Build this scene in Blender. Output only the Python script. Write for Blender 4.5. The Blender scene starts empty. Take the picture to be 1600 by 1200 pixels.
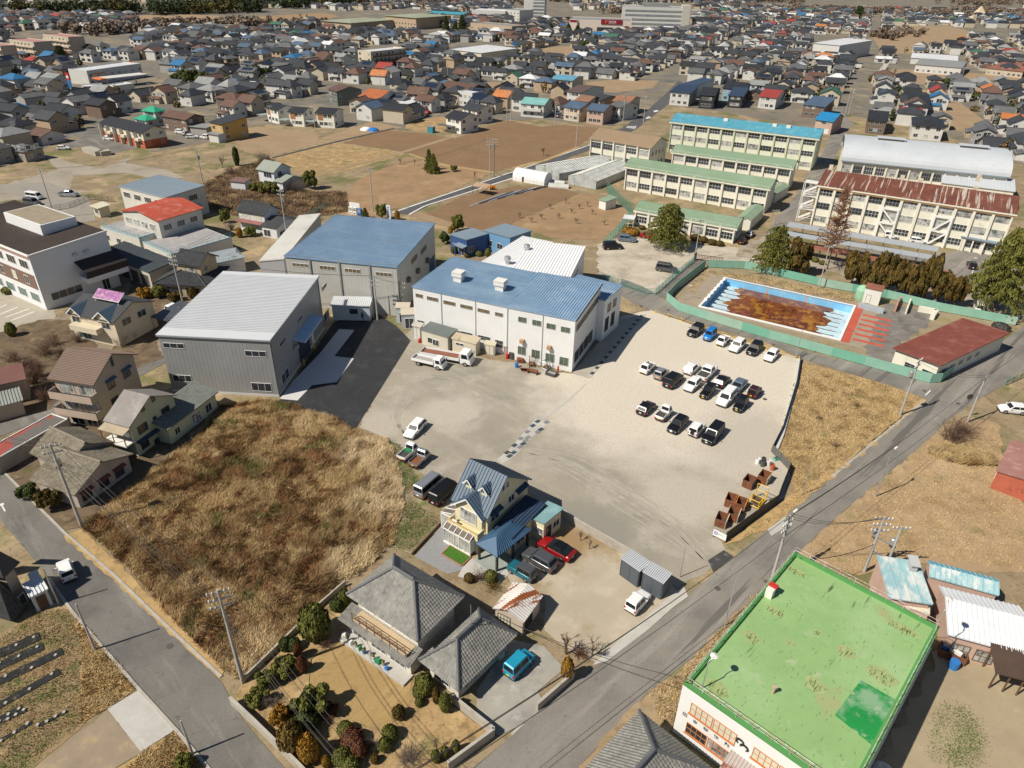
import bpy,math,random
import numpy as np
from mathutils import Vector,Matrix
random.seed(7);RNG=np.random.default_rng(11)
S=bpy.context.scene;COL=S.collection
rad=math.radians
# ---------------------------------------------------------------- camera, sky, sun, exposure
CAM_H,PITCH,ROLL,FOC=60.0,rad(31),rad(1.25),1110.0
_w=Vector((0,math.cos(PITCH),-math.sin(PITCH)));_r0=Vector((1,0,0));_u0=_r0.cross(_w)
_r=_r0*math.cos(ROLL)+_u0*math.sin(ROLL);_u=-_r0*math.sin(ROLL)+_u0*math.cos(ROLL)
cd=bpy.data.cameras.new('camera');cam=bpy.data.objects.new('camera',cd);COL.objects.link(cam)
cd.sensor_width=36;cd.lens=36*FOC/1600;cd.clip_start=.5;cd.clip_end=9000
cam.matrix_world=Matrix(((_r.x,_u.x,-_w.x,0),(_r.y,_u.y,-_w.y,0),(_r.z,_u.z,-_w.z,CAM_H),(0,0,0,1)))
S.camera=cam
SUN_EL,SH_AZ=rad(48),rad(28)
W=bpy.data.worlds.new('World');S.world=W;W.use_nodes=True
nt=W.node_tree;bg=nt.nodes['Background'];sky=nt.nodes.new('ShaderNodeTexSky')
sky.sky_type='NISHITA';sky.sun_disc=False;sky.sun_elevation=SUN_EL
sky.sun_rotation=math.atan2(-math.cos(SH_AZ),-math.sin(SH_AZ));sky.altitude=700;sky.dust_density=.6
nt.links.new(sky.outputs[0],bg.inputs[0]);bg.inputs[1].default_value=.058
ld=bpy.data.lights.new('sun','SUN');sun=bpy.data.objects.new('sun',ld);COL.objects.link(sun)
ld.energy=5.0;ld.angle=rad(.53);ld.color=(1,.925,.8)
sun.rotation_euler=Vector((math.cos(SH_AZ)*math.cos(SUN_EL),math.sin(SH_AZ)*math.cos(SUN_EL),-math.sin(SUN_EL))).to_track_quat('-Z','Y').to_euler()
sun.location=(-60,-20,120)
V=S.view_settings;V.view_transform='Standard';V.look='None';V.gamma=1;V.use_curve_mapping=False;V.exposure=.1
S.cycles.max_bounces=5;S.cycles.diffuse_bounces=2;S.cycles.glossy_bounces=2;S.cycles.transparent_max_bounces=4
# ---------------------------------------------------------------- helpers
def at(px,py,z=0.0):
 "survey point: where the line of sight through a photo pixel meets the height z"
 d=_r*((px-800)/FOC)+_u*((600-py)/FOC)+_w
 t=(z-CAM_H)/d.z
 return Vector((d.x*t,d.y*t,z))
def topx(p):
 v=Vector(p)-Vector((0,0,CAM_H));k=v.dot(_w)
 return(800+FOC*v.dot(_r)/k,600-FOC*v.dot(_u)/k)if k>1 else(-9999,-9999)
def g4(ox,oy,pts,s=4.0):return[(ox+x/s,oy+y/s)for x,y in pts]
MATS={}
def mat(name,col,rough=.75,var=.12,scale=.6,bump=0,bscale=8,metal=0,layers=(),coord='P',stretch=(1,1,1),rot=0,spec=.4,wave=None,island=0,trans=0,blobs=(),fine=None):
 """procedural surface: base colour with noise mottling, then layers (colour, scale, lo, hi, stretch)"""
 if name in MATS:return MATS[name]
 m=bpy.data.materials.new(name);m.use_nodes=True;n=m.node_tree.nodes;l=m.node_tree.links
 b=n['Principled BSDF'];b.inputs['Roughness'].default_value=rough;b.inputs['Metallic'].default_value=metal
 b.inputs['Specular IOR Level'].default_value=spec
 if coord=='P':src=n.new('ShaderNodeNewGeometry').outputs['Position']
 else:src=n.new('ShaderNodeTexCoord').outputs['Object']
 def mapped(st,rt):
  mp=n.new('ShaderNodeMapping');l.new(src,mp.inputs['Vector']);mp.vector_type='TEXTURE';mp.inputs['Scale'].default_value=tuple(1/v for v in st);mp.inputs['Rotation'].default_value=(0,0,rt);return mp.outputs[0]
 def noise(sc,st,rt=0,det=5,ro=.6):
  t=n.new('ShaderNodeTexNoise');t.inputs['Scale'].default_value=sc;t.inputs['Detail'].default_value=det;t.inputs['Roughness'].default_value=ro
  l.new(mapped(st,rt),t.inputs['Vector']);return t.outputs[0]
 def ramp(f,lo,hi):
  r=n.new('ShaderNodeMapRange');r.inputs[1].default_value=lo;r.inputs[2].default_value=hi;l.new(f,r.inputs[0]);return r.outputs[0]
 def mix(f,a,c):
  x=n.new('ShaderNodeMix');x.data_type='RGBA';l.new(f,x.inputs[0])
  for k,v in((6,a),(7,c)):
   if isinstance(v,(tuple,list)):x.inputs[k].default_value=(*v[:3],1)
   else:l.new(v,x.inputs[k])
  return x.outputs[2]
 c3=lambda k:tuple(min(1,max(0,v*k))for v in col)
 cur=mix(ramp(noise(scale,stretch,rot),.3,.7),c3(1-var),c3(1+var))
 for L in layers:
  cc,sc,lo,hi=L[:4];st=L[4]if len(L)>4 else(1,1,1);rt=L[5]if len(L)>5 else 0
  cur=mix(ramp(noise(sc,st,rt,7,.65),lo,hi),cur,cc)
 for bc,bx,by,br,ba in blobs:
  ps=at(bx,by);vd=n.new('ShaderNodeVectorMath');vd.operation='DISTANCE';l.new(src,vd.inputs[0]);vd.inputs[1].default_value=ps
  a1=n.new('ShaderNodeMath');a1.operation='MULTIPLY_ADD';l.new(noise(.12,(1,1,1)),a1.inputs[0]);a1.inputs[1].default_value=br*ba*4;l.new(vd.outputs['Value'],a1.inputs[2])
  r1=n.new('ShaderNodeMapRange');r1.inputs[1].default_value=br*(1.25+2*ba);r1.inputs[2].default_value=br*(.65+2*ba);l.new(a1.outputs[0],r1.inputs[0])
  cur=mix(r1.outputs[0],cur,bc)
 if fine:cur=mix(ramp(noise(fine[1],(1,1,1),0,8,.7),fine[2],fine[3]),cur,fine[0])
 if wave:
  wv=n.new('ShaderNodeTexWave');wv.inputs['Scale'].default_value=wave[1];wv.inputs['Distortion'].default_value=wave[3];wv.inputs['Detail'].default_value=2;wv.inputs['Detail Scale'].default_value=.6
  l.new(mapped((1,1,1),wave[2]),wv.inputs['Vector'])
  q=n.new('ShaderNodeMath');q.operation='MULTIPLY';l.new(wv.outputs[1],q.inputs[0]);q.inputs[1].default_value=wave[4]
  cur=mix(q.outputs[0],cur,wave[0])
 if island:
  ge=n.new('ShaderNodeNewGeometry');h=n.new('ShaderNodeHueSaturation');l.new(cur,h.inputs['Color'])
  r=n.new('ShaderNodeMapRange');r.inputs[3].default_value=1-island;r.inputs[4].default_value=1+island;l.new(ge.outputs['Random Per Island'],r.inputs[0]);l.new(r.outputs[0],h.inputs['Value']);cur=h.outputs[0]
 l.new(cur,b.inputs['Base Color'])
 if bump:
  bp=n.new('ShaderNodeBump');bp.inputs['Strength'].default_value=bump;bp.inputs['Distance'].default_value=.05
  l.new(noise(bscale,(1,1,1),0,6,.7),bp.inputs['Height']);l.new(bp.outputs[0],b.inputs['Normal'])
 if trans:
  b.inputs['Transmission Weight'].default_value=trans
 MATS[name]=m;return m
class MB:
 "collects faces, builds one mesh object"
 def __init__(s):s.v=[];s.f=[];s.m=[]
 def add(s,vs,fs,mi=0):
  o=len(s.v);s.v+=[tuple(v)for v in vs];s.f+=[tuple(i+o for i in f)for f in fs];s.m+=[mi]*len(fs);return s
 def box(s,x0,y0,z0,x1,y1,z1,mi=0):
  return s.add([(x0,y0,z0),(x1,y0,z0),(x1,y1,z0),(x0,y1,z0),(x0,y0,z1),(x1,y0,z1),(x1,y1,z1),(x0,y1,z1)],
  [(3,2,1,0),(4,5,6,7),(0,1,5,4),(1,2,6,5),(2,3,7,6),(3,0,4,7)],mi)
 def prism(s,poly,z0,z1,mi=0):
  n=len(poly);a=sum(poly[i][0]*poly[(i+1)%n][1]-poly[(i+1)%n][0]*poly[i][1]for i in range(n))
  if a<0:poly=poly[::-1]
  return s.add([(p[0],p[1],z0)for p in poly]+[(p[0],p[1],z1)for p in poly],
  [tuple(range(n-1,-1,-1)),tuple(range(n,2*n))]+[(i,(i+1)%n,(i+1)%n+n,i+n)for i in range(n)],mi)
 def slab(s,pts,t,mi=0):
  "planar polygon in space thickened downwards by t"
  n=len(pts);P=[Vector(p)for p in pts];nn=(P[1]-P[0]).cross(P[2]-P[0])
  if nn.z<0:P=P[::-1]
  B=[p-Vector((0,0,t))for p in P]
  return s.add(P+B,[tuple(range(n)),tuple(range(2*n-1,n-1,-1))]+[(i+n,(i+1)%n+n,(i+1)%n,i)for i in range(n)],mi)
 def tube(s,p,q,r,r2=None,n=6,mi=0):
  p,q=Vector(p),Vector(q);d=(q-p);r2=r if r2 is None else r2
  if d.length<1e-6:return s
  d.normalize();a=d.orthogonal().normalized();b=d.cross(a)
  ring=lambda c,k:[c+a*(k*math.cos(2*math.pi*i/n))+b*(k*math.sin(2*math.pi*i/n))for i in range(n)]
  return s.add(ring(p,r)+ring(q,r2),[(i,(i+1)%n,(i+1)%n+n,i+n)for i in range(n)]+[tuple(range(n-1,-1,-1)),tuple(range(n,2*n))],mi)
 def bar(s,p,q,w,h,mi=0):
  "rectangular bar whose top line runs p to q"
  p,q=Vector(p),Vector(q);d=(q-p).normalized();a=d.cross(Vector((0,0,1)))
  a=a.normalized()*w/2 if a.length>1e-5 else Vector((w/2,0,0));up=a.cross(d).normalized()*h/2
  vs=[c+x*a+y*up for c in(p,q)for x,y in((-1,-1),(1,-1),(1,1),(-1,1))]
  return s.add(vs,[(0,1,2,3),(7,6,5,4),(4,5,1,0),(5,6,2,1),(6,7,3,2),(7,4,0,3)],mi)
 def lathe(s,prof,n=12,mi=0,c=(0,0,0),cap=True):
  vs=[(c[0]+r*math.cos(2*math.pi*i/n),c[1]+r*math.sin(2*math.pi*i/n),c[2]+z)for r,z in prof for i in range(n)]
  fs=[(k*n+i,k*n+(i+1)%n,(k+1)*n+(i+1)%n,(k+1)*n+i)for k in range(len(prof)-1)for i in range(n)]
  if cap:fs+=[tuple(range(n-1,-1,-1)),tuple((len(prof)-1)*n+i for i in range(n))]
  return s.add(vs,fs,mi)
 def mesh(s,name):
  me=bpy.data.meshes.new(name);me.from_pydata(s.v,[],s.f)
  if any(s.m):me.polygons.foreach_set('material_index',s.m)
  me.update();return me
 def build(s,name,mats,parent=None,**k):return put(name,s.mesh(name),mats,parent,**k)
def put(name,me,mats,parent=None,loc=None,rz=0,rot=None,smooth=False):
 o=bpy.data.objects.new(name,me);COL.objects.link(o)
 mats=mats if isinstance(mats,(list,tuple))else[mats]
 while len(me.materials)<len(mats):me.materials.append(None)
 for i,m in enumerate(mats):
  o.material_slots[i].link='OBJECT';o.material_slots[i].material=m
 if parent:o.parent=parent
 if loc is not None:o.location=loc
 if rot:o.rotation_euler=rot
 elif rz:o.rotation_euler=(0,0,rz)
 if smooth:me.polygons.foreach_set('use_smooth',[True]*len(me.polygons))
 return o
def tag(o,label=None,cat=None,group=None,kind=None):
 for k,v in(('label',label),('category',cat),('group',group),('kind',kind)):
  if v:o[k]=v
 return o
def thing(name,label,cat,loc=(0,0,0),rz=0,group=None):
 o=bpy.data.objects.new(name,None);COL.objects.link(o);o.location=loc;o.rotation_euler=(0,0,rz);o.empty_display_size=.5
 return tag(o,label,cat,group)
def fan(pts):return pts
NATURAL=('field','verge','yard','plot','lane','path','driveway','lawn','ground','forecourt','shoulder')
def sheet(name,px,z,m,label=None,kind='structure',smooth=0):
 "flat ground patch whose outline was surveyed in the photo; soft ground gets a ragged edge"
 P=[at(x,y)for x,y in px]
 if name.split('_')[-1]in NATURAL and name!='asphalt_yard':
  Q=[]
  for i in range(len(P)):
   a,b=P[i],P[(i+1)%len(P)];L=(b-a).length;n=min(60,max(1,int(L/.7)));k=min(.55,L*.03);nn=Vector((a.y-b.y,b.x-a.x,0))/max(L,1e-3)
   for j in range(n):
    q=a.lerp(b,j/n);Q.append(q+nn*k*(random.random()-.5+math.sin(q.x*.9+q.y*1.3)*.6))
  P=Q
 if smooth:
  Q=[]
  for i in range(len(P)):
   a,b=P[i],P[(i+1)%len(P)];Q+=[a*.75+b*.25,a*.25+b*.75]
  P=Q
 me=bpy.data.meshes.new(name);me.from_pydata([(p.x,p.y,z)for p in P],[],[tuple(range(len(P)))])
 me.update()
 if me.polygons[0].normal.z<0:me.flip_normals()
 o=put(name,me,m);tag(o,label,None,None,kind);return o
def ribbon(name,left,right,z,m,label=None,cols=None):
 "road strip between two surveyed edges"
 L=[at(x,y)for x,y in left];R=[at(x,y)for x,y in right]
 def resample(P,n):
  d=[0]
  for i in range(1,len(P)):d.append(d[-1]+(P[i]-P[i-1]).length)
  out=[]
  for k in range(n):
   t=d[-1]*k/(n-1);i=1
   while i<len(P)-1 and d[i]<t:i+=1
   f=(t-d[i-1])/max(1e-6,d[i]-d[i-1]);out.append(P[i-1].lerp(P[i],f))
  return out
 n=24;L,R=resample(L,n),resample(R,n)
 mb=MB();mb.add([(p.x,p.y,z)for p in L]+[(p.x,p.y,z)for p in R],[(i,i+n,i+n+1,i+1)for i in range(n-1)])
 o=mb.build(name,m)
 if o.data.polygons[0].normal.z<0:o.data.flip_normals()
 tag(o,label,None,None,'structure');return o
# ---------------------------------------------------------------- materials
G=dict(
earth=mat('dry_earth',(.285,.218,.135),.95,.22,.05,.5,3,layers=[((.2,.145,.08),.3,.5,.66),((.42,.315,.18),.11,.52,.64),((.15,.15,.055),.08,.5,.62),((.15,.105,.06),1.6,.55,.68),((.4,.3,.17),3.5,.58,.7)]),
earth2=mat('dry_turf',(.37,.25,.12),.95,.2,.25,.5,4,layers=[((.22,.15,.07),.8,.48,.66),((.48,.345,.17),.3,.5,.64),((.17,.17,.06),.22,.56,.68),((.14,.095,.05),3,.55,.7)]),
soil=mat('tilled_soil',(.25,.155,.085),.95,.14,.12,.4,2,layers=[((.17,.11,.06),.6,.5,.8)],wave=((.19,.115,.06),.55,rad(62),1.2,.8)),
soil2=mat('pale_soil',(.34,.245,.15),.95,.14,.1,.4,2,layers=[((.26,.18,.1),.5,.5,.8),((.22,.2,.08),.12,.6,.75)],wave=((.28,.19,.105),.42,rad(70),1.5,.5)),
soil3=mat('orchard_soil',(.31,.2,.11),.95,.16,.14,.4,2,layers=[((.2,.17,.07),.3,.52,.75),((.42,.3,.17),.12,.55,.75)]),
gravel=mat('pale_gravel',(.57,.50,.405),.95,.08,.12,.35,14,layers=[((.46,.415,.345),.06,.5,.68),((.66,.59,.49),.16,.52,.7),((.42,.37,.3),.5,.6,.8),((.38,.34,.28),7,.58,.8),((.63,.57,.48),.35,.55,.72,(1,.09,1),rad(32))],wave=((.47,.42,.35),.16,rad(118),7,.22)),
gravel2=mat('grey_gravel',(.37,.34,.285),.95,.1,.1,.4,14,layers=[((.29,.27,.235),.1,.48,.66),((.5,.46,.385),.13,.54,.7),((.25,.23,.2),8,.56,.8),((.46,.42,.355),.3,.54,.7,(1,.08,1),rad(-25))],wave=((.46,.42,.35),.19,rad(28),9,.3)),
asphalt=mat('worn_asphalt',(.235,.215,.187),.9,.08,.18,.3,20,layers=[((.17,.158,.142),.12,.48,.64),((.3,.278,.245),.35,.52,.66,(1,.1,1),rad(-45)),((.12,.115,.105),1.2,.62,.74),((.14,.13,.12),9,.52,.75),((.13,.12,.11),.5,.57,.6,(1,.03,1),rad(-45))]),
asphalt2=mat('grey_asphalt',(.18,.168,.15),.9,.1,.16,.3,20,layers=[((.125,.118,.108),.14,.48,.64),((.25,.235,.21),.4,.52,.66,(1,.12,1),rad(45)),((.1,.095,.09),8,.52,.75),((.1,.095,.09),.8,.6,.7)]),
newtar=mat('fresh_asphalt',(.03,.031,.034),.8,.15,.3,.3,20,layers=[((.06,.06,.062),.25,.52,.72),((.085,.085,.085),1.1,.6,.8,(1,.2,1),.6)]),
concrete=mat('concrete',(.47,.45,.41),.9,.08,.5,.2,12,layers=[((.36,.345,.315),.3,.52,.75),((.55,.53,.49),1.2,.55,.75)]),
conc2=mat('new_concrete',(.56,.56,.55),.85,.05,.4,.1,12,layers=[((.48,.48,.475),.2,.5,.75)]),
kerb=mat('kerb_concrete',(.42,.39,.34),.9,.12,.8,.2,10,layers=[((.3,.26,.2),1.1,.54,.75)]),
block=mat('block_wall',(.40,.365,.31),.92,.1,.7,.3,10,layers=[((.28,.25,.21),.5,.52,.75)]),
white=mat('white_paint',(.8,.8,.78),.55,.04,.6),offwhite=mat('off_white',(.74,.72,.66),.6,.05,.5,layers=[((.6,.57,.5),.8,.6,.8)]),
line=mat('road_paint',(.72,.72,.7),.7,.1,3,layers=[((.4,.39,.37),4,.55,.7)]),
dark=mat('dark_trim',(.035,.035,.038),.5,.1),steel=mat('galvanised_steel',(.5,.51,.52),.45,.08,2,metal=.6),
pole=mat('pole_concrete',(.42,.40,.37),.85,.08,1.5,.1,8),iron=mat('dark_iron',(.07,.065,.06),.6,.2,2),
rust=mat('rust',(.2,.075,.035),.85,.3,1.5,.2,8,layers=[((.1,.045,.028),.9,.5,.7),((.33,.15,.06),2.2,.58,.75)]),
wood=mat('old_wood',(.14,.085,.05),.85,.25,1,.2,8),orange=mat('orange_paint',(.72,.26,.03),.6,.1,1),yellow=mat('yellow_paint',(.8,.5,.02),.55,.08,1),
red=mat('red_paint',(.5,.04,.03),.5,.1,1),bluep=mat('blue_paint',(.03,.18,.5),.5,.1,1),green=mat('green_paint',(.03,.25,.1),.6,.1,1),
rubber=mat('rubber',(.02,.02,.02),.85,.1),rim=mat('wheel_rim',(.45,.45,.46),.35,.05,metal=.8),
mulch=mat('mulch_film',(.03,.03,.03),.4,.3,2,layers=[((.16,.13,.09),1.5,.58,.7)]),
verge=mat('dry_verge',(.43,.29,.13),.95,.2,.4,.5,5,layers=[((.27,.18,.085),1,.5,.72),((.2,.2,.07),.3,.62,.76)]),
leafg=mat('dark_foliage',(.065,.085,.024),.8,.3,.5,island=.45,spec=.2),cedar=mat('cedar_needles',(.15,.155,.036),.8,.25,.4,island=.45,spec=.2,layers=[((.19,.175,.04),.9,.48,.66)]),
bronze=mat('bronze_foliage',(.13,.085,.022),.8,.3,.5,island=.45,spec=.2,layers=[((.06,.065,.018),.6,.5,.65)]),gold=mat('golden_foliage',(.3,.16,.025),.8,.25,.5,island=.35,spec=.2),
olive=mat('olive_foliage',(.14,.145,.034),.8,.25,.6,island=.4,spec=.2),red_leaf=mat('russet_foliage',(.15,.06,.03),.8,.3,.6,island=.4,spec=.2),
bark=mat('bark',(.12,.085,.06),.9,.25,1.5,.3,10),twig=mat('brown_twigs',(.16,.095,.065),.9,.2,1,island=.3),twig2=mat('grey_twigs',(.15,.12,.1),.9,.2,1,island=.3),redwood=mat('redwood_twigs',(.26,.13,.07),.9,.2,1,island=.35),
grass=mat('green_grass',(.09,.13,.03),.9,.2,1,.3,10,island=.3),turf=mat('artificial_turf',(.05,.14,.012),.9,.15,2,.3,20),lawn=mat('dormant_lawn',(.37,.25,.105),.95,.12,.5,.3,14,layers=[((.26,.18,.08),.5,.5,.66),((.44,.31,.145),.25,.52,.66,(1,.12,1),rad(-35)),((.24,.17,.075),5,.54,.7)]),
hay=mat('dry_grass_blades',(.52,.37,.185),.9,.22,.22,island=.4,spec=.2,layers=[((.23,.135,.06),.11,.47,.56),((.33,.18,.085),.3,.53,.6),((.19,.17,.06),.19,.56,.64),((.66,.5,.27),.35,.56,.7),((.3,.17,.08),.55,.6,.72)],blobs=[((.7,.55,.34),590,705,5,.4),((.7,.55,.34),612,775,5,.4),((.68,.53,.32),560,885,4,.5),((.64,.48,.27),480,660,3,.5),((.64,.48,.27),400,1020,3,.5)]),
hayb=mat('matted_grass',(.27,.175,.085),.95,.2,.3,.6,3,layers=[((.16,.1,.045),.14,.5,.6),((.45,.31,.15),.5,.52,.7)]),
)
GL=mat('window_glass',(.035,.042,.05),.08,.3,.8,spec=.8)
GLC=mat('curtained_glass',(.42,.42,.39),.25,.35,.9,spec=.7,layers=[((.1,.11,.12),.8,.5,.6)])
GLB=mat('louvre_glass',(.16,.12,.07),.4,.2,2,spec=.5)
GLY=mat('cream_glass',(.66,.64,.5),.3,.1,.6,spec=.6)
FRW=mat('white_sash',(.72,.72,.7),.5,.05);FRD=mat('bronze_sash',(.1,.085,.07),.5,.1);FRS=mat('silver_sash',(.5,.51,.52),.4,.05,metal=.5)
# ================================================================ GROUND, ROADS, FIELDS
yard_m=mat('yard_gravel',(.345,.308,.245),.95,.1,.1,.4,14,
blobs=[((.64,.58,.48),1120,600,25,.25),((.62,.56,.465),990,625,15,.25),((.62,.56,.46),1040,520,13,.2),((.47,.43,.355),700,645,5,.45),((.48,.435,.355),1060,770,6,.5),((.5,.45,.37),1180,690,9,.35),((.45,.405,.33),600,660,4,.4),((.27,.25,.21),900,830,6,.4)],
layers=[((.27,.25,.205),.13,.5,.64),((.42,.38,.315),.2,.52,.66),((.42,.385,.315),.4,.54,.7,(1,.05,1),rad(52))],fine=((.2,.18,.15),6,.5,.74))
mb=MB();mb.add([(-3200,-80,0),(3200,-80,0),(4200,6500,0),(-4200,6500,0)],[(0,1,2,3)])
tag(mb.build('ground',G['earth']),'dry winter earth and turf spreading to the horizon',kind='structure')
town_g=mat('town_ground',(.2,.17,.13),.95,.15,.03,layers=[((.15,.145,.135),.05,.48,.6),((.3,.24,.155),.04,.54,.66),((.1,.1,.06),.12,.54,.68)])
sheet('town_ground',[(-300,215),(0,262),(60,240),(130,195),(240,238),(340,220),(400,195),(520,195),(640,205),(800,182),(900,192),(985,190),(1045,165),(1130,175),(1290,205),(1330,180),(1460,205),(1600,260),(1900,300),(2300,40),(1650,0),(800,-14),(0,-16),(-700,60)],.01,town_g)
sheet('gravel_yard',[(560,668),(640,512),(760,560),(893,584),(905,575),(972,494),(1018,484),(1080,507),(1150,529),(1249,561),(1244,600),(1222,680),(1212,702),(1236,738),(1222,782),(1125,842),(1142,872),(1060,918),(985,872),(880,806),(835,775),(800,742),(740,800),(690,830),(640,850),(633,790),(628,740),(610,688)],.02,yard_m)
sheet('asphalt_yard',g4(400,300,[(210,1480),(130,1330),(480,820),(700,720),(880,840),(968,930),(620,1488),(400,1420)]),.03,G['newtar'])
sheet('gravel_field_yard',g4(800,300,[(535,330),(640,290),(800,290),(1180,330),(1420,350),(1560,300),(1560,440),(1330,440),(1150,440),(895,640),(825,640),(690,590),(535,520)]),.03,mat('school_yard_gravel',(.5,.44,.35),.95,.1,.15,.3,14,layers=[((.34,.3,.24),.14,.48,.64),((.55,.5,.42),.3,.52,.66),((.3,.26,.21),5,.55,.75)]))
# main road, left road, lanes
ribbon('main_road',[(690,1240),(800,1150),(837,1112),(895,1062),(950,1030),(1015,982),(1070,935),(1145,872),(1200,828),(1250,787),(1325,725),(1415,652),(1450,625),(1472,598),(1590,517),(1680,452)],
[(870,1240),(915,1192),(972,1118),(1012,1082),(1065,1045),(1125,982),(1190,920),(1250,860),(1310,805),(1370,755),(1450,687),(1490,648),(1550,612),(1567,603),(1610,570),(1720,490)],.04,G['asphalt'])
ribbon('lane',g4(0,0,[(3868,1838),(3960,1900),(4068,1940),(4400,2040),(4800,2140),(5000,2240),(5560,2410),(5800,2500)]),g4(0,0,[(3884,1740),(4040,1800),(4160,1882),(4480,1980),(4800,2115),(5020,2190),(5420,2290),(5900,2405)]),.045,G['asphalt'])
ribbon('lane',[(1017,481),(990,470),(975,462),(968,452)],[(1042,474),(1020,462),(1004,458),(972,440)],.05,G['asphalt'])
ribbon('lane',[(1022,462),(1055,432),(1080,408),(1086,404)],[(1044,466),(1075,436),(1100,412),(1100,406)],.055,G['asphalt2'])
ribbon('side_road',[(-30,772),(0,812),(75,900),(115,957),(215,1072),(275,1140),(325,1200),(370,1255)],[(-20,716),(0,735),(27,762),(100,835),(175,900),(257,980),(345,1062),(362,1100),(400,1150),(440,1195),(490,1250)],.04,G['asphalt2'])
ribbon('new_lane',[(612,333),(640,322),(700,303),(760,281),(830,259),(895,236),(935,222),(975,198),(1012,172),(1044,143),(1060,126)],[(640,336),(665,322),(720,305),(770,289),(845,265),(905,240),(945,228),(993,203),(1027,176),(1052,156),(1068,130)],.05,mat('new_road',(.09,.09,.092),.85,.1,.3,layers=[((.13,.13,.13),.6,.5,.7)]))
ribbon('road_edge_line',[(612,332),(700,302.4),(830,258.3),(895,235.4),(935,221.3)],[(614,333),(701,303.3),(831,259),(896,236),(936,222)],.06,G['line'])
ribbon('road_edge_line',[(638,335),(664,321),(719,304.2),(769,288),(844,264.3)],[(640,336),(665,322),(720,305),(770,289),(845,265)],.06,G['line'])
ribbon('town_road',[(780,188),(850,186),(905,191),(960,197)],[(790,181),(850,181),(905,186),(965,190)],.03,G['asphalt2'])
ribbon('town_road',[(0,215),(60,213),(110,205),(150,197)],[(0,222),(60,221),(120,214),(160,203)],.03,G['asphalt2'])
ribbon('town_road',[(120,57),(150,66),(190,72),(210,77)],[(120,60),(148,70),(180,76),(205,81)],.03,G['asphalt2'])
ribbon('town_road',[(1296,215),(1302,200),(1312,185),(1300,170),(1310,160)],[(1320,222),(1322,205),(1335,195),(1316,176),(1322,160)],.03,G['asphalt'])
ribbon('town_road',[(1375,128),(1372,112),(1382,98),(1372,85)],[(1384,128),(1381,112),(1390,98),(1380,85)],.03,G['concrete'])
ribbon('town_road',[(1065,52),(1075,44),(1085,38),(1120,34)],[(1085,53),(1092,45),(1100,40),(1125,37)],.03,G['asphalt2'])
ribbon('school_road',[(1192,372),(1214,340),(1248,300),(1262,270),(1285,240),(1296,215)],[(1226,376),(1238,345),(1270,312),(1280,290),(1300,255),(1318,222)],.03,G['asphalt'])
sheet('school_forecourt',[(1155,385),(1190,372),(1226,350),(1240,398),(1320,408),(1440,420),(1460,395),(1560,400),(1600,420),(1700,450),(1690,470),(1600,500),(1560,490),(1430,470),(1300,425),(1225,412),(1150,402)],.035,mat('forecourt_ground',(.36,.31,.24),.95,.12,.15,layers=[((.22,.16,.1),.18,.52,.66),((.28,.25,.22),.1,.5,.64)]))
sheet('school_parking',[(1310,385),(1470,398),(1520,385),(1560,402),(1500,470),(1440,440),(1330,415)],.045,G['asphalt'])
sheet('pool_ground',g4(1200,300,[(-600,560),(-400,470),(0,520),(700,690),(1520,830),(1440,900),(1080,1170),(900,1150),(500,1050),(0,900),(-560,700)]),.03,mat('pool_ground',(.31,.25,.16),.95,.15,.3,layers=[((.2,.17,.09),.4,.5,.66),((.3,.23,.1),.3,.52,.7)]))
# driveways, yards, verges
sheet('driveway',[(790,895),(822,830),(880,808),(985,873),(1045,907),(1058,924),(1015,981),(990,1002),(955,1028),(930,1035),(885,1015),(850,985),(852,935),(800,920)],.03,mat('driveway_gravel',(.42,.36,.27),.95,.1,.2,.3,12,layers=[((.31,.235,.14),.14,.5,.66),((.5,.44,.345),.2,.52,.7)],blobs=[((.3,.2,.1),880,850,3.2,.3),((.28,.2,.11),935,830,3,.3)]))
sheet('concrete_apron',[(745,1078),(800,1000),(850,1010),(882,1045),(840,1080),(850,1100),(830,1125),(780,1150),(745,1130)],.05,mat('stained_concrete',(.34,.32,.28),.9,.1,.3,layers=[((.22,.21,.19),.35,.5,.68),((.43,.41,.37),.5,.55,.7)]))
sheet('dormant_lawn',[(480,1075),(487,1030),(560,985),(645,1052),(640,1100),(600,1145),(540,1125)],.03,G['lawn'])
sheet('grey_paving',g4(400,600,[(1170,885),(1310,1160),(1200,1190),(990,1080),(1100,960)]),.05,mat('grey_chips',(.26,.26,.265),.95,.1,3))
sheet('concrete_path',g4(400,600,[(1290,1150),(1350,1090),(1560,1140),(1600,1170),(1520,1260),(1380,1230),(1260,1205)]),.06,G['concrete'])
sheet('concrete_pad',[(168,1108),(218,1078),(272,1142),(220,1175)],.05,G['concrete'])
sheet('verge',[(100,838),(130,826),(205,895),(262,962),(350,1050),(345,1060),(257,979),(172,899)],.06,G['verge'])
sheet('verge',[(1130,852),(1190,806),(1235,775),(1330,712),(1412,648),(1440,622),(1450,626),(1415,653),(1325,726),(1250,788),(1200,828)],.055,G['verge'])
sheet('dry_field',[(1256,567),(1395,602),(1440,622),(1412,650),(1330,712),(1240,778),(1236,738),(1212,702),(1222,680),(1244,600)],.03,G['earth2'])
sheet('dry_field',[(1250,862),(1310,806),(1370,756),(1450,688),(1500,650),(1560,660),(1570,740),(1600,790),(1640,900),(1500,890),(1450,880),(1400,880),(1340,900),(1248,868)],.03,mat('trodden_field',(.37,.26,.15),.95,.12,.15,.5,4,layers=[((.27,.19,.1),.3,.5,.7),((.2,.2,.07),.25,.6,.72),((.45,.33,.2),.12,.52,.68),((.17,.11,.06),3,.6,.8)]))
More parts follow.
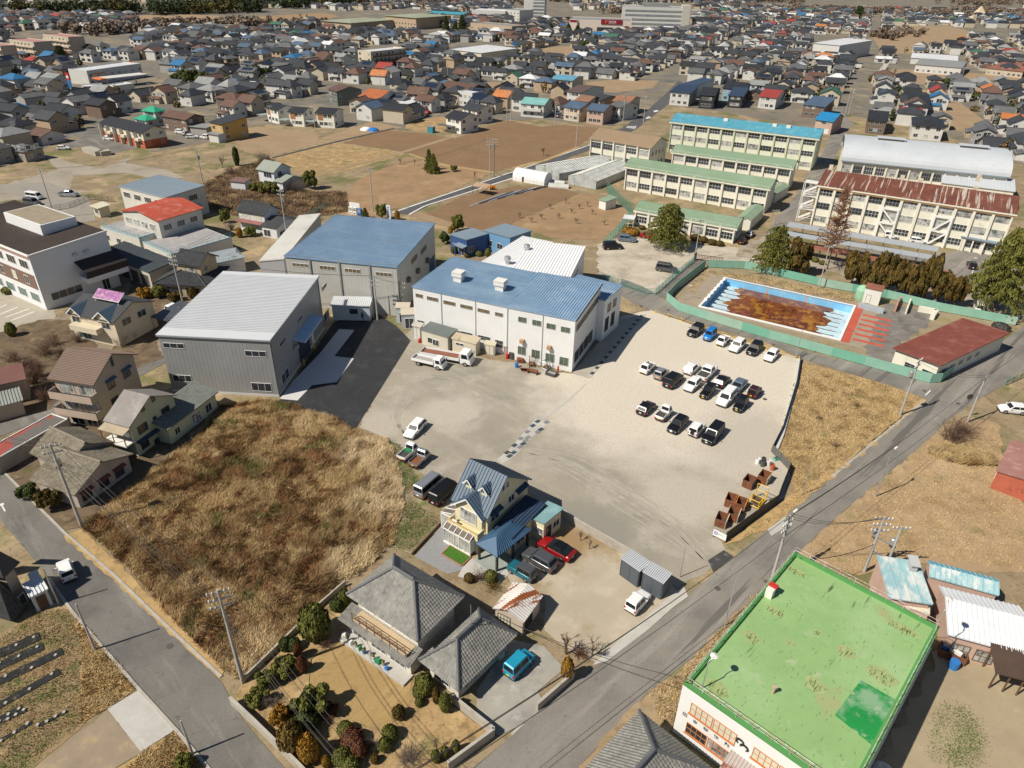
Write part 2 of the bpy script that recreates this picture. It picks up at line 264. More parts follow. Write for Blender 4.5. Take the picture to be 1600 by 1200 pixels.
sheet('dry_yard',[(1478,1000),(1520,1020),(1600,1075),(1700,1180),(1600,1260),(1340,1260)],.03,mat('stony_yard',(.36,.29,.19),.95,.12,.3,.4,6,layers=[((.24,.2,.08),.3,.54,.68),((.44,.37,.27),.3,.54,.7),((.26,.2,.12),4,.56,.8)]))
sheet('road_shoulder',[(905,1200),(972,1120),(1012,1083),(1066,1046),(1125,983),(1190,921),(1215,897),(1248,868),(1067,1075),(1050,1140),(1000,1170),(940,1230)],.05,mat('shoulder_earth',(.34,.245,.14),.95,.2,.5,.5,5,layers=[((.2,.14,.075),1.2,.5,.7),((.42,.34,.24),.3,.55,.7)]))
# vegetable plot lower left, dirt lane
sheet('vegetable_plot',[(-60,1030),(60,950),(108,952),(130,1020),(125,1080),(135,1130),(40,1210),(-80,1260)],.03,mat('plot_soil',(.29,.2,.11),.95,.2,.5,.5,5,layers=[((.11,.14,.035),.5,.53,.66),((.42,.3,.16),.8,.55,.7)]))
sheet('dry_verge',[(108,952),(116,962),(215,1075),(170,1106),(130,1130),(125,1080),(130,1020)],.055,G['verge'])
sheet('dirt_lane',[(40,1215),(168,1108),(222,1177),(180,1200),(150,1260),(0,1260)],.045,mat('dirt_lane',(.3,.235,.165),.95,.15,.4,.5,6,layers=[((.42,.3,.16),.4,.54,.7)]))
sheet('dry_verge',[(222,1177),(275,1142),(330,1215),(330,1260),(150,1260),(185,1200)],.05,G['verge'])
# fields of the middle distance
ribbon('concrete_ramp',[(925,1040),(985,985),(1040,938),(1068,915)],[(948,1033),(1010,986),(1052,949),(1075,932)],.05,G['concrete'])
for l,r,m_ in(([(495,272),(560,254),(630,236),(702,214)],[(500,274),(566,256),(636,238),(708,216)],G['soil2']),([(425,246),(520,222),(615,200)],[(427,247.5),(522,223.5),(617,201.2)],G['iron']),([(800,262),(850,250),(905,228)],[(804,265),(853,252),(907,230)],G['verge']),([(640,240),(700,258),(775,269)],[(638,242),(698,260.5),(772,271)],G['verge']),([(300,262),(340,285),(420,330)],[(306,261),(347,285),(428,330)],G['soil2']),([(640,337),(690,352),(740,366)],[(655,331),(700,346),(750,361)],G['soil2'])):ribbon('field_path',l,r,.075,m_)
F=[([(637,243),(712,216),(790,188),(905,209),(900,222),(838,250),(775,268),(700,258)],'soil'),([(535,224),(600,203),(655,208),(735,221),(640,240),(600,232)],'soil'),
([(425,247),(520,223),(590,232),(635,241),(560,262),(500,276),(470,270)],'earth2'),([(360,210),(400,198),(500,207),(495,225),(425,244),(380,238)],'soil2'),
([(500,216),(545,202),(580,190),(630,200),(600,203),(535,222)],'soil2'),([(640,190),(690,182),(740,188),(720,205),(660,208),(632,200)],'earth2'),
([(662,335),(720,308),(800,292),(868,290),(905,303),(800,350),(735,365),(690,350)],'soil'),([(800,350),(905,303),(965,312),(985,335),(965,362),(930,375),(860,372)],'soil3'),
([(560,280),(640,246),(700,258),(770,270),(700,300),(640,318),(612,328),(580,340),(520,335)],'soil3'),([(800,205),(870,195),(940,200),(900,232),(840,252),(790,245)],'soil'),
([(1360,55),(1420,40),(1480,40),(1520,50),(1500,68),(1420,84),(1380,84)],'soil2'),([(1395,108),(1500,112),(1600,122),(1600,140),(1500,135),(1400,130),(1385,120)],'soil2'),
([(1460,162),(1500,160),(1540,190),(1545,210),(1495,205),(1470,190)],'soil2'),([(915,128),(960,125),(1030,126),(1020,138),(960,145),(915,142)],'soil2'),
([(835,75),(890,72),(905,82),(900,95),(850,98)],'soil2'),([(730,135),(770,128),(800,130),(800,145),(760,150)],'soil2'),([(215,24),(300,22),(380,28),(400,40),(290,42),(210,38)],'soil2'),
([(400,26),(505,20),(530,25),(470,42),(400,42)],'soil3'),([(1400,140),(1480,140),(1460,150),(1420,152)],'earth2'),([(232,135),(265,128),(330,135),(320,150),(290,150)],'soil2')]
for i,(p,k)in enumerate(F):sheet('field',p,.03+.002*i,G[k])
sheet('gravel_path',g4(0,0,[(250,952),(420,1010),(640,1052),(760,1000),(830,985),(780,1020),(1040,1060),(1160,1110),(1000,1130),(780,1080),(460,1100),(440,1180),(560,1200),(0,1260),(-100,1200),(100,1130),(360,1060)]),.035,mat('gravel_path',(.34,.3,.24),.95,.1,.1,layers=[((.26,.22,.17),.12,.5,.68)]))
sheet('apartment_parking',g4(0,0,[(330,940),(620,800),(700,800),(980,900),(700,960),(500,950),(560,910)]),.04,G['asphalt2'])
sheet('car_park',[(-80,460),(20,455),(85,485),(88,495),(40,540),(0,530),(-80,520)],.05,mat('cream_asphalt',(.4,.36,.29),.9,.1,.3,layers=[((.3,.27,.22),.3,.5,.7)]))
sheet('car_park',g4(0,300,[(-200,-40),(300,-60),(560,40),(600,180),(440,200),(300,150),(100,20)]),.05,mat('dusty_asphalt',(.3,.27,.23),.9,.1,.2,layers=[((.22,.2,.18),.2,.5,.7)]))
ribbon('lane',[(-20,665),(60,640),(150,600),(215,570),(245,555),(275,525)],[(-20,690),(70,655),(165,613),(235,580),(262,565),(290,535)],.05,G['asphalt2'])
sheet('lower_town_yard',[(150,380),(260,440),(400,420),(420,440),(300,480),(250,560),(140,540),(80,500),(160,460)],.02,mat('yard_mix',(.27,.22,.16),.95,.15,.2,layers=[((.17,.13,.08),.3,.5,.7),((.36,.31,.24),.2,.54,.7)]))
brush=mat('brush_and_shade_ground',(.15,.105,.065),.95,.25,.3,.5,4,layers=[((.09,.065,.04),.5,.48,.64),((.26,.19,.11),.4,.54,.68),((.1,.1,.035),.3,.58,.68)])  # dark colour mixes brown brush with shadow painted in among the houses
for p in([(-60,540),(60,500),(130,500),(150,540),(110,600),(80,640),(0,660),(-60,680)],[(180,520),(240,520),(255,560),(215,575),(175,560)],[(0,735),(20,700),(110,650),(220,690),(335,620),(345,636),(240,735),(165,790),(128,824),(98,830),(30,762)],[(205,440),(330,440),(300,480),(240,520),(190,500)],[(365,1090),(380,1068),(500,940),(545,915),(560,985),(487,1030),(480,1075),(540,1125),(600,1145),(640,1100),(645,1052),(705,1100),(770,1150),(690,1205),(470,1205)],[(310,290),(350,270),(420,245),(470,300),(540,300),(545,330),(440,350),(330,330)]):sheet('brush_ground',p,.055+.002*len(p),brush if p[0][0]!=365 else G['earth2'])
# kerbs along the two roads (real steps)
def kerb(name,px,h=.13,w=.28,m=None,off=0):
 P=[at(x,y)for x,y in px];mb=MB()
 for a,b in zip(P,P[1:]):mb.bar(a+Vector((0,0,h/2)),b+Vector((0,0,h/2)),w,h)
 tag(mb.build(name,m or G['kerb']),kind='structure')
kerb('kerb',[(0,732),(27,759),(100,832),(176,897),(259,977),(346,1058)]);kerb('kerb',[(75,902),(115,959),(215,1075),(276,1142),(330,1206)])
kerb('kerb',[(800,1148),(837,1109),(895,1060)],.02);kerb('kerb',[(1300,745),(1325,724),(1415,650),(1445,626)],.06,.35)
kerb('kerb',[(1249,562),(1244,600),(1222,680),(1213,702)],.3,.5,G['conc2'])
# drain channel with slabs across the yard
sheet('drain_channel',g4(800,600,[(-90,470),(-10,400),(150,215),(235,240),(150,310),(20,450),(-60,500)]),.04,G['concrete'])
sheet('grass_strip_ground',g4(400,600,[(820,350),(900,380),(960,500),(1040,560),(1080,620),(1180,720),(1180,850),(980,1060),(830,1030),(900,880),(950,690),(870,520)]),.035,mat('weedy_strip',(.27,.21,.12),.95,.2,.4,.4,5,layers=[((.13,.16,.045),.5,.52,.62),((.38,.32,.22),.4,.54,.68),((.15,.12,.07),2,.55,.7)]))
sheet('concrete_strip',g4(800,300,[(375,1135),(660,800),(840,765),(560,1075),(480,1165)]),.045,mat('apron_concrete',(.42,.38,.31),.9,.07,.3,layers=[((.34,.31,.26),.2,.5,.7)]))
strip=at(920,588);strip2=at(848,655)
ribbon('concrete_gutter',g4(800,300,[(455,1200),(350,1300),(180,1415)]),g4(800,300,[(466,1198),(362,1303),(200,1420)]),.042,G['concrete'])
gr=thing('drain_cover_run','line of dark grated drain covers beside the white factory','drain',at(920,588))
a,b=at(800+480/4,300+1160/4),at(800+812/4,300+770/4);d=b-a;ang=math.atan2(d.y,d.x);n=26
gm=MB().box(-.42,-.3,0,.42,.3,.03).mesh('cover')
for i in range(n):
 p=a.lerp(b,(i+.5)/n)-gr.location;put('drain_cover' if i%2 else 'slab',gm,mat('grate',(.05,.075,.09),.5,.2)if i%2 else G['concrete'],gr,(p.x,p.y,.05),ang)
gr=thing('slab_drain','short run of grey slabs crossing the gravel behind the blue roofed house','drain',at(820,680));random.seed(3)
for zx,zy in[(160,235),(130,262),(95,300),(55,342),(15,385),(-30,430),(180,285),(160,300),(100,335),(85,355),(70,375),(50,395),(10,430),(-15,452),(215,240)]:
 p=at(800+zx/4,600+zy/4)-gr.location;put('slab',gm,random.choice([mat('grate',0),G['iron'],mat('grey_slab',(.2,.21,.22),.8)]),gr,(p.x,p.y,.05),rad(47)+random.uniform(-.1,.1))
ribbon('stop_line',[(1444.5,618),(1453,610)],[(1446.5,618.6),(1455,610.6)],.065,G['line'])
for a,c in(((0,491),(27,480)),((8,496),(45,482.5)),((17,501),(53,487)),((-14,486),(10,476))):ribbon('parking_line',[a,c],[(a[0]+1,a[1]+.8),(c[0]+1,c[1]+.8)],.065,G['line'])
ribbon('road_marking',[(-6,790),(6,786)],[(-5,793),(7,789)],.06,G['line']);ribbon('road_marking',[(1,789),(7,800)],[(3.5,788),(9.5,799)],.061,G['line'])
for a,c in(((1488,412),(1520,424)),((1522,414),(1518,428)),((1532,408),(1560,414))):ribbon('parking_line',[a,c],[(a[0]+1.2,a[1]+.6),(c[0]+1.2,c[1]+.6)],.065,G['line'])
for a,c in(((1020.5,173.5),(1027,172)),((1008,184),(1015,182))):ribbon('lane_marking',[a,c],[(a[0]+2,a[1]+2),(c[0]+2,c[1]+2)],.06,G['line'])
for i in range(5):ribbon('crossing_bar',[(978+i*3,199.5+i*.5),(981+i*3,197)],[(979.5+i*3,199.8+i*.5),(982.5+i*3,197.3)],.06,G['line'])
tk=mat('tyre_track',(.4,.366,.302),.95,.1,.8,layers=[((.335,.306,.252),.6,.46,.58),((.3,.275,.23),6,.5,.75)])
def track(pts,w=.22):
 P=[at(*p)for p in pts];Q=[]
 for i in range(len(P)-1):
  p0,p1,p2,p3=P[max(0,i-1)],P[i],P[i+1],P[min(len(P)-1,i+2)]
  for k in range(10):t=k/10;Q.append(.5*((2*p1)+(p2-p0)*t+(2*p0-5*p1+4*p2-p3)*t*t+(3*p1-p0-3*p2+p3)*t**3))
 Q.append(P[-1]);mb=MB();V_=[]
 for i,q in enumerate(Q):d=(Q[min(i+1,len(Q)-1)]-Q[max(0,i-1)]).normalized();s=Vector((-d.y,d.x,0))*w*(.35+.65*abs(math.sin(i*.7)));V_+=[(q.x-s.x,q.y-s.y,.026),(q.x+s.x,q.y+s.y,.026)]
 mb.add(V_,[(2*i,2*i+1,2*i+3,2*i+2)for i in range(len(Q)-1)]);o=mb.build('tyre_track',tk);o['kind']='structure'
 if o.data.polygons[0].normal.z<0:o.data.flip_normals()
random.seed(12)
for k in range(6):
 f=k*6+random.uniform(-4,4);track([(1095+f*.4,885-f*.6),(1040+f*.5,840-f),(960+f*.5,790-f*1.1),(890+f*.4,742-f*.9),(820+f*.3,715-f*.5)],.13+.02*(k%3))
for k in range(5):
 f=k*8+random.uniform(-5,5);track([(640-f*.2,690-f*.3),(612+f*.4,655-f*.1),(622+f*.8,610+f*.25),(680+f*.2,590+f*.5),(740-f*.2,605+f*.3),(765-f*.4,640+f*.1),(735-f*.2,668-f*.2)],.1+.02*(k%3))
# ================================================================ BUILDING KIT
from mathutils.geometry import tessellate_polygon
def holed(name,outer,hole,z,m):
 o3=[Vector((p[0],p[1],z))for p in outer];h3=[Vector((p[0],p[1],z))for p in hole]
 tri=tessellate_polygon([o3,h3]);mb=MB();mb.add(o3+h3,[tuple(t)for t in tri]);o=mb.build(name,m)
 for p in o.data.polygons:
  if p.normal.z<0:p.flip()
 return tag(o,kind='structure')
MC={}
def win_mesh(w,h,n,hz):
 k=(round(w,2),round(h,2),n,hz)
 if k in MC:return MC[k]
 mb=MB();t=.05 if h<1.6 else .06;D=.07
 mb.box(0,-D,0,w,.01,t);mb.box(0,-D,h-t,w,.01,h);mb.box(0,-D,t,t,.01,h-t);mb.box(w-t,-D,t,w,.01,h-t)
 for i in range(1,n):x=w*i/n;mb.box(x-t/2,-D+.01,t,x+t/2,.01,h-t)
 for i in range(1,hz+1):z=h*i/(hz+1);mb.box(t,-D+.015,z-t/2,w-t,.01,z+t/2)
 p=MB();p.add([(t,-.025,t),(w-t,-.025,t),(w-t,-.025,h-t),(t,-.025,h-t)],[(0,1,2,3)])
 MC[k]=(mb.mesh('window'),p.mesh('pane'));return MC[k]
def tile_plane(mb,P,tw=.32,tl=.36,lift=.05,mi=0):
 P=[Vector(p)for p in P];a=P[0];e=(P[1]-a).normalized();nr=(P[1]-a).cross(P[2]-a).normalized()
 if nr.z<0:nr=-nr
 s=nr.cross(e).normalized()
 if s.dot(P[2]-a)<0:s=-s
 uv=[((p-a).dot(e),(p-a).dot(s))for p in P];n=len(uv)
 def inside(u,v):
  c=0
  for i in range(n):
   (x1,y1),(x2,y2)=uv[i],uv[(i+1)%n]
   if(y1>v)!=(y2>v)and u<(x2-x1)*(v-y1)/(y2-y1)+x1:c^=1
  return c
 u0,u1=min(q[0]for q in uv),max(q[0]for q in uv);v1=max(q[1]for q in uv)
 for j in range(int(v1/tl)+1):
  for i in range(int((u1-u0)/tw)+1):
   u,v=u0+i*tw,j*tl
   if not inside(u+tw/2,v+tl/2):continue
   vs=[]
   for vv,l in((v-.03,lift),(v+tl,.012)):
    for k,hh in((0,.004),(.45,.055),(.8,.004),(1,.02)):vs.append(a+e*(u+tw*k)+s*vv+nr*(hh+l))
   for k in(0,.45,.8,1):vs.append(a+e*(u+tw*k)+s*(v-.03))
   mb.add(vs,[(0,1,5,4),(1,2,6,5),(2,3,7,6),(8,9,1,0),(9,10,2,1),(10,11,3,2)],mi)
def ribs(mb,P,sp=.45,w=.08,h=.1,along='slope',mi=0):
 a,b,c,d=[Vector(p)for p in P];up=(b-a).cross(d-a).normalized()
 if up.z<0:up=-up
 if along=='slope':L,p,q,r,s=(b-a).length,a,b,d,c
 else:L,p,q,r,s=(d-a).length,a,d,b,c
 n=max(2,int(L/sp))
 for i in range(n+1):
  t=min(.998,max(.002,i/n));mb.bar(p.lerp(q,t)+up*h*.4,r.lerp(s,t)+up*h*.4,w,h,mi)
class Bld:
 """a building surveyed at height z: p0 front-left, p1 front-right, p2 a point on the back edge (photo px) or a depth"""
 rf=.5
 def __init__(s,name,label,cat,p0,p1,p2,z,wall,h=None,ov=0.,group=None,zp2=None,base=0.):
  A,Bv=at(*p0,z),at(*p1,z);e=Bv-A;e.z=0;s.ang=math.atan2(e.y,e.x);ex=e.normalized();ey=Vector((-ex.y,ex.x,0))
  if isinstance(p2,(int,float)):dep=p2
  else:dep=(at(*p2,zp2 if zp2 else z)-A).dot(ey)
  s.ov=ov;s.w=e.length-2*ov;s.d=dep-2*ov;s.h=h or z
  o=A+ex*ov+ey*ov;o.z=base;s.o=o;s.ex,s.ey=ex,ey;s.wall=wall
  s.root=thing(name,label,cat,o,s.ang,group)
 def raypx(s,face,px,py):
  d=_r*((px-800)/FOC)+_u*((600-py)/FOC)+_w;C0=Vector((0,0,CAM_H))-s.o
  lc=Vector((C0.dot(s.ex),C0.dot(s.ey),C0.z));dl=Vector((d.dot(s.ex),d.dot(s.ey),d.z))
  if face in 'FB':t=((0 if face=='F' else s.d)-lc.y)/dl.y
  else:t=((0 if face=='L' else s.w)-lc.x)/dl.x
  p=lc+dl*t
  return{'F':p.x,'R':p.y,'L':s.d-p.y,'B':s.w-p.x}[face],p.z
 def win(s,face,tl,br,n=2,glass=None,fr=None,hz=0,name='window'):
  u0,z1=s.raypx(face,*tl);u1,z0=s.raypx(face,*br);return s.winl(face,u0,z0,u1,z1,n,glass,fr,hz,name)
 def winl(s,face,u0,z0,u1,z1,n=2,glass=None,fr=None,hz=0,name='window',off=0.):
  if u1<u0:u0,u1=u1,u0
  w,h=max(.3,round(u1-u0,1)),max(.3,round(z1-z0,1));f,p=win_mesh(w,h,n,hz)
  loc,rz={'F':((u0,-off,z0),0),'R':((s.w+off,u0,z0),math.pi/2),'L':((-off,s.d-u0,z0),-math.pi/2),'B':((s.w-u0,s.d+off,z0),math.pi)}[face]
  o=put(name,f,fr or FRW,s.root,loc,rz);put('pane',p,glass or GL,o);return o
 def bx(s,name,x0,y0,z0,x1,y1,z1,m,parent=None):
  return MB().box(x0,y0,z0,x1,y1,z1).build(name,m,parent or s.root)
 def walls(s,kind='flat',rise=0,axis='x',m=None,name='wall'):
  w,d,h=s.w,s.d,s.h;mb=MB()
  if kind in('flat','hip'):mb.box(0,0,0,w,d,h)
  elif axis=='x':
   pr=[(0,0),(d,0),(d,h+(rise if kind=='shed' else 0))]+([(d*s.rf,h+rise)]if kind=='gable' else[])+[(0,h)]
   n=len(pr);mb.add([(0,y,z)for y,z in pr]+[(w,y,z)for y,z in pr],[tuple(range(n-1,-1,-1)),tuple(range(n,2*n))]+[(i,(i+1)%n,(i+1)%n+n,i+n)for i in range(n)])
  else:
   pr=[(0,0),(w,0),(w,h+(rise if kind=='shed' else 0))]+([(w/2,h+rise)]if kind=='gable' else[])+[(0,h)]
   n=len(pr);mb.add([(x,0,z)for x,z in pr]+[(x,d,z)for x,z in pr],[tuple(range(n)),tuple(range(2*n-1,n-1,-1))]+[(i+n,(i+1)%n+n,(i+1)%n,i)for i in range(n)])
  return mb.build(name,m or s.wall,s.root)
 def planes(s,kind,rise,axis='x',ov=None):
  ov=s.ov if ov is None else ov;w,d,z=s.w,s.d,s.h+.02
  if kind=='shed':
   k=rise/(d if axis=='x' else w)*ov
   return[[(-ov,-ov,z-k),(w+ov,-ov,z-k),(w+ov,d+ov,z+rise+k),(-ov,d+ov,z+rise+k)]]if axis=='x' else[[(-ov,d+ov,z-k),(-ov,-ov,z-k),(w+ov,-ov,z+rise+k),(w+ov,d+ov,z+rise+k)]]
  if kind=='gable':
   if axis=='x':
    y=d*s.rf;k,k2=rise/y*ov,rise/(d-y)*ov
    return[[(-ov,-ov,z-k),(w+ov,-ov,z-k),(w+ov,y,z+rise),(-ov,y,z+rise)],[(w+ov,d+ov,z-k2),(-ov,d+ov,z-k2),(-ov,y,z+rise),(w+ov,y,z+rise)]]
   k=rise/(w/2)*ov
   return[[(-ov,d+ov,z-k),(-ov,-ov,z-k),(w/2,-ov,z+rise),(w/2,d+ov,z+rise)],[(w+ov,-ov,z-k),(w+ov,d+ov,z-k),(w/2,d+ov,z+rise),(w/2,-ov,z+rise)]]
  if kind=='hip':
   m=min(w,d)/2
   if w>=d:r0,r1=(m,d/2,z+rise),(w-m,d/2,z+rise)
   else:r0,r1=(w/2,m,z+rise),(w/2,d-m,z+rise)
   k=rise/m*ov;c=[(-ov,-ov,z-k),(w+ov,-ov,z-k),(w+ov,d+ov,z-k),(-ov,d+ov,z-k)]
   if w>=d:return[[c[0],c[1],r1,r0],[c[1],c[2],r1],[c[2],c[3],r0,r1],[c[3],c[0],r0]]
   return[[c[0],c[1],r0],[c[1],c[2],r1,r0],[c[2],c[3],r1],[c[3],c[0],r0,r1]]
 def roof(s,kind,rise,axis='x',m=None,t=.14,rib=None,tile=False,ov=None,cap=None,name='roof',ribalong='slope'):
  mb=MB();PL=s.planes(kind,rise,axis,ov)
  for P in PL:
   mb.slab(P,t)
   if rib and len(P)==4:ribs(mb,P,rib,along=ribalong)
  o=mb.build(name,m,s.root)
  if tile:
   tm=MB();tw,tl=tile if isinstance(tile,tuple)else(.32,.36)
   for P in PL:tile_plane(tm,P,tw,tl)
   q=tm.build('roof_tile',m,s.root);q['kind']='stuff'
   rm=MB()
   if kind=='hip':
    tops=[Vector(p)for p in PL[0][2:]]+[Vector(p)for p in PL[1][2:]]+[Vector(p)for p in PL[2][2:]]
    for P in PL:
     rm.tube(Vector(P[0])+Vector((0,0,.1)),Vector(P[-1])+Vector((0,0,.12)),.15,n=8)
    L4=[P for P in PL if len(P)==4][0];rm.tube(Vector(L4[2])+Vector((0,0,.16)),Vector(L4[3])+Vector((0,0,.16)),.2,n=8)
   elif kind=='gable':
    rm.tube(Vector(PL[0][2])+Vector((0,0,.12)),Vector(PL[0][3])+Vector((0,0,.12)),.18,n=8)
   if rm.v:rm.build('ridge_cap',cap or m,s.root)
  return o
 def flat(s,m,par=.4,pt=.2,roofm=None,t=.25):
  s.bx('roof',pt,pt,s.h+.003,s.w-pt,s.d-pt,s.h+.03,m)
  p=MB();z0,z1=s.h+.002,s.h+par;p.box(0,0,z0,s.w,pt,z1);p.box(0,s.d-pt,z0,s.w,s.d,z1);p.box(0,pt,z0,pt,s.d-pt,z1);p.box(s.w-pt,pt,z0,s.w,s.d-pt,z1)
  return p.build('parapet',roofm or s.wall,s.root)
 def pipe(s,face,u,m=None,z1=None,w=.1):
  z1=z1 or s.h
  x0,y0={'F':(u,-w),'R':(s.w+.003,u),'L':(-w,s.d-u),'B':(u,s.d+.003)}[face]
  return s.bx('downpipe',x0,y0,0,x0+w,y0+w-.003,z1,m or G['steel'])
def corr(name,col,var=.05,rough=.5,metal=0.,layers=(),sc=.4,coord='P'):return mat(name,col,rough,var,sc,metal=metal,layers=layers,coord=coord)
# ================================================================ FACTORY BUILDINGS
mGrey=corr('grey_cladding',(.285,.288,.288),.05,.45,layers=[((.33,.333,.335),.12,.5,.7)]);mWhiteRoof=corr('white_metal_roof',(.66,.68,.7),.04,.4,layers=[((.56,.58,.61),.15,.5,.68)])
mBlueRoof=corr('blue_metal_roof',(.225,.345,.49),.08,.42,layers=[((.29,.41,.54),.25,.48,.66),((.17,.275,.41),1.2,.54,.72),((.33,.44,.55),.5,.56,.68,(.1,1,1),rad(-22))]);mLightWall=corr('pale_cladding',(.48,.475,.44),.06,layers=[((.36,.34,.29),.2,.55,.75)])
mWhiteWall=corr('white_cladding',(.76,.765,.76),.03,.5,layers=[((.68,.67,.64),.25,.55,.8)]);mBlueLite=corr('sky_blue_awning',(.5,.66,.82),.05,.4)
def clad(b,face,sp=.6,m=None,z0=.05,z1=None,off=.012):
 "vertical cladding seams as thin raised ribs, one mesh per wall"
 mb=MB();L=b.w if face in 'FB' else b.d;n=int(L/sp);z1=z1 or b.h-.05
 for i in range(1,n):
  u=L*i/n
  if face=='F':mb.box(u-.02,-off,z0,u+.02,.002,z1)
  elif face=='R':mb.box(b.w-.002,u-.02,z0,b.w+off,u+.02,z1)
  elif face=='L':mb.box(-off,u-.02,z0,.002,u+.02,z1)
 q=mb.build('cladding_seam',m or b.wall,b.root);q['kind']='stuff'
# A grey warehouse
A=Bld('warehouse','new dark grey warehouse with ribbed white roof beside the fresh asphalt','warehouse',(243,524),(422,533),(365,428),10,mGrey,ov=.25)
A.walls('shed',.35);A.roof('shed',.35,m=corr('rib_shade_roof',(.3,.325,.35),.04,.45),t=.2)  # roof base painted darker grey to stand for shade between the white ribs
rb=MB();P_=[Vector(q)for q in A.planes('shed',.35)[0]]
for i in range(38):f_=.11+.82*i/37;rb.bar(P_[0].lerp(P_[3],f_)+Vector((0,0,.08)),P_[1].lerp(P_[2],f_)+Vector((0,0,.08)),.24,.18)
for f0,f1 in((0,.1),(.945,1)):rb.slab([P_[0].lerp(P_[3],f0)+Vector((0,0,.12)),P_[1].lerp(P_[2],f0)+Vector((0,0,.12)),P_[1].lerp(P_[2],f1)+Vector((0,0,.12)),P_[0].lerp(P_[3],f1)+Vector((0,0,.12))],.1)
q_=rb.build('roof_rib',corr('white_rib',(.6,.62,.64),.03,.4),A.root);q_['kind']='stuff';clad(A,'F');clad(A,'R')
A.bx('base_course',-.05,-.06,0,A.w+.06,A.d+.05,.35,G['conc2'])
for tl,br,n in[((254,535.5),(288.5,545),3),((382,547.5),(417,558),3),((269,585),(301,597),3),((392,597.5),(426,612),3)]:A.win('F',tl,br,n,fr=FRW)
for tl,br,n in[((505,469),(517,469),3),((465,512),(479,511),3),((437,541),(453,540),3)]:
 u0,_=A.raypx('R',*tl);u1,_=A.raypx('R',*br);u0,u1=min(u0,u1),max(u0,u1);A.winl('R',u0,6.9,u0+2.6,7.7,3)
for px,z0,z1 in[((446,590),.9,2.6),((513,517),.9,2.6)]:
 u,_=A.raypx('R',*px);A.winl('R',u-1.6,z0,u+1.6,z1,2,hz=0)
uD,_=A.raypx('R',478,560);A.bx('shutter_door',A.w+.01,uD-2.6,0,A.w+.1,uD+2.6,4.6,mat('navy_shutter',(.025,.035,.075),.5,.1))
aw=MB();aw.slab([(A.w,uD-4.2,5.6),(A.w+2.0,uD-4.2,5.2),(A.w+2.0,uD+5.2,5.2),(A.w,uD+5.2,5.6)],.25);ribs(aw,[(A.w,uD-4.2,5.6),(A.w,uD+5.2,5.6),(A.w+2.0,uD+5.2,5.2),(A.w+2.0,uD-4.2,5.2)],.5);aw.build('awning',mBlueLite,A.root)
for du in(-2.9,2.9):MB().lathe([(.12,0),(.12,1.1),(.1,1.15)],8,c=(A.w+.7,uD+du,0)).build('bollard',G['yellow'],A.root)
A.winl('R',uD+4.0,.1,uD+4.9,2.2,1,G['white'],name='door')
for fz in(.35,):MB().box(A.w+.06,uD-4.6,3.9,A.w+.7,uD-3.9,4.6).build('vent_hood',G['steel'],A.root)
for u in(.2,A.d-.3):A.pipe('R',u,mGrey)
# apron slabs in front of the grey warehouse
sheet('loading_apron',g4(400,300,[(150,1295),(235,1180),(400,1010),(520,858),(615,865),(490,1028),(612,1042),(505,1190),(350,1210),(260,1305)]),.07,G['conc2'])
sheet('kerb_strip',g4(0,300,[(1400,1400),(1380,1370),(1760,1400),(1880,1400),(1860,1440)]),.06,G['concrete'])
# B blue-roofed warehouse
Bq=Bld('warehouse','pale warehouse with big blue roof and strip windows, behind the grey warehouse','warehouse',(443,400),(620.5,417),(680,352),10.2,mLightWall,ov=.2)
Bq.walls('shed',.5);Bq.roof('shed',.5,m=mBlueRoof,rib=.42,t=.25);clad(Bq,'F',.7);clad(Bq,'R',.7)
for zx in(225,396,553,748):
 Bq.win('F',(400+zx/4,300+(440+(zx-225)*.107)/4),(400+(zx+102)/4,300+(472+(zx-225)*.115)/4),4,GLB,FRW)
for zx in(345,525,713):u,_=Bq.raypx('F',400+zx/4,425);Bq.bx('pilaster',u-.15,-.2,0,u+.15,0,Bq.h-.02,mat('grey_post',(.3,.3,.29),.7))
for zx,zy in((988,418),(1047,360)):
 u,z=Bq.raypx('R',400+zx/4,300+zy/4);Bq.winl('R',u-1.8,z-.5,u+1.8,z+.5,4,GLB,FRD)
for zx,zy in((1003,490),(1063,425),(945,545)):
 u,z=Bq.raypx('R',400+zx/4,300+zy/4);MB().box(Bq.w,u-.5,z-.5,Bq.w+.7,u+.5,z+.4).build('vent_hood',mat('brown_hood',(.14,.12,.1),.6),Bq.root)
u,z=Bq.raypx('R',400+1100/4,300+470/4);Bq.bx('shutter_door',Bq.w+.005,u-2,0,Bq.w+.08,u+2,4,mat('blue_shutter',(.03,.09,.19),.5))
sg=MB()
for P in Bq.planes('shed',.5):
 for fy in(.02,.5,.975):
  for i in range(60):t=(i+.5)/60;p=Vector(P[0]).lerp(Vector(P[1]),t).lerp(Vector(P[3]).lerp(Vector(P[2]),t),fy);sg.box(p.x-.1,p.y-.04,p.z+.05,p.x+.1,p.y+.04,p.z+.22)
q=sg.build('snow_guard',G['steel'],Bq.root);q['kind']='stuff'
LB=Bld('lean_to','long low white-roofed lean-to on the side of the blue roofed warehouse','shed',(404,408),(444,409),(517,338),5.6,corr('lean_wall',(.42,.44,.46)),ov=.1)
LB.walls('shed',.6,'y');LB.roof('shed',.6,'y',m=corr('pale_roof',(.62,.61,.58),layers=[((.5,.48,.44),.2,.5,.7)]),rib=.6)
AX=Bld('annex','small pale annex with corrugated roof under the warehouse front','shed',(516,477),(578,478),(581,467),3.2,corr('annex_wall',(.55,.6,.63)),ov=.2)
AX.walls('shed',.4);AX.roof('shed',.4,m=mWhiteRoof,rib=.35);AX.win('F',(545,482),(560,491),1)
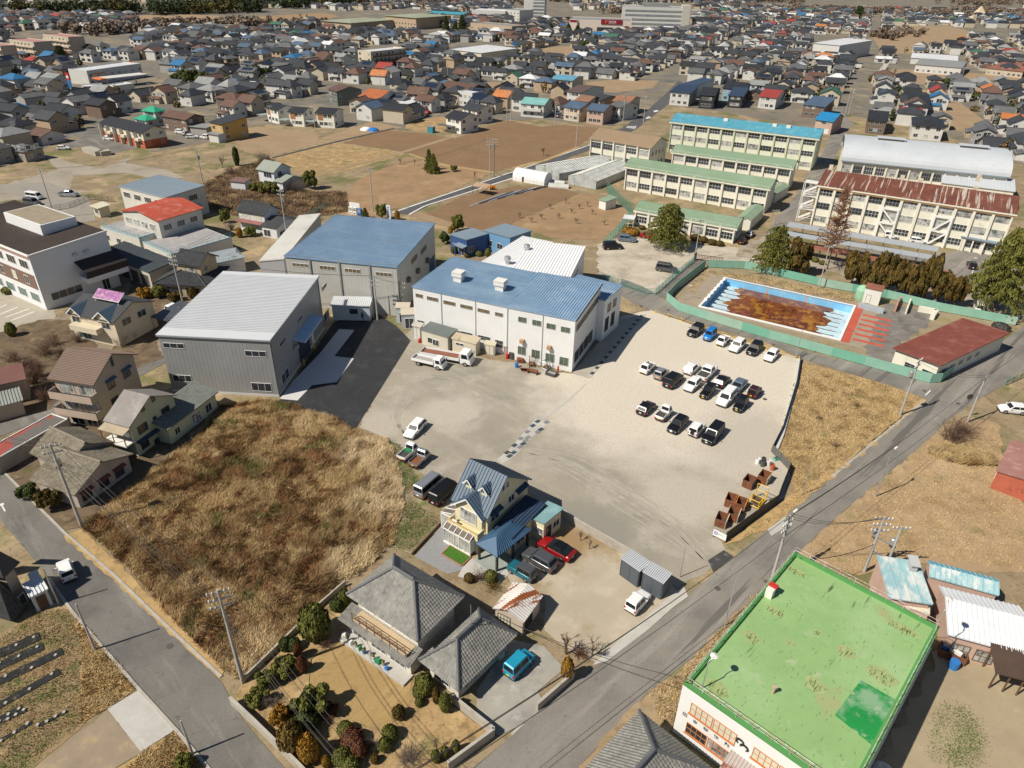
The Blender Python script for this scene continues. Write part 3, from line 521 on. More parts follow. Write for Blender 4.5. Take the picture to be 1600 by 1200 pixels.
# C white factory: two blue roof sections and a lower back wing
Cm=Bld('factory','long white factory hall with two roof vents on its blue roof','factory',(643,448),(793,480),(704,404),9.3,mWhiteWall,ov=.15)
Cm.walls('shed',.5);Cm.roof('shed',.5,m=mBlueRoof,rib=.45);clad(Cm,'F',.5)
KZ=1600/360;zz=lambda x,y:(640+x/KZ,380+y/KZ)
for x0,y0,x1,y1 in[(42,348,92,382),(120,366,200,408),(235,393,318,437),(352,420,436,464),(472,449,556,492),(594,476,650,514)]:Cm.win('F',zz(x0,y0),zz(x1,y1),2,GLB,FRS)
for x0,y0,x1,y1 in[(55,532,102,566),(360,608,438,652),(475,636,558,682),(595,668,648,730)]:Cm.win('F',zz(x0,y0),zz(x1,y1),2,GL,FRS,hz=1)
Cm.win('F',zz(655,717),zz(680,778),1,mat('pink_door',(.42,.28,.27),.6),FRD,name='door')
for x in(222,457):u,_=Cm.raypx('F',*zz(x,480));Cm.pipe('F',u)
for x,y in((342,200),(632,262)):
 u=at(*zz(x,y+50),9.8)-Cm.o;ux,uy=u.dot(Cm.ex),u.dot(Cm.ey);mb=MB();mb.box(ux-.8,uy-.7,9.4,ux+.8,uy+.7,10.4);mb.box(ux-1,uy-.9,10.5,ux+1,uy+.9,11.1);mb.box(ux-.6,uy-.5,10.4,ux+.6,uy+.5,10.5);mb.box(ux-1.0,uy-.9,11.18,ux+1.0,uy+.9,11.4);mb.build('roof_vent',G['offwhite'],Cm.root)
C2=Bld('factory','white two-storey factory wing with plain blue roof casting a shadow over the car park','factory',(793,480),(900,501),(951.6,445),9.75,mWhiteWall,ov=.15,zp2=10.6)
C2.walls('shed',.9);C2.roof('shed',.9,m=mBlueRoof,rib=.45);clad(C2,'F',.5);clad(C2,'R',.5)
C2.bx('fascia',C2.w+.155,-.15,0,C2.w+.2,C2.d,.01,FRD)
fm=MB();P=C2.planes('shed',.9)[0];fm.bar(Vector(P[1])+Vector((.05,0,-.12)),Vector(P[2])+Vector((.05,0,-.12)),.06,.35);fm.build('fascia_board',mat('brown_fascia',(.09,.05,.035),.6),C2.root)
for x0,y0,x1,y1 in[(755,505,813,556),(853,528,912,578),(952,551,1012,602),(1052,574,1114,626),(752,710,808,780),(848,735,904,804),(945,760,1002,830),(1042,786,1102,856)]:C2.win('F',zz(x0,y0),zz(x1,y1),2,mat('green_glass',(.09,.12,.08),.2,.3,.8,spec=.7),FRS)
for x,y in((785,675),(973,720)):
 u,z=C2.raypx('F',*zz(x,y));MB().box(u-.35,-.6,z-.35,u+.35,0,z+.3).build('vent_hood',mat('copper_hood',(.42,.26,.13),.5),C2.root)
u,_=C2.raypx('F',*zz(922,600));C2.pipe('F',u)
L=C2.d
for i in range(4):C2.winl('R',1.0+i*3.1,7.2+i*.16,3.9+i*3.1,8.3+i*.16,4,mat('brown_glass',(.2,.16,.11),.3,.3,1,spec=.6),FRD)
for i in range(4):C2.winl('R',.9+i*2.6,1.2,3.1+i*2.6,3.2,2,GL,FRD)
mb=MB();u,z=C2.raypx('R',*zz(1228,660));mb.tube((C2.w,u,z),(C2.w+.9,u,z-.25),.45,n=10);mb.build('vent_hood',mat('brown_hood',0),C2.root)
C3=Bld('factory','lower white factory wing at the back with a small blue roof by the lane','factory',(874,452),(946,470),(973,447),8.2,mWhiteWall,ov=.12)
C3.walls('flat');C3.roof('shed',.2,m=mBlueRoof,rib=.45)
C3.o.z=0
for i in range(2):C3.winl('R',1.5+i*2.4,5.2,2.9+i*2.4,6.8,2,mat('brown_glass',0),FRD);C3.winl('R',.9+i*2.7,1.5,2.4+i*2.7,4.2,2,GL,FRD)
W1=Bld('factory','flat bright white factory roof with two turbine vents next to the blue offices','factory',(751,410),(802,421.5),(868,380),7.3,mWhiteWall,ov=.1)
W1.walls('flat');mBright=corr('bright_white_roof',(.86,.86,.86),.02,.35,metal=.0);W1.roof('shed',.15,m=mBright,rib=.6)
W2=Bld('factory','big square bright white factory roof overlooking the school gravel yard','factory',(802,421.5),(892,432),(940,389),7.7,mWhiteWall,ov=.1)
W2.walls('flat');W2.roof('shed',.2,m=mBright,rib=.6)
for px in((823,393),(793,412)):
 q=at(*px,7.4)-W1.o;MB().lathe([(.45,7.3),(.45,8),(.6,8.05),(.72,8.5),(.55,8.95),(.1,9.05)],12,c=(q.dot(W1.ex),q.dot(W1.ey),0)).build('turbine_vent',G['steel'],W1.root)
u=W2.d*.42;W2.bx('shutter_door',W2.w+.005,u-2.2,0,W2.w+.08,u+2.2,3.6,G['offwhite'])
for i in range(3):W2.winl('R',1+i*3,5.2,3.2+i*3,6,3,GLC,FRW)
# prefabs along the factory front
PF=[('prefab_office','prefab site office with corrugated grey roof in front of the white factory',(657,515),(699.6,527.4),(714,516),2.9,(.62,.58,.48),(.22,.25,.24)),
('container','cream container with rusty roof behind the flatbed truck',(705,528.5),(743.5,537.5),(756,531),2.6,(.66,.6,.47),(.64,.56,.42)),
('cabinet','small cream steel cabinet at the end of the container',(756,537),(773,540.5),(776.5,537),2.1,(.64,.6,.5),(.6,.54,.42)),
('cabinet','tall white steel cabinet left of the prefab office',(643,508),(657,511.5),(660.5,507),2.9,(.66,.64,.58),(.62,.6,.54))]
for nm,lb,p0,p1,p2,z,wc,rc in PF:
 b=Bld(nm,lb,nm.replace('_',' '),p0,p1,p2,z,corr(nm+lb[:5],wc,.06,layers=[((wc[0]*.7,wc[1]*.6,wc[2]*.5),.8,.58,.75)]),ov=.12);b.walls('shed',.25)
 b.roof('shed',.25,m=corr('roof_'+lb[:9],rc,.1,layers=[((.3,.16,.07),.9,.56,.7,(1,.15,1))]if 'rusty' in lb else()),rib=.3,t=.12)
 if nm=='prefab_office':b.win('F',(668,526),(676,537),1);b.win('F',(676,529),(686,541.5),2,name='door')
 elif nm=='container':b.win('F',zz(320,685),zz(375,717),2)
 else:b.winl('F',.1,.15,b.w-.1,b.h-.2,2,b.wall,FRS,name='door')
for nm,lb,p0,p1,p2,z in[('porch','low cream porch between the two factory buildings',(617,481),(640,481),(641,473),3.2),('porch','cream entrance porch on the corner of the white factory',(626,492),(648,491),(650,481),3.0)]:
 b=Bld(nm,lb,'porch',p0,p1,p2,z,corr('porch_wall',(.5,.53,.56)),ov=.1);b.walls();b.roof('shed',.1,m=corr('porch_roof',(.56,.5,.4)));b.winl('F',.6,.1,min(2.2,b.w-.2),2.2,2,name='door')
# D blue offices
mDB=corr('navy_cladding',(.035,.085,.24),.08);mLB=corr('blue_cladding',(.14,.3,.5),.06);mSR=corr('slate_metal',(.2,.26,.32),.06)
b=Bld('office','small navy blue office with a flat grey roof behind the factories','office',(702,366),(729,377),(757,364),4,mDB,ov=.15);b.walls('shed',.3,'y');b.roof('shed',.3,'y',m=mSR,rib=.4)
b.winl('F',1,.8,3,2.2,2);b.winl('F',b.w-2,.05,b.w-.9,2.1,1,G['dark'],name='door');b.winl('R',.6,1,2,2.4,2)
MB().slab([(b.w-3,-1.4,2.6),(b.w+.2,-1.4,2.6),(b.w+.2,.02,2.9),(b.w-3,.02,2.9)],.12).build('porch_roof',mSR,b.root);MB().box(b.w-2.9,-1.3,0,b.w-2.7,-1.1,2.5).build('post',mDB,b.root)
b=Bld('office','light blue office with sloping grey roof next to the navy one','office',(754,360),(797,375),(832,364),4.6,mLB,ov=.15);b.walls('shed',.5,'y');b.roof('shed',.5,'y',m=mSR,rib=.4)
for i in range(3):b.winl('F',1.2+i*3.4,1.4,3+i*3.4,2.8,2)
b.winl('F',b.w-1.6,.05,b.w-.5,2.2,1,G['white'],name='door')
# ================================================================ SCHOOL
mCream=mat('cream_render',(.74,.71,.6),.8,.05,.25,layers=[((.58,.5,.36),.35,.58,.76),((.5,.42,.3),1.1,.64,.8,(1,1,.15))]);mCream2=mat('pale_green_render',(.68,.70,.56),.8,.05,.25,layers=[((.55,.56,.42),.4,.58,.76)]);mColG=mat('green_column',(.53,.58,.42),.8,.08,.4)
mGR=corr('green_metal_roof',(.235,.33,.22),.05,.6,layers=[((.28,.37,.26),.1,.5,.7)]);mTurq=corr('turquoise_roof',(.1,.36,.48),.1,.5,layers=[((.22,.46,.54),.6,.5,.66),((.07,.27,.38),1.5,.55,.72)])
mRustR=mat('rusted_sheet_roof',(.17,.06,.042),.8,.2,.3,coord='O',layers=[((.26,.1,.055),.5,.5,.68),((.5,.44,.38),1.7,.57,.61,(1,.035,.035)),((.1,.04,.03),.25,.54,.72)])
def facade(b,face,nb,floors,colm,wz=1.7,sill=.95,fl=3.5,col=.55,proud=.45,skip=(),gl=None,u0=0.,u1=None,hz=1):
 L=(b.w if face in 'FB' else b.d);u1=u1 or L;bay=(u1-u0)/nb
 for i in range(nb+1):
  u=u0+i*bay;a0,a1=max(0,u-col/2),min(L,u+col/2)
  if face=='F':b.bx('column',a0,-proud,0,a1,.001,b.h-.05,colm)
  elif face=='R':b.bx('column',b.w-.001,a0,0,b.w+proud,a1,b.h-.05,colm)
 for f in floors:
  for i in range(nb):
   if(f,i)in skip:continue
   g=gl or(GLC if random.random()<.45 else GL);b.winl(face,u0+i*bay+col/2+.15,f*fl+sill,u0+(i+1)*bay-col/2-.15,f*fl+sill+wz,4,g,FRW if random.random()<.7 else FRS,hz)
k2=1600/340;ze=lambda x,y:(960+x/k2,165+y/k2)
E1=Bld('school_building','three-storey cream school building with a turquoise roof','school',ze(405,112),ze(1510,240),15,10.8,mCream2,ov=.7)
E1.walls();E1.roof('gable',1.6,m=mTurq,rib=.5);facade(E1,'F',11,(0,1,2),mColG,1.7,1.0,3.55)
E1.bx('eave_band',-.7,-.69,E1.h-.75,E1.w+.7,-.1,E1.h-.25,mCream2);E1.bx('rust_stripe',-.68,-.7,E1.h-.32,E1.w+.7,-.69,E1.h-.2,mat('faded_rust',(.45,.25,.16),.8,.2,.5))
for x in(765,1130,1235,1520):u,_=E1.raypx('F',*ze(x,300));E1.bx('roof_vent',u-.7,4.5,E1.h+.6,u+.7,5.6,E1.h+1.9,G['offwhite'])
E1.winl('R',5,7.5,6.5,9,2);E1.winl('R',5,4,6.5,5.5,2)
E2=Bld('school_building','middle two-storey school block with green roof in front of the turquoise one','school',ze(415,335),ze(1320,458),9,7.3,mCream,ov=.6)
E2.walls('gable',1.4);E2.roof('gable',1.4,m=mGR,rib=.6);facade(E2,'F',9,(0,1),mCream,1.7,.95,3.5);E2.bx('eave_band',-.6,-.6,E2.h-.7,E2.w+.6,-.1,E2.h-.3,mCream)
E3=Bld('school_building','long two-storey cream school block with green roof facing the orchard','school',ze(70,440),ze(1150,610),9.5,7.2,mCream,ov=.6)
E3.walls('gable',1.5);E3.roof('gable',1.5,m=mGR,rib=.6);facade(E3,'F',10,(0,1),mCream,1.7,.95,3.5);E3.bx('eave_band',-.6,-.6,E3.h-.7,E3.w+.6,-.1,E3.h-.3,mCream)
E4=Bld('school_building','single-storey cream school block with green roof behind the big cedar','school',ze(140,762),ze(905,900),8.5,4.2,mCream,ov=.5)
E4.walls('gable',1.3);E4.roof('gable',1.3,m=mGR,rib=.6);facade(E4,'F',7,(0,),mCream,1.8,.8,3.6,skip=((0,1),(0,2)));E4.bx('eave_band',-.5,-.5,E4.h-.7,E4.w+.5,-.1,E4.h-.3,mCream)
for i in range(2):E4.winl('R',1.5+i*3,1.4,3.3+i*3,2.6,2)
for P,q in((E4,'roof'),(E3,'roof'),(E2,'roof')):
 sg=MB();kk=1.3/(P.d/2)
 for i in range(int(P.w/.5)):x=.3+i*.5;sg.box(x,0,P.h+.1,x+.18,.06,P.h+.3)
 o=sg.build('snow_guard',G['offwhite'],P.root);o['kind']='stuff'
b=Bld('corridor','low green roofed corridor linking two school blocks','corridor',ze(1010,842),ze(1110,748),4,3.0,mCream,ov=.2);b.walls('gable',.6);b.roof('gable',.6,m=mGR);b.winl('R',.8,1,3,2.4,2)
b=Bld('corridor','short green roofed passage beside the middle school block','corridor',ze(1190,650),ze(1290,590),3.5,2.8,mCream,ov=.2);b.walls('gable',.6);b.roof('gable',.6,m=mGR)
E5=Bld('school_hall','cream two-storey school hall with a tan gabled roof behind the greenhouses','school',(920,215),(1018,231),14,7.6,mCream,ov=.6)
E5.walls('gable',2.2);E5.roof('gable',2.2,m=corr('tan_roof',(.36,.26,.17),.05,.6),rib=.5);facade(E5,'F',5,(0,1),mCream,1.9,.9,3.6)
for i in range(4):E5.winl('R',1.5+i*2.6,4.4,2.6+i*2.6,5.8,1);E5.winl('R',1.5+i*2.6,1,2.6+i*2.6,2.4,1)
k3=1600/380;zs=lambda x,y:(1220+x/k3,190+y/k3)
E6=Bld('school_building','three-storey cream school building with rusted red roof and diagonal braces','school',zs(240,412),zs(1560,607),10,10.8,mCream,ov=.6)
E6.walls('shed',1.6);E6.roof('shed',1.6,m=mRustR,rib=.45,t=.18);facade(E6,'F',11,(0,1,2),mCream,1.7,1.0,3.5,.6,.5)
E6.bx('eave_band',-.6,-.62,E6.h-.6,E6.w+.6,-.1,E6.h-.25,mCream);E6.bx('eave_soffit',-.4,-.5,E6.h-1.0,E6.w+.4,-.05,E6.h-.62,mat('brown_soffit',(.36,.2,.08),.8,.2,.5))
bay=E6.w/11
for i in(4,7):
 for f in(0,1):
  x0,x1=bay*i+.3,bay*(i+1)-.3;z0,z1=f*3.5+.3,f*3.5+3.6;a,c=((x0,z1),(x1,z0))if i==4 else((x0,z0),(x1,z1))
  MB().bar((a[0],-.62,a[1]),(c[0],-.62,c[1]),.3,.35).build('brace',G['white'],E6.root)
 fr=MB();fr.box(bay*i-.1,-.75,0,bay*i+.35,-.505,7.6);fr.box(bay*(i+1)-.35,-.75,0,bay*(i+1)+.1,-.505,7.6);fr.box(bay*i+.35,-.72,7.2,bay*(i+1)-.35,-.5,7.6);fr.box(bay*i+.35,-.72,3.6,bay*(i+1)-.35,-.5,3.95);fr.build('brace_frame',G['white'],E6.root)
for x,y in((330,310),(797,380),(917,400),(1300,375),(1277,450)):q=at(*zs(x,y),11.8)-E6.o;E6.bx('roof_vent',q.dot(E6.ex)-.5,q.dot(E6.ey)-.5,E6.h+.3,q.dot(E6.ex)+.5,q.dot(E6.ey)+.5,E6.h+2.0,mat('stained_white',(.6,.52,.4),.8,.2,1))
st=MB()
for f in range(3):
 z0=f*3.5
 for i in range(10):st.box(-3.6+i*.28,1,z0+i*.18,-3.3+i*.28,2.3,z0+i*.18+.06);st.box(-.9-i*.28,2.5,z0+1.75+i*.18,-.6-i*.28,3.8,z0+1.81+i*.18)
 st.box(-4,.9,z0+3.4,0,3.9,z0+3.5)
for x in(-4,-.2):
 for y in(.9,3.8):st.box(x-.08,y-.08,0,x+.08,y+.08,10.6)
st.build('outside_stair',G['offwhite'],E6.root)
rl=MB()
for f in range(3):
 for i in range(16):rl.box(-4+i*.25,.86,f*3.5+.0,-3.97+i*.25,.9,f*3.5+1.2)
 rl.box(-4.1,.84,f*3.5+1.2,0,.92,f*3.5+1.27);rl.bar((-3.6,.9,f*3.5+1),(-.8,.9,f*3.5+2.8),.06,.5)
o=rl.build('stair_railing',G['white'],E6.root);o['kind']='stuff'
b=Bld('entrance_canopy','low grey canopy over the entrance of the rust roofed school','canopy',zs(1185,750),zs(1440,800),3,3.6,mCream,ov=.1);b.bx('canopy',0,-.5,3.3,b.w,b.d-.3,3.55,mSR)
for i in range(4):b.bx('post',.3+i*(b.w-.9)/3,-.2,0,.6+i*(b.w-.9)/3,.1,3.3,mCream)
# E7 gymnasium with arched roof
E7=Bld('gymnasium','school gymnasium with a large arched silver roof','gymnasium',zs(395,252),zs(1512,365),24,8.5,mCream,ov=.6)
E7.walls();mSil=corr('silver_roof',(.52,.55,.58),.04,.42,layers=[((.45,.48,.52),.1,.5,.7)]);mb=MB();N=20
arc=[(E7.d/2-(E7.d/2+.6)*math.cos(math.pi*i/N),E7.h-.2+5.2*math.sin(math.pi*i/N)**.85)for i in range(N+1)]
for(y0,z0),(y1,z1)in zip(arc,arc[1:]):mb.slab([(-.6,y0,z0),(E7.w+.6,y0,z0),(E7.w+.6,y1,z1),(-.6,y1,z1)],.15)
for i in range(int(E7.w/.6)):
 x=-.3+i*.6
 for(y0,z0),(y1,z1)in list(zip(arc,arc[1:]))[:15]:mb.bar((x,y0,z0+.02),(x,y1,z1+.02),.06,.07)
mb.build('roof',mSil,E7.root);en=MB();pts=[(0,E7.h),(E7.d,E7.h)]+[(y,z-.05)for y,z in arc[::-1][1:-1]]
for x,fl in((E7.w,1),(0,0)):en.add([(x,y,z)for y,z in pts],[tuple(range(len(pts)))])
en.build('end_wall',mat('dark_gable',(.09,.1,.11),.6),E7.root);E7.bx('gutter',-.6,-.75,E7.h-.35,E7.w+.6,-.58,E7.h-.05,mat('slate_gutter',(.22,.27,.32),.5));facade(E7,'F',14,(0,1),mCream,2.2,1.2,3.7,.4,.3)
for x in(712,1290):u,_=E7.raypx('F',*zs(x,260));E7.bx('ridge_vent',u-4,E7.d*.42,E7.h+4.7,u+4,E7.d*.5,E7.h+5.9,mSil);E7.bx('vent_shade',u-3.8,E7.d*.42-.05,E7.h+5.0,u+3.8,E7.d*.42-.01,E7.h+5.5,G['iron'])
G7=Bld('gym_porch','lower silver roofed lobby in front of the gymnasium','porch',zs(1055,400),zs(1545,460),8,6.0,mCream,ov=.3);G7.walls('shed',1.5);G7.roof('shed',1.5,m=mSil,rib=.6)
# covered walkways
mWalk=corr('grey_walk_roof',(.36,.39,.42),.06,.5);mRedW=corr('brick_red_roof',(.3,.12,.08),.12,.7,layers=[((.2,.08,.05),.6,.5,.7)])
def walkway(label,p0,p1,z,wid,m):
 a,c=at(*p0,z),at(*p1,z);d=c-a;L=d.length;t=thing('bicycle_shelter',label,'shelter',(a.x,a.y,0),math.atan2(d.y,d.x),'roofed shelters in front of the school')
 n=max(2,int(L/3.6))
 for i in range(n):MB().slab([(L*i/n+.02,0,z-.25),(L*(i+1)/n-.02,0,z-.25),(L*(i+1)/n-.02,wid,z),(L*i/n+.02,wid,z)],.08).build('roof_panel',m,t)
 pm=MB().box(-.06,-.06,0,.06,.06,z-.2).mesh('post')
 for i in range(n+1):
  for y in(.3,wid-.3):put('post',pm,G['iron'],t,(L*i/n*.99+.05,y,0))
 MB().box(0,wid-.5,z-.35,L,wid-.4,z-.2).build('beam',G['iron'],t)
walkway('grey shelter roof closest to the rust roofed school',zs(40,680),zs(1035,850),2.9,3.2,mWalk);walkway('grey shelter roof in the middle of the three shelter rows',zs(35,740),zs(1025,905),2.7,2.6,mWalk);walkway('brick red shelter roof behind the row of brown-green trees',zs(40,800),zs(1090,1000),2.5,2.4,mRedW)
# ================================================================ POOL
PQ=[at(1138.7,436),at(1328.7,478),at(1305,529.5),at(1098.7,481)]
ex=(PQ[1]-PQ[0]+PQ[2]-PQ[3]).normalized();ey=Vector((ex.y,-ex.x,0));PL,PW=26.4,17.4;pc=(PQ[0]+PQ[1]+PQ[2]+PQ[3])/4;pang=math.atan2(ex.y,ex.x)
pw=lambda u,v:pc+ex*u-ey*v
pin=[pw(-PL/2,-PW/2),pw(PL/2,-PW/2),pw(PL/2,PW/2),pw(-PL/2,PW/2)]
for nm in('ground','pool_ground'):
 o=bpy.data.objects[nm];vs=[tuple(v.co)for v in o.data.vertices];z=vs[0][2];m=o.material_slots[0].material;lb=o.get('label');bpy.data.objects.remove(o)
 o=holed(nm,vs,pin,z,m)
 if lb:o['label']=lb
pool=thing('swimming_pool','drained outdoor school pool with blue walls and rusty brown water','swimming pool',pc,pang)
mPB=mat('pool_blue',(.2,.5,.78),.5,.06,.4,layers=[((.33,.58,.78),.5,.5,.7)]);mPF=mat('pool_floor',(.5,.64,.7),.6,.1,.4,layers=[((.38,.3,.2),1,.56,.68)])
mb=MB();h2,w2=PL/2,PW/2
mb.add([(-h2,-w2,-1.5),(h2,-w2,-1.5),(h2,w2,-1.5),(-h2,w2,-1.5)],[(0,1,2,3)]);mb.build('pool_floor',mPF,pool)
mb=MB();c=[(-h2,-w2),(h2,-w2),(h2,w2),(-h2,w2)]
for(x0,y0),(x1,y1)in zip(c,c[1:]+c[:1]):mb.add([(x0,y0,-1.5),(x0,y0,.2),(x1,y1,.2),(x1,y1,-1.5)],[(0,1,2,3)])
mb.build('pool_wall',mPB,pool)
mb=MB();q=.45;mb.box(-h2-q,-w2-q,0,h2+q,-w2,.22);mb.box(-h2-q,w2,0,h2+q,w2+q,.22);mb.box(-h2-q,-w2,0,-h2,w2,.22);mb.box(h2,-w2,0,h2+q,w2,.22);mb.build('coping',G['white'],pool)
for i in range(7):
 y=-w2+PW*(i+1)/8;MB().box(-h2+1.2,y-.13,-1.495,h2-1.2,y+.13,-1.488).build('lane_line',G['dark'],pool)
 for s in(-1,1):MB().box(s*(h2+.02)-.3,y+.9-.25,.225,s*(h2+.02)+.3,y+.9+.25,.75).build('starting_block',G['white'],pool)if s<0 else None
for s in(-1,1):
 for y in(-w2+.004,w2-.004):MB().box(s*4-.12,y-.003,-1.3,s*4+.12,y+.003,.15).build('distance_mark',G['orange'],pool)
wt=mat('stagnant_water',(.19,.055,.02),.15,.3,.25,layers=[((.1,.03,.02),.3,.5,.62),((.36,.17,.03),.5,.5,.6),((.42,.2,.04),1.5,.56,.66)],spec=.4)
rw=random.Random(6);ys=np.linspace(-w2+.06,w2-.06,40);jag=lambda k:.9*math.sin(k*.35)+.5*math.sin(k*1.1)+rw.uniform(-.35,.35)
MB().prism([(9.2+jag(k),y)for k,y in enumerate(ys)]+[(-9.4-jag(k+20),y)for k,y in enumerate(ys[::-1])],-1.48,-1.3).build('stagnant_water',wt,pool)
deck=mat('pool_deck',(.34,.28,.21),.9,.1,.3,layers=[((.26,.21,.15),.5,.5,.7)]);D0=[pw(-h2-5,-w2-1.6),pw(h2+8,-w2-1.6),pw(h2+8,w2+2.6),pw(-h2-5,w2+2.6)]
o=holed('pool_deck',D0,pin,.045,deck)
st=thing('poolside_paving','red paving stripes at the end of the drained pool','paving',pw(h2+1.6,0),pang)
MB().box(-1.1,-w2-.6,.05,.3,w2+2,.08).build('red_strip',mat('red_paver',(.5,.1,.06),.8,.12,.6),st)
for i in range(6):MB().box(.6,-w2+1.2+i*2.5,.05,6,-w2+2.1+i*2.5,.08).build('red_strip',mat('red_paver',0),st)
# ribbed concrete yard by pool house, low walls
sheet('pool_yard',g4(1200,300,[(720,690),(1040,760),(1000,830),(780,980),(860,1020),(800,1080),(640,1040),(600,1000)]),.05,mat('stained_yard',(.2,.185,.165),.9,.15,.3,layers=[((.12,.11,.1),.4,.5,.66),((.3,.28,.25),.3,.55,.7)]))
PH=Bld('pool_house','long low changing house with brown roof inside the green fence','changing house',(1394,543.5),(1469,576),(1549,514),3.2,mCream,ov=.5)
PH.walls('shed',.5,'y');PH.roof('shed',.5,'y',m=corr('brown_metal_roof',(.2,.065,.05),.1,.6,layers=[((.28,.12,.1),.3,.5,.7)]),rib=.45)
PH.win('F',(1415,565),(1431,580),2,GL,FRS,hz=1,name='door');PH.win('F',(1442,575.5),(1458,591),2,GL,FRS,hz=1,name='door')
for i in range(5):PH.winl('R',1.5+i*2.7,1.4,3+i*2.7,2.2,2)
b=Bld('pump_shed','small white shed with a brown lid roof beside the pool','shed',(1352,449),(1380,455),(1385,449),3.4,G['offwhite'],ov=.15);b.walls();b.roof('shed',.2,m=mRedW);b.winl('F',.5,.1,1.4,2,1,G['offwhite'],FRS,name='door')
t=thing('tank','pale green wrapped tank next to the white pool shed','tank',at(1344,468));MB().lathe([(1.1,0),(1.2,.6),(1.25,2.2),(.9,2.9),(.4,3.2)],12).build('tank_cover',mat('mint_tarp',(.3,.52,.36),.7,.12,1),t,smooth=False);MB().tube((1.3,0,0),(1.3,0,3.4),.06).build('pipe',G['steel'],t)
def wallrun(name,label,cat,px,h,th,m,z0=0.,group=None,cap=None):
 P=[at(x,y)for x,y in px];t=thing(name,label,cat,P[0],0,group);mb=MB()
 for a,c in zip(P,P[1:]):mb.bar(a-P[0]+Vector((0,0,h/2+z0)),c-P[0]+Vector((0,0,h/2+z0)),th,h)
 mb.build('wall_run',m,t)
 if cap:
  mb=MB()
  for a,c in zip(P,P[1:]):mb.bar(a-P[0]+Vector((0,0,h+.04+z0)),c-P[0]+Vector((0,0,h+.04+z0)),th+.08,.08)
  mb.build('coping',cap,t)
 return t
wallrun('low_wall','leaning red-brown slab wall in the pool yard','wall',g4(1200,300,[(790,752),(815,690)]),1.5,.3,mat('pink_render',(.5,.27,.2),.9));wallrun('low_wall','leaning cream slab wall in the pool yard','wall',g4(1200,300,[(858,765),(880,705)]),1.4,.3,mCream)
wallrun('washstand','long cream washstand against the back fence of the pool yard','washstand',g4(1200,300,[(935,745),(1045,765),(1020,800)]),1.1,.8,mCream)
wallrun('low_wall','blue grey water trough beside the white pool shed','trough',g4(1200,300,[(560,720),(720,760)]),1.0,.7,mat('trough',(.36,.42,.46),.7))
# mint green fence of many panels
mFence=[mat('mint_panel',(.25,.46,.36),.6,.08,.5),mat('mint_panel_faded',(.33,.48,.38),.65,.1,.5),mat('mint_panel_new',(.17,.42,.31),.55,.06,.5)]
def panel_fence(label,px,h=1.85,pwid=1.85,group='mint green fences around the pool',mats=mFence):
 P=[at(x,y)for x,y in px];t=thing('panel_fence',label,'fence',P[0],0,group);fm={}
 for a,c in zip(P,P[1:]):
  d=c-a;L=d.length;n=max(1,round(L/pwid));w=L/n;an=math.atan2(d.y,d.x);me=MB().box(.02,-.03,.12,w-.02,.03,h).box(0,.035,.2,w,.07,.28).box(0,.035,h-.3,w,.07,h-.22).mesh('panel');po=MB().box(-.035,-.045,0,.035,.075,h+.04).mesh('post')
  run=0
  for i in range(n):
   p=a+d*(i/n)-P[0];m=mats[run]
   if random.random()<.22:run=random.choice((0,0,1,1,2));m=mats[run]
   put('panel',me,m,t,p,an);put('post',po,mats[0],t,p,an)
 return t
panel_fence('mint green panel fence along the lane between pool and car park',[(1101,418),(1058,452),(1041,470),(1060,486),(1104,500),(1200,529.5),(1350,571),(1452,599),(1468,598)])
panel_fence('mint green panel fence behind the pool along the school trees',[(1105,418),(1163,420),(1200,428),(1290,449),(1385,466),(1465,486),(1586,509)])
panel_fence('mint green panel fence beside the main road by the changing house',[(1468,598),(1510,567),(1560,530)])
# ================================================================ HOUSES NEAR THE CAMERA
mSlate=corr('slate_blue_metal',(.085,.13,.185),.08,.5);mCreamY=mat('cream_siding',(.72,.64,.42),.75,.05,.4);mNavyT=corr('navy_metal',(.03,.055,.1),.1,.5);mTeal=corr('teal_metal',(.2,.34,.36),.1,.45,layers=[((.3,.44,.44),.4,.5,.7)])
mTile=mat('grey_roof_tile',(.225,.22,.2),.7,.12,.6,island=.16,layers=[((.3,.29,.26),.35,.5,.7),((.13,.125,.115),1.6,.58,.75)]);mCap=mat('ridge_tile',(.12,.125,.13),.6,.12,1);mTileBr=mat('brown_old_tile',(.22,.19,.14),.8,.15,.5,island=.2,layers=[((.3,.27,.21),.4,.5,.7),((.12,.1,.075),.8,.55,.72)]);mTileDk=mat('dark_roof_tile',(.05,.053,.058),.55,.15,.6,island=.2)
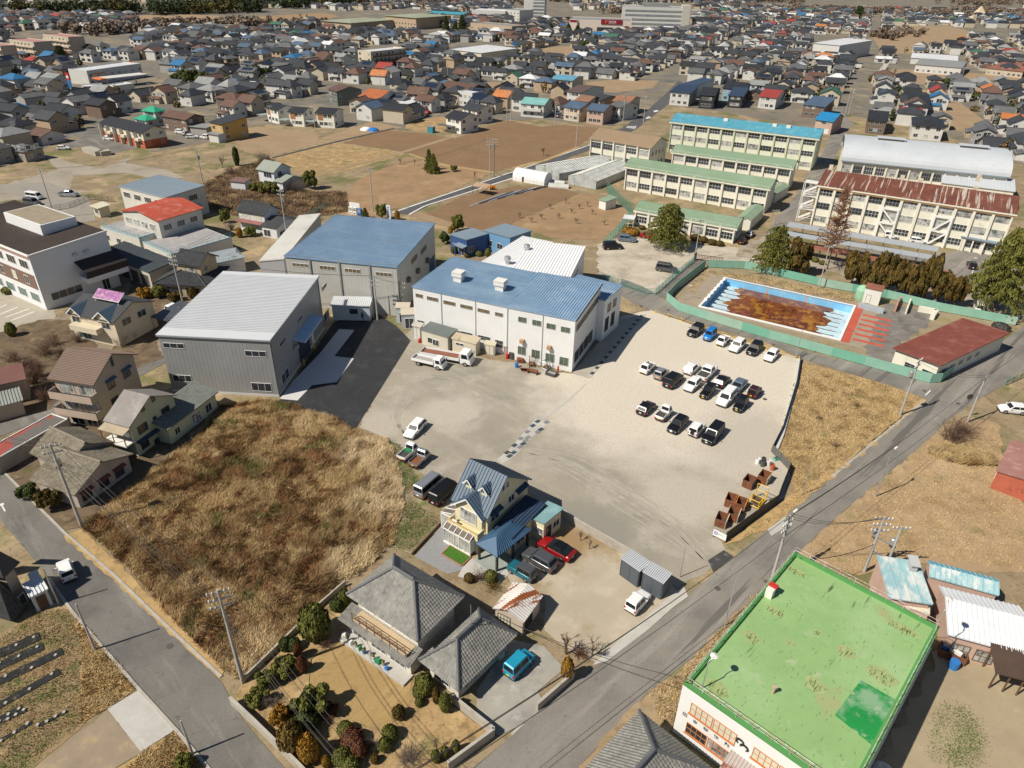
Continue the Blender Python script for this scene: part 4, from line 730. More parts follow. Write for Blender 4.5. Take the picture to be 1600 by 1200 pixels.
# G cream house
g=Bld('house','cream house with steep slate blue roof, two dormers and a blue porch','house',topx(at(762.5,807,5.2)+Vector((-4.5,3.2,0))),(762.5,807),(838.9,748),5.2,mCreamY,ov=.35,zp2=5.4)
g.rf=.4;g.walls('gable',3.5);g.roof('gable',3.5,m=mSlate,rib=.4,t=.16)
W0,D0=g.w,g.d;yr=D0*.4
def gable_box(b,name,x,y0,y1,z,wd,rise,wall,roof,win=True):
 "small gabled projection facing the front: dormer or cross gable"
 mb=MB();pr=[(x-wd/2,z),(x+wd/2,z),(x+wd/2,z+.01),(x,z+rise),(x-wd/2,z+.01)]
 return mb
def dormer(b,x,y0,y1,zb,zw,wd,rise,ov=.25):
 hw=wd/2;mb=MB();pr=[(x-hw,zb),(x+hw,zb),(x+hw,zw),(x,zw+rise),(x-hw,zw)];n=5
 mb.add([(px,y0,pz)for px,pz in pr]+[(px,y1,pz)for px,pz in pr],[tuple(range(n)),tuple(range(2*n-1,n-1,-1))]+[(i+n,(i+1)%n+n,(i+1)%n,i)for i in range(n)])
 d=mb.build('dormer',b.wall,b.root);r=MB();k=rise/hw*ov
 for sx in(-1,1):
  P=[(x+sx*(hw+ov),y0-ov,zw-k+.03),(x+sx*(hw+ov),y1,zw-k+.03),(x,y1,zw+rise+.03),(x,y0-ov,zw+rise+.03)]
  if sx<0:P=[P[1],P[0],P[3],P[2]]
  r.slab(P,.12);ribs(r,P,.4)
 r.build('dormer_roof',mSlate,d);tr=MB()
 for sx in(-1,1):tr.bar((x+sx*(hw+ov),y0-ov-.02,zw-k-.03),(x,y0-ov-.02,zw+rise-.03),.05,.18)
 tr.build('barge_board',G['white'],d);return d
dormer(g,1.15,1.1,yr+.1,6.2,7.3,.85,.5);dormer(g,3.45,1.1,yr+.1,6.2,7.3,.85,.5)
dormer(g,W0/2,-.5,yr*.75,2.6,5.0,3.9,1.7,.45)
f,p=win_mesh(2.4,1.9,4,0);o=put('window',f,FRW,g.root,(W0/2-1.2,-.505,2.9));put('pane',p,GLC,o)
for x in(.95,3.25):f,p=win_mesh(.4,.5,1,0);o=put('window',f,FRW,g.root,(x,1.095,6.75));put('pane',p,GL,o)
mb=MB();mb.box(.2,-1.7,2.0,W0-.1,-.51,2.15);mb.box(.2,-1.75,2.15,W0-.1,-1.65,3.1);mb.box(.2,-1.65,2.15,.3,-.51,3.1);mb.box(W0-.2,-1.65,2.15,W0-.1,-.51,3.1);mb.box(.3,-1.6,0,W0-.3,-.02,2.0);mb.build('balcony',mCreamY,g.root)
MB().box(.15,-1.8,3.1,W0-.05,-1.6,3.18).build('balcony_rail',mat('tan_rail',(.5,.36,.14),.7),g.root)
for x in(1.3,3.2):f,p=win_mesh(.5,.5,1,0);o=put('window',f,FRW,g.root,(x,-1.755,2.4));put('pane',p,GLC,o)
MB().box(.5,-1.5,2.2,1.2,-1.1,2.9).build('air_conditioner',G['offwhite'],g.root)
sr=MB();sr.box(.1,-2.5,0,W0-.6,-2.42,.35);sr.box(.1,-2.5,.35,.2,-1.62,2.2);sr.box(W0-.7,-2.5,.35,W0-.6,-1.62,2.2);sr.box(.1,-2.5,2.15,W0-.6,-2.42,2.3)
for i in range(6):x=.1+i*(W0-.8)/5;sr.box(x,-2.5,.35,x+.07,-2.43,2.15);sr.bar((x+.03,-2.5,2.33),(x+.03,-1.72,2.75),.07,.08)
sr.build('sunroom_frame',G['white'],g.root);MB().slab([(.15,-2.48,2.27),(W0-.65,-2.48,2.27),(W0-.65,-1.76,2.68),(.15,-1.76,2.68)],.02).build('sunroom_roof',mat('smoked_sheet',(.16,.13,.11),.2,.1),g.root)
MB().box(.2,-2.44,.35,W0-.7,-2.42,2.15).build('sunroom_glass',GLC,g.root)
sr=MB();sr.box(-1.7,-.8,0,-1.6,-.7,2.5);sr.box(-1.7,1.9,0,-1.6,2.0,2.5);sr.box(-1.7,-.8,2.4,-.01,-.7,2.5);sr.box(-1.7,-.8,2.4,-1.6,2,2.5)
for i in range(4):sr.bar((-1.7,-.75+i*.9,2.55),(-.01,-.75+i*.9,3.1),.07,.08)
sr.build('side_sunroom_frame',G['white'],g.root);MB().slab([(-1.68,-.75,2.5),(-.02,-.75,3.05),(-.02,1.95,3.05),(-1.68,1.95,2.5)],.02).build('side_sunroom_roof',mat('smoked_sheet',0),g.root);MB().box(-1.68,-.78,0,-.02,-.74,2.4).build('side_sunroom_glass',GLC,g.root)
for tl,br,nm in[((794,784),(806,790),2),((813,776),(826,784),2)]:
 u,z=g.raypx('R',*tl);g.winl('R',min(u,D0-1.5),3.9,min(u+1.2,D0-.4),4.9,2)
for u in(yr-.5,yr+.3):g.winl('R',u,6.6,u+.45,7.4,1)
for u,wd in((.4,2.0),(5.6,2.0)):MB().slab([(W0-.02,u-.2,5.1),(W0+.6,u-.2,4.8),(W0+.6,u+wd,4.8),(W0-.02,u+wd,5.1)],.12).build('window_hood',mNavyT,g.root)
g.winl('R',.6,3.3,2.2,4.6,2)
# wings of the cream house
b=Bld('house_wing','low wing with dark blue roof joined to the cream house','house wing',(769,826),(800,842),(850,790),3.0,mCreamY,ov=.2);b.walls('shed',.3,'x');b.roof('shed',.35,m=mNavyT,rib=.4);b.winl('R',1,.9,2.5,2,2)
b=Bld('garden_annex','small cream annex with pale teal corrugated roof beside the cream house','annex',(825,807),(850.5,822),(879,796.5),2.9,mCreamY,ov=.2);b.walls('shed',.25,'y');b.roof('shed',.25,'y',m=mTeal,rib=.35);b.winl('F',.4,1.0,2.0,2.0,2,GLC);b.winl('R',.5,.2,1.4,2.1,1,GL,FRD,name='door');b.winl('R',1.8,1,3,2,2)
b=Bld('porch','carport porch with blue metal hip roof and dark posts by the red car','porch',(743,848),(777,870),(830,826),2.7,mCreamY,ov=.15)
b.roof('hip',.9,m=corr('porch_blue',(.05,.115,.2),.08,.45),rib=.35)
for x in(.15,b.w-.15):
 for y in(.15,b.d*.5,b.d-.2):b.bx('post',x-.12,y-.12,0,x+.12,y+.12,b.h,G['dark'])
b.bx('floor_slab',-.3,-.4,0,b.w+.3,b.d,.12,mat('green_slab',(.3,.34,.31),.9));b.bx('back_wall',b.w*.3,b.d*.55,.12,b.w-.3,b.d*.58,b.h-.05,G['iron'])
# patch of bright turf with brick edging
tp=g4(400,600,[(1215,1010),(1345,1085),(1285,1140),(1160,1065)]);sheet('artificial_turf',tp,.09,G['turf']);wallrun('brick_edging','low red brick edging around the bright green turf','edging',tp+tp[:1],.14,.12,mat('edging_brick',(.36,.16,.1),.85,.2,2))
# H tile-roofed house: upper hip, lower wing, pent roof and balcony
mStucco=mat('pale_stucco',(.62,.58,.5),.85,.06,.5)
h=Bld('tile_roofed_house','two-storey house with big grey tiled hip roof beside the dormant lawn','house',(540,922),(652,996),(730,928),5.6,mStucco,ov=.75)
h.walls('hip');h.roof('hip',2.3,m=mTile,tile=(.3,.33),cap=mCap)
for i in range(3):h.winl('F',.5+i*2.4,3.4,2.3+i*2.4,4.9,2,GLC)
h.winl('L',.5,3.4,1.8,4.6,2);h.winl('R',1.2,3.6,3,4.8,2)
P0=[(-1.0,-2.0,2.45),(h.w+.6,-2.0,2.45),(h.w+.6,0,3.05),(-1.0,0,3.05)];mb=MB();mb.slab(P0,.12);mb.build('pent_roof',mTile,h.root);tm=MB();tile_plane(tm,P0,.3,.33);o=tm.build('roof_tile',mTile,h.root);o['kind']='stuff'
mb=MB();mb.box(.6,-1.5,2.95,h.w-.2,-.1,3.05);mb.build('balcony_floor',mat('tan_deck',(.5,.38,.24),.8),h.root);rl=MB()
for i in range(8):x=.6+i*(h.w-.9)/7;rl.box(x,-1.52,2.8,x+.06,-1.46,4.0)
for z in(3.3,3.65,3.97):rl.box(.6,-1.52,z,h.w-.2,-1.47,z+.05)
rl.build('balcony_railing',mat('rusty_rail',(.16,.09,.06),.7,.2),h.root);h.bx('front_wall',-.4,-1.2,0,h.w,-.01,2.6,mStucco)
for i in range(3):h.winl('F',.2+i*2.6,.4,2.2+i*2.6,2.0,3,GL,off=1.2)
h.bx('terrace',-.6,-2.6,0,h.w+.3,-1.21,.3,G['concrete'])
h2=Bld('tile_roofed_wing','single-storey wing with grey tiled hip roof and long street corner eave','house wing',(654,1024),(716,1073),(808,984),3.1,mStucco,ov=.7)
h2.walls('hip');h2.roof('hip',1.9,m=mTile,tile=(.3,.33),cap=mCap);h2.winl('R',.8,.6,2.8,2.0,3,GLC);h2.winl('R',3.4,.6,5,2.0,2,GLC);h2.winl('F',.6,.5,2.6,2.0,2)
MB().box(h2.w+.001,5.6,.2,h2.w+.35,6.3,.9).build('air_conditioner',G['offwhite'],h2.root);MB().tube((h2.w*.5,h2.d*.55,5),(h2.w*.5,h2.d*.55,8),.03).build('antenna_mast',G['steel'],h2.root)
# rusty barn, storage containers
b=Bld('small_barn','small barn with rust-streaked white sheet roof behind the tiled house','barn',(770,950),(818,973),(858,936),2.4,mat('barn_board',(.5,.42,.34),.85,.15,.8),ov=.2)
b.walls('gable',.7,'y');b.roof('gable',.7,'y',m=mat('rust_streaked_roof',(.62,.6,.57),.7,.08,.5,layers=[((.27,.085,.03),1.3,.5,.54,(1,.1,.12),rad(-55))]),rib=.3,t=.08);b.winl('F',.3,.2,1.8,1.9,4,GLY,FRD,2);b.winl('R',.4,.3,2,1.7,3,GL,FRD)
mCont=corr('slate_container',(.09,.105,.125),.05,.5);mCTop=corr('container_roof',(.5,.52,.55),.05,.45)
for i,(p0,p1,p2)in enumerate([((970,872),(1000,893),(1014,878)),((1004,893),(1037,912),(1050,897))]):
 b=Bld('storage_container',['slate grey storage container with light roof, the one nearer the block wall','slate grey storage container with light roof, the one nearer the road'][i],'container',p0,p1,p2,2.6,mCont,ov=.05,group='pair of storage containers')
 b.walls();b.roof('shed',.12,m=mCTop,rib=.22,t=.1);b.winl('F',.05,.1,b.w-.05,b.h-.25,2,mCont,mCont,name='door');clad(b,'R',.25,mCont,off=.03)
# I green-roofed office
mGreenR=mat('green_coated_roof',(.26,.42,.165),.65,.06,.25,.15,6,layers=[((.32,.47,.22),.12,.48,.66),((.34,.37,.17),.2,.6,.66),((.09,.12,.05),.9,.63,.68,(1,.14,1),rad(-44)),((.2,.36,.14),2.5,.56,.7),((.38,.46,.27),.35,.6,.68)])
gi=Bld('office_block','white office block with a bright green flat roof and railings at the roadside','office',(1067,1070),topx(at(1067,1070,6.6)+at(1478,988,6.6)-at(1248,868,6.6)),(1248,868),6.6,mat('white_render',(.78,.78,.76),.7,.04,.4,layers=[((.62,.61,.57),.8,.6,.8,(1,1,.15))]),ov=0)
gi.walls();gi.bx('roof',.45,.45,gi.h+.003,gi.w-.45,gi.d-.45,gi.h+.03,mGreenR)
pm=MB();q=.45
for x0,y0,x1,y1 in((0,0,gi.w,q),(0,gi.d-q,gi.w,gi.d),(0,q,q,gi.d-q),(gi.w-q,q,gi.w,gi.d-q)):pm.box(x0,y0,gi.h+.002,x1,y1,gi.h+.28)
pm.build('parapet',mat('green_kerb',(.1,.3,.09),.55,.08,.5),gi.root)
cpt=[at(1304,1117,6.63),at(1345,1063,6.63),at(1414,1102,6.63),at(1374,1172,6.63)];pl=[(min(gi.w-.46,(p-gi.o).dot(gi.ex)),(p-gi.o).dot(gi.ey))for p in cpt]
MB().prism(pl,gi.h+.034,gi.h+.06).build('roof_patch',mat('dark_green_patch',(.02,.26,.06),.5,.1,.5,layers=[((.22,.38,.22),.3,.5,.62),((.34,.42,.3),.9,.56,.68)]),gi.root)
sk=MB();rk=random.Random(8);loc2=lambda px:((at(*px,6.63)-gi.o).dot(gi.ex),(at(*px,6.63)-gi.o).dot(gi.ey))
STN=[((1175,995),1.0,.55),((1212,955),1.0,.5),((1322,1018),.9,.7),((1275,1070),1.0,.8),((1385,1060),1.4,.9),((1425,990),1.7,.55),((1120,1075),1.1,.7),((1278,987),.4,.25),((1245,893),1.2,.4)]
for px,ra,rb_ in STN:
 cx,cy=loc2(px);cx=min(gi.w-.5-ra*1.2,cx);cy=min(gi.d-.5-rb_*1.2,cy);n=22;MB().prism([(cx+ra*math.cos(a)*rk.uniform(.8,1.15),cy+rb_*math.sin(a)*rk.uniform(.8,1.15))for a in np.linspace(0,2*math.pi,n,endpoint=False)],gi.h+.032,gi.h+.036).build('roof_stain',mat('roof_stain',(.33,.4,.17),.8,.1,1,layers=[((.26,.36,.14),1.5,.5,.6),((.2,.2,.09),3,.56,.66)]),gi.root)
 for k_ in range(int(16*ra)):x,y=cx+rk.uniform(-.7,.7)*ra,cy+rk.uniform(-.6,.6)*rb_;l=rk.uniform(.1,.55);sk.box(x-.025,y-l,gi.h+.04,x+.025,y,gi.h+.043)
for k_ in range(150):x,y=rk.uniform(.8,gi.w-1),rk.uniform(1,gi.d-1);l=rk.uniform(.08,.4);sk.box(x-.018,y-l,gi.h+.031,x+.018,y,gi.h+.0335)
o=sk.build('stain_streak',mat('roof_streak',(.1,.13,.05),.8,.3,2),gi.root);o['kind']='stuff'
def railing(b,segs,z,hh=.9,m=None,sp=1.4,name='railing'):
 mb=MB()
 for(x0,y0),(x1,y1)in segs:
  L=math.hypot(x1-x0,y1-y0);n=max(1,int(L/sp))
  for i in range(n+1):x,y=x0+(x1-x0)*i/n,y0+(y1-y0)*i/n;mb.tube((x,y,z),(x,y,z+hh),.025,n=5)
  for f in(.45,1):mb.tube((x0,y0,z+hh*f),(x1,y1,z+hh*f),.025,n=5)
 return mb.build(name,m or G['steel'],b.root)
mRail=mat('red_white_rail',(.55,.36,.33),.6,.1,1,layers=[((.7,.7,.7),2,.5,.55)])
railing(gi,[((.2,.2),(gi.w-.2,.2)),((.2,.2),(.2,gi.d-.2)),((.2,gi.d-.2),(gi.w-.2,gi.d-.2)),((gi.w-.2,.2),(gi.w-.2,gi.d-.2))],gi.h+.28,.75,mRail)
for x0 in(1.1,6.9):gi.winl('F',x0,3.9,x0+2.1,5.3,4,GLY,mat('orange_sash',(.55,.2,.07),.6),1);gi.winl('F',x0+2.2,3.9,x0+4.3,5.3,4,GLY,mat('orange_sash',0),1)
gi.winl('F',1.1,1.2,3.1,2.6,4,GL,mat('orange_sash',0),1);gi.winl('F',3.2,1.2,5.2,2.6,4,GLC,mat('orange_sash',0),1)
for x0 in(1.0,6.8):gi.bx('sill',x0,-.12,3.78,x0+4.4,.001,3.89,mat('orange_sash',0))
gi.bx('sill',1.0,-.12,1.08,5.3,.001,1.19,mat('orange_sash',0))
def letters(txt,size,m,parent,loc,rot,name='lettering',sp=1.0):
 cu=bpy.data.curves.new(name,'FONT');cu.body=txt;cu.size=size;cu.extrude=.015;cu.space_character=sp;o=bpy.data.objects.new('tmp',cu);COL.objects.link(o)
 bpy.context.view_layer.update();me=bpy.data.meshes.new_from_object(o.evaluated_get(bpy.context.evaluated_depsgraph_get()));bpy.data.objects.remove(o);bpy.data.curves.remove(cu)
 return put(name,me,m,parent,loc,rot=rot)
glyph=[[(0,.5,1,.58),(0,.92,1,1),(0,0,.1,1),(.45,0,.55,1),(.9,0,1,1),(0,0,1,.08)],[(.45,0,.55,1),(0,.6,1,.7),(.1,.1,.9,.2),(.15,.3,.3,.6),(.7,.3,.85,.6)],[(0,.85,.6,.95),(.25,.3,.35,1),(0,.55,.6,.65),(.7,.4,.8,1),(.9,.3,1,1),(0,.2,1,.3),(.45,0,.55,.3)],[(.2,0,.3,.8),(.05,.6,.2,1),(.45,.8,1,.9),(.5,0,.6,1),(.6,.5,1,.58),(.6,.25,1,.33)],[(0,.9,.45,1),(.02,0,.12,.9),(.12,.5,.45,.9),(.6,.8,1,.9),(.6,.1,.7,.8),(.7,.5,1,.58),(.85,0,.93,.5)]]
for i,gl in enumerate(glyph):
 mb=MB()
 for x0,z0,x1,z1 in gl:mb.box(x0*.42,-.03,z0*.42,x1*.42,.002,z1*.42)
 mb.build('sign_character',G['dark'],gi.root,loc=(.55+i*1.02,0,3.05))
em=MB()
for cx,cz,a0,a1,sg in((0,.25,-20,250,1),(.45,-.1,-60,200,-1)):
 pts=[(cx+.33*math.cos(rad(a)),cz+.28*math.sin(rad(a)))for a in np.linspace(a0,a1,14)]
 for k,((x0,z0),(x1,z1))in enumerate(zip(pts,pts[1:])):em.bar((x0,-.02,z0),(x1,-.02,z1),.05,.1+.16*math.sin(k/13*math.pi))
em.build('emblem',G['dark'],gi.root,loc=(5.75,0,4.45))
aw=MB();P0=[(5.3,-2.2,2.5),(12,-2.2,2.5),(12,.01,3.1),(5.3,.01,3.1)];aw.slab(P0,.06);ribs(aw,P0,.28,.1,.08);aw.build('corrugated_awning',mat('rusty_corrugated',(.42,.36,.33),.75,.1,.5,layers=[((.25,.09,.06),1,.52,.62,(1,.2,1),rad(46))]),gi.root)
yb=loc2((1200,935))[1];gi.bx('roof_box',.5,yb,gi.h+.03,1.2,yb+.7,gi.h+1.1,G['offwhite']);gi.bx('roof_box_lid',.45,yb+.5,gi.h+1.1,1.3,yb+1.1,gi.h+1.25,G['red'])
MB().lathe([(.12,0),(.12,.7),(.18,.75),(.18,.9)],8,c=(6.0,4.6,gi.h+.03)).build('roof_pipe',mat('pinkish_pipe',(.5,.33,.26),.6),gi.root)
for px,nm in(((1098,1072),'l'),((1478,990),'r')):
 q=at(*px,6.9)-gi.o;x,y=max(.25,min(gi.w-.25,q.dot(gi.ex))),max(.25,min(gi.d-.25,q.dot(gi.ey)));mb=MB();mb.tube((x,y,gi.h),(x,y,gi.h+2.7),.05);prev=Vector((x,y,gi.h+2.7));dx=-.5 if nm=='l' else .5
 for a in np.linspace(0,1,7)[1:]:cur=Vector((x+dx*.2*math.sin(a*6),y+a*.9,gi.h+2.7+.8*math.sin(a*2)));mb.tube(prev,cur,.04);prev=cur
 mb.build('lamp_arm',G['steel'],gi.root);MB().lathe([(.05,.15),(.35,0),(.33,-.05)],12,c=tuple(prev)).build('lamp_shade',G['offwhite'],gi.root)
MB().lathe([(.9,0),(.9,1.3),(.5,1.7),(.2,1.8)],14).build('side_tank',G['steel'],gi.root,loc=(gi.w+1.0,8.5,.0));MB().box(-.4,-.3,0,.4,.3,1).build('side_unit',G['offwhite'],gi.root,loc=(gi.w+.6,6.2,1.5))
MB().tube((gi.w+.1,1,5.4),(gi.w+.1,gi.d-2,5.8),.06).build('wall_pipe',G['offwhite'],gi.root)
# J tiled roof at the bottom edge
j=Bld('tile_roofed_house','grey tiled hip roof at the bottom edge next to the white office','house',(1000,1105),(868,1245),(1124,1197),4.3,mStucco,ov=.7);j.walls('hip');j.roof('hip',2.4,m=mTile,tile=(.3,.33),cap=mCap);j.winl('L',1,1,3,2.5,2)
j2=Bld('lean_to','dark flat lean-to roof at the bottom below the rusty awning','shed',(1150,1210),(1182,1240),(1190,1196),2.6,G['dark']);j2.walls();j2.roof('shed',.15,m=corr('charcoal_sheet',(.09,.09,.095)))
# K sheds at right
mFadB=mat('faded_blue_sheet',(.3,.48,.52),.65,.1,.3,layers=[((.58,.62,.6),.9,.47,.58,(1,.45,1),rad(-20)),((.38,.2,.11),1.8,.66,.74)]);mPinkW=mat('pink_wall',(.55,.38,.31),.8,.08,.5);mSheetW=corr('white_sheet',(.7,.72,.74),.04,.45,layers=[((.6,.6,.6),.3,.55,.75)])
K1=Bld('sheet_roofed_shed','shed with peeling pale blue sheet roof behind the green roofed office','shed',g4(1380,840,[(45,470)],5)[0],g4(1380,840,[(388,522)],5)[0],g4(1380,840,[(290,210)],5)[0],3.6,mPinkW,ov=.2);K1.walls('shed',.4);K1.roof('shed',.4,m=mFadB,rib=.9)
K1.bx('vent_box',K1.w*.72,K1.d*.72,3.6,K1.w*.9,K1.d*.92,4.9,mat('grey_vent',(.45,.46,.45),.6));MB().slab([(K1.w*.68,K1.d*.68,4.9),(K1.w*.95,K1.d*.68,4.9),(K1.w*.95,K1.d*.97,5.1),(K1.w*.68,K1.d*.97,5.1)],.05).build('vent_lid',mat('grey_vent',0),K1.root)
z5=lambda x,y:(1380+x/5,840+y/5)
K2=Bld('long_shed','long shed with clean white sheet roof and open pens, right of the green roof','shed',z5(505,752),z5(1180,935),z5(370,325),3.1,mPinkW,ov=.3,zp2=3.6);K2.rf=.62
K2.walls('gable',.9);K2.roof('gable',.9,m=mSheetW,rib=.45)
for i in range(4):K2.winl('F',.5+i*2.2,.3,2.2+i*2.2,1.9,3,GLC,G['wood'],1)
K3=Bld('long_shed','narrow blue sheet roofed shed behind the long white one','shed',z5(360,300),z5(905,450),z5(335,170),3.0,mPinkW,ov=.15);K3.rf=.55;K3.walls('gable',.5);K3.roof('gable',.5,m=mFadB,rib=.5);PLn=K3.planes('gable',.5)[1];MB().slab([Vector(p)+Vector((0,0,.05))for p in PLn],.04).build('roof_sheet',corr('clean_blue_sheet',(.12,.4,.52),.06),K3.root)
K4=Bld('brown_shed','dark brown roofed open shed at the right edge by the stony yard','shed',z5(880,1055),z5(1250,1150),z5(845,855),2.6,G['wood'],ov=.1);K4.roof('shed',.5,m=corr('brown_corrugated',(.1,.065,.05),.1,.6),rib=.2)
for i in range(4):
 for y in(.2,K4.d-.2):K4.bx('post',i*K4.w/3.2+.1,y-.06,0,i*K4.w/3.2+.22,y+.06,2.5+(.4 if y>1 else 0),G['wood'])
K5=Bld('low_lean_to','low cream lean-to squeezed between the green roof and the peeling blue shed','shed',z5(55,500),z5(365,600),z5(385,530),2.6,mPinkW,ov=.1);K5.walls('shed',.2);K5.roof('shed',.2,m=mat('cream_sheet',(.62,.56,.44),.7,.1,.6,layers=[((.3,.42,.44),.5,.55,.6)]))
t=thing('scrap_bin','rusty bin of junk in the shade beside the office block','bin',at(*z5(530,930)),rad(-30));mb=MB();mb.box(-1.2,-.7,0,1.2,-.62,1);mb.box(-1.2,.62,0,1.2,.7,1);mb.box(-1.2,-.62,0,-1.12,.62,1);mb.box(1.12,-.62,0,1.2,.62,1);mb.build('bin_wall',G['rust'],t)
for i in range(6):MB().box(-.3,-.2,0,.3,.2,.35).build('junk',random.choice([G['steel'],G['bluep'],G['iron'],G['offwhite']]),t,loc=(-.8+.3*i,random.uniform(-.3,.3),.6+random.random()*.2),rz=random.random()*3)
MB().lathe([(.45,0),(.47,.5),(.45,1)],12).build('drum',G['bluep'],t,loc=(.2,-1.4,0))
# L red house at right edge
L1=Bld('red_house','brick red house with white framed windows at the right edge','house',(1556,735),(1572,741),(1600,660),3.0,mat('brick_red_wall',(.45,.12,.07),.8,.08,.6),ov=.2)
L1.w=9;L1.d=9;L1.walls('shed',.8,'y');L1.roof('shed',.8,'y',m=mat('mauve_roof',(.32,.17,.15),.8,.1,.5,layers=[((.45,.28,.25),.6,.5,.7)]),rib=.45)
for i in range(3):L1.winl('L',.8+i*2.8,.8,2+i*2.8,2.1,2)
L1.bx('upper_storey',4,1,3.2,9,9,6,mat('brick_red_wall',0));MB().slab([(3.7,.7,6.0),(9,.7,6.4),(9,9.3,6.4),(3.7,9.3,6.0)],.15).build('upper_roof',mat('mauve_roof',0),L1.root)
# ---------------------------------------------------------------- left cluster
mMauve=mat('mauve_wall',(.46,.36,.29),.85,.06,.5);mGreyW=mat('grey_wall',(.3,.28,.25),.85,.08,.5)
m1=Bld('tall_house','three-storey mauve house with brown gabled roof and stacked balconies','house',(72.5,589),(145,600),9.4,8.0,mMauve,ov=.5);m1.walls('gable',2.3);m1.roof('gable',2.3,m=corr('brown_slate_roof',(.2,.14,.11),.06,.65),rib=.25,ribalong='eave',t=.16)
for z in(2.3,5.0):
 mb=MB();mb.box(-.2,-1.4,z,m1.w+.2,-.001,z+.15);mb.box(-.2,-1.4,z+.15,m1.w+.2,-1.28,z+1.25);mb.box(-.2,-1.28,z+.15,-.08,-.001,z+1.25);mb.box(m1.w+.08,-1.28,z+.15,m1.w+.2,-.001,z+1.25);mb.build('balcony',mMauve,m1.root);mb=MB();mb.box(-.22,-1.42,z+1.25,m1.w+.22,-1.26,z+1.31);mb.build('balcony_rail',G['dark'],m1.root)
 for i in range(2):m1.winl('F',.6+i*3.2,z+.2,3+i*3.2,z+2.1,2,GLC)
m1.winl('F',.8,.1,3,2.1,2);m1.winl('F',3.4,.1,6,2.1,3)
for u,z in((2.2,5.2),(5.5,5.2),(4,8.2),(2.0,2.4)):m1.winl('R',u,z,u+(1.5 if z<8 else .5),z+1.4,2,GL,FRD)
for u in(2.2,5.5):MB().slab([(m1.w,u-.2,6.9),(m1.w+.5,u-.2,6.7),(m1.w+.5,u+1.7,6.7),(m1.w,u+1.7,6.9)],.15).build('window_hood',mat('slate_hood',(.1,.14,.2),.5),m1.root)
mMint=mat('mint_stucco',(.47,.49,.34),.85,.06,.5);m2=Bld('mint_house','pale green two-storey house with weathered grey gable roof and glazed balcony','house',(160,655),(201,666),(272,614),5.5,mMint,ov=.4);m2.walls('gable',2.2);m2.roof('gable',2.2,m=mat('weathered_shingle',(.26,.235,.22),.85,.12,.8,layers=[((.36,.33,.3),.5,.5,.7)]),t=.14)
m2.bx('balcony',-.2,-1.5,2.6,m2.w+.2,-.001,2.8,G['offwhite']);MB().slab([(-.3,-1.6,4.7),(m2.w+.3,-1.6,4.7),(m2.w+.3,.01,5.1),(-.3,.01,5.1)],.05).build('balcony_roof',mat('tan_sheet',(.42,.34,.24),.6),m2.root)
for x in(-.15,m2.w*.5,m2.w+.1):m2.bx('balcony_post',x-.05,-1.45,2.8,x+.05,-1.35,4.7,G['wood'])
m2.winl('F',.3,2.9,m2.w-.3,4.6,3,GLC,G['wood'])
for u,z,w_ in((1,3.0,1.7),(5.4,3.2,1.5),(3.8,3.4,.6),(2.4,5.9,.6),(4.4,6.3,.6),(.8,.6,1.4),(3,.1,.9),(5,.6,1.2)):m2.winl('R',u,z,u+w_,z+(1.3 if w_>1 else .8),2,GL,FRD)
MB().slab([(m2.w,.2,2.4),(m2.w+.7,.2,2.2),(m2.w+.7,6,2.2),(m2.w,6,2.4)],.08).build('pent_roof',mNavyT,m2.root)
m3=Bld('tiled_lean_to','long lean-to with grey green roof tiles joined to the mint house','shed',(262,671),(341,611),(322,600),3.0,mMint,ov=.4);m3.d=max(m3.d,3.2);m3.walls('shed',.9);m3.roof('shed',.9,m=mat('greenish_tile',(.17,.185,.17),.7,.12,.5,island=.15),tile=(.3,.33));m3.winl('F',1,.9,2,2,2);m3.winl('F',4.5,.3,6.5,2.1,3,GLC);m3.winl('F',7.5,.6,8.8,2,2)
m4=Bld('old_tiled_house','old low house with brown-grey tiled gable, upper of the two by the left road','house',(45,705),(100,732),(162,682),3.1,mat('shabby_wall',(.4,.35,.3),.9,.12,.8),ov=.5);m4.walls('gable',1.7);m4.roof('gable',1.7,m=mTileBr,tile=(.32,.34));m4.winl('R',1,1,2.5,2.2,2)
m5=Bld('old_tiled_house','old low house with patched brown tiled gable, lower one beside the vacant lot','house',(45,748),(115,772),(202,706),2.9,mat('shabby_wall',0),ov=.5);m5.walls('gable',1.6);m5.roof('gable',1.6,m=mTileBr,tile=(.32,.34))
for u in(.6,3.2,5.6):m5.winl('R',u,.6,u+1.4,1.9,2,GL,FRD);MB().slab([(m5.w,u-.2,2.2),(m5.w+.6,u-.2,2.0),(m5.w+.6,u+1.6,2.0),(m5.w,u+1.6,2.2)],.05).build('window_hood',mat('maroon_hood',(.2,.06,.05),.7),m5.root)
b=Bld('flat_garage','flat roofed garage with white edging and a red terrace at the left edge','garage',(-12,722),(66,678),(50,664),2.3,G['block'],ov=0);b.w=11;b.walls();b.flat(mat('red_terrace',(.34,.08,.06),.85,.15,.4,layers=[((.14,.13,.12),.1,.5,.52)]),.15,.12,G['white'])
b=Bld('flat_garage','dark flat roofed outbuilding below the tall mauve house','garage',(63,685),(108,652),(98,637),2.0,G['block'],ov=0);b.walls();b.flat(mat('dark_felt',(.07,.07,.072),.85,.15,.5),.12,.1,G['block'])
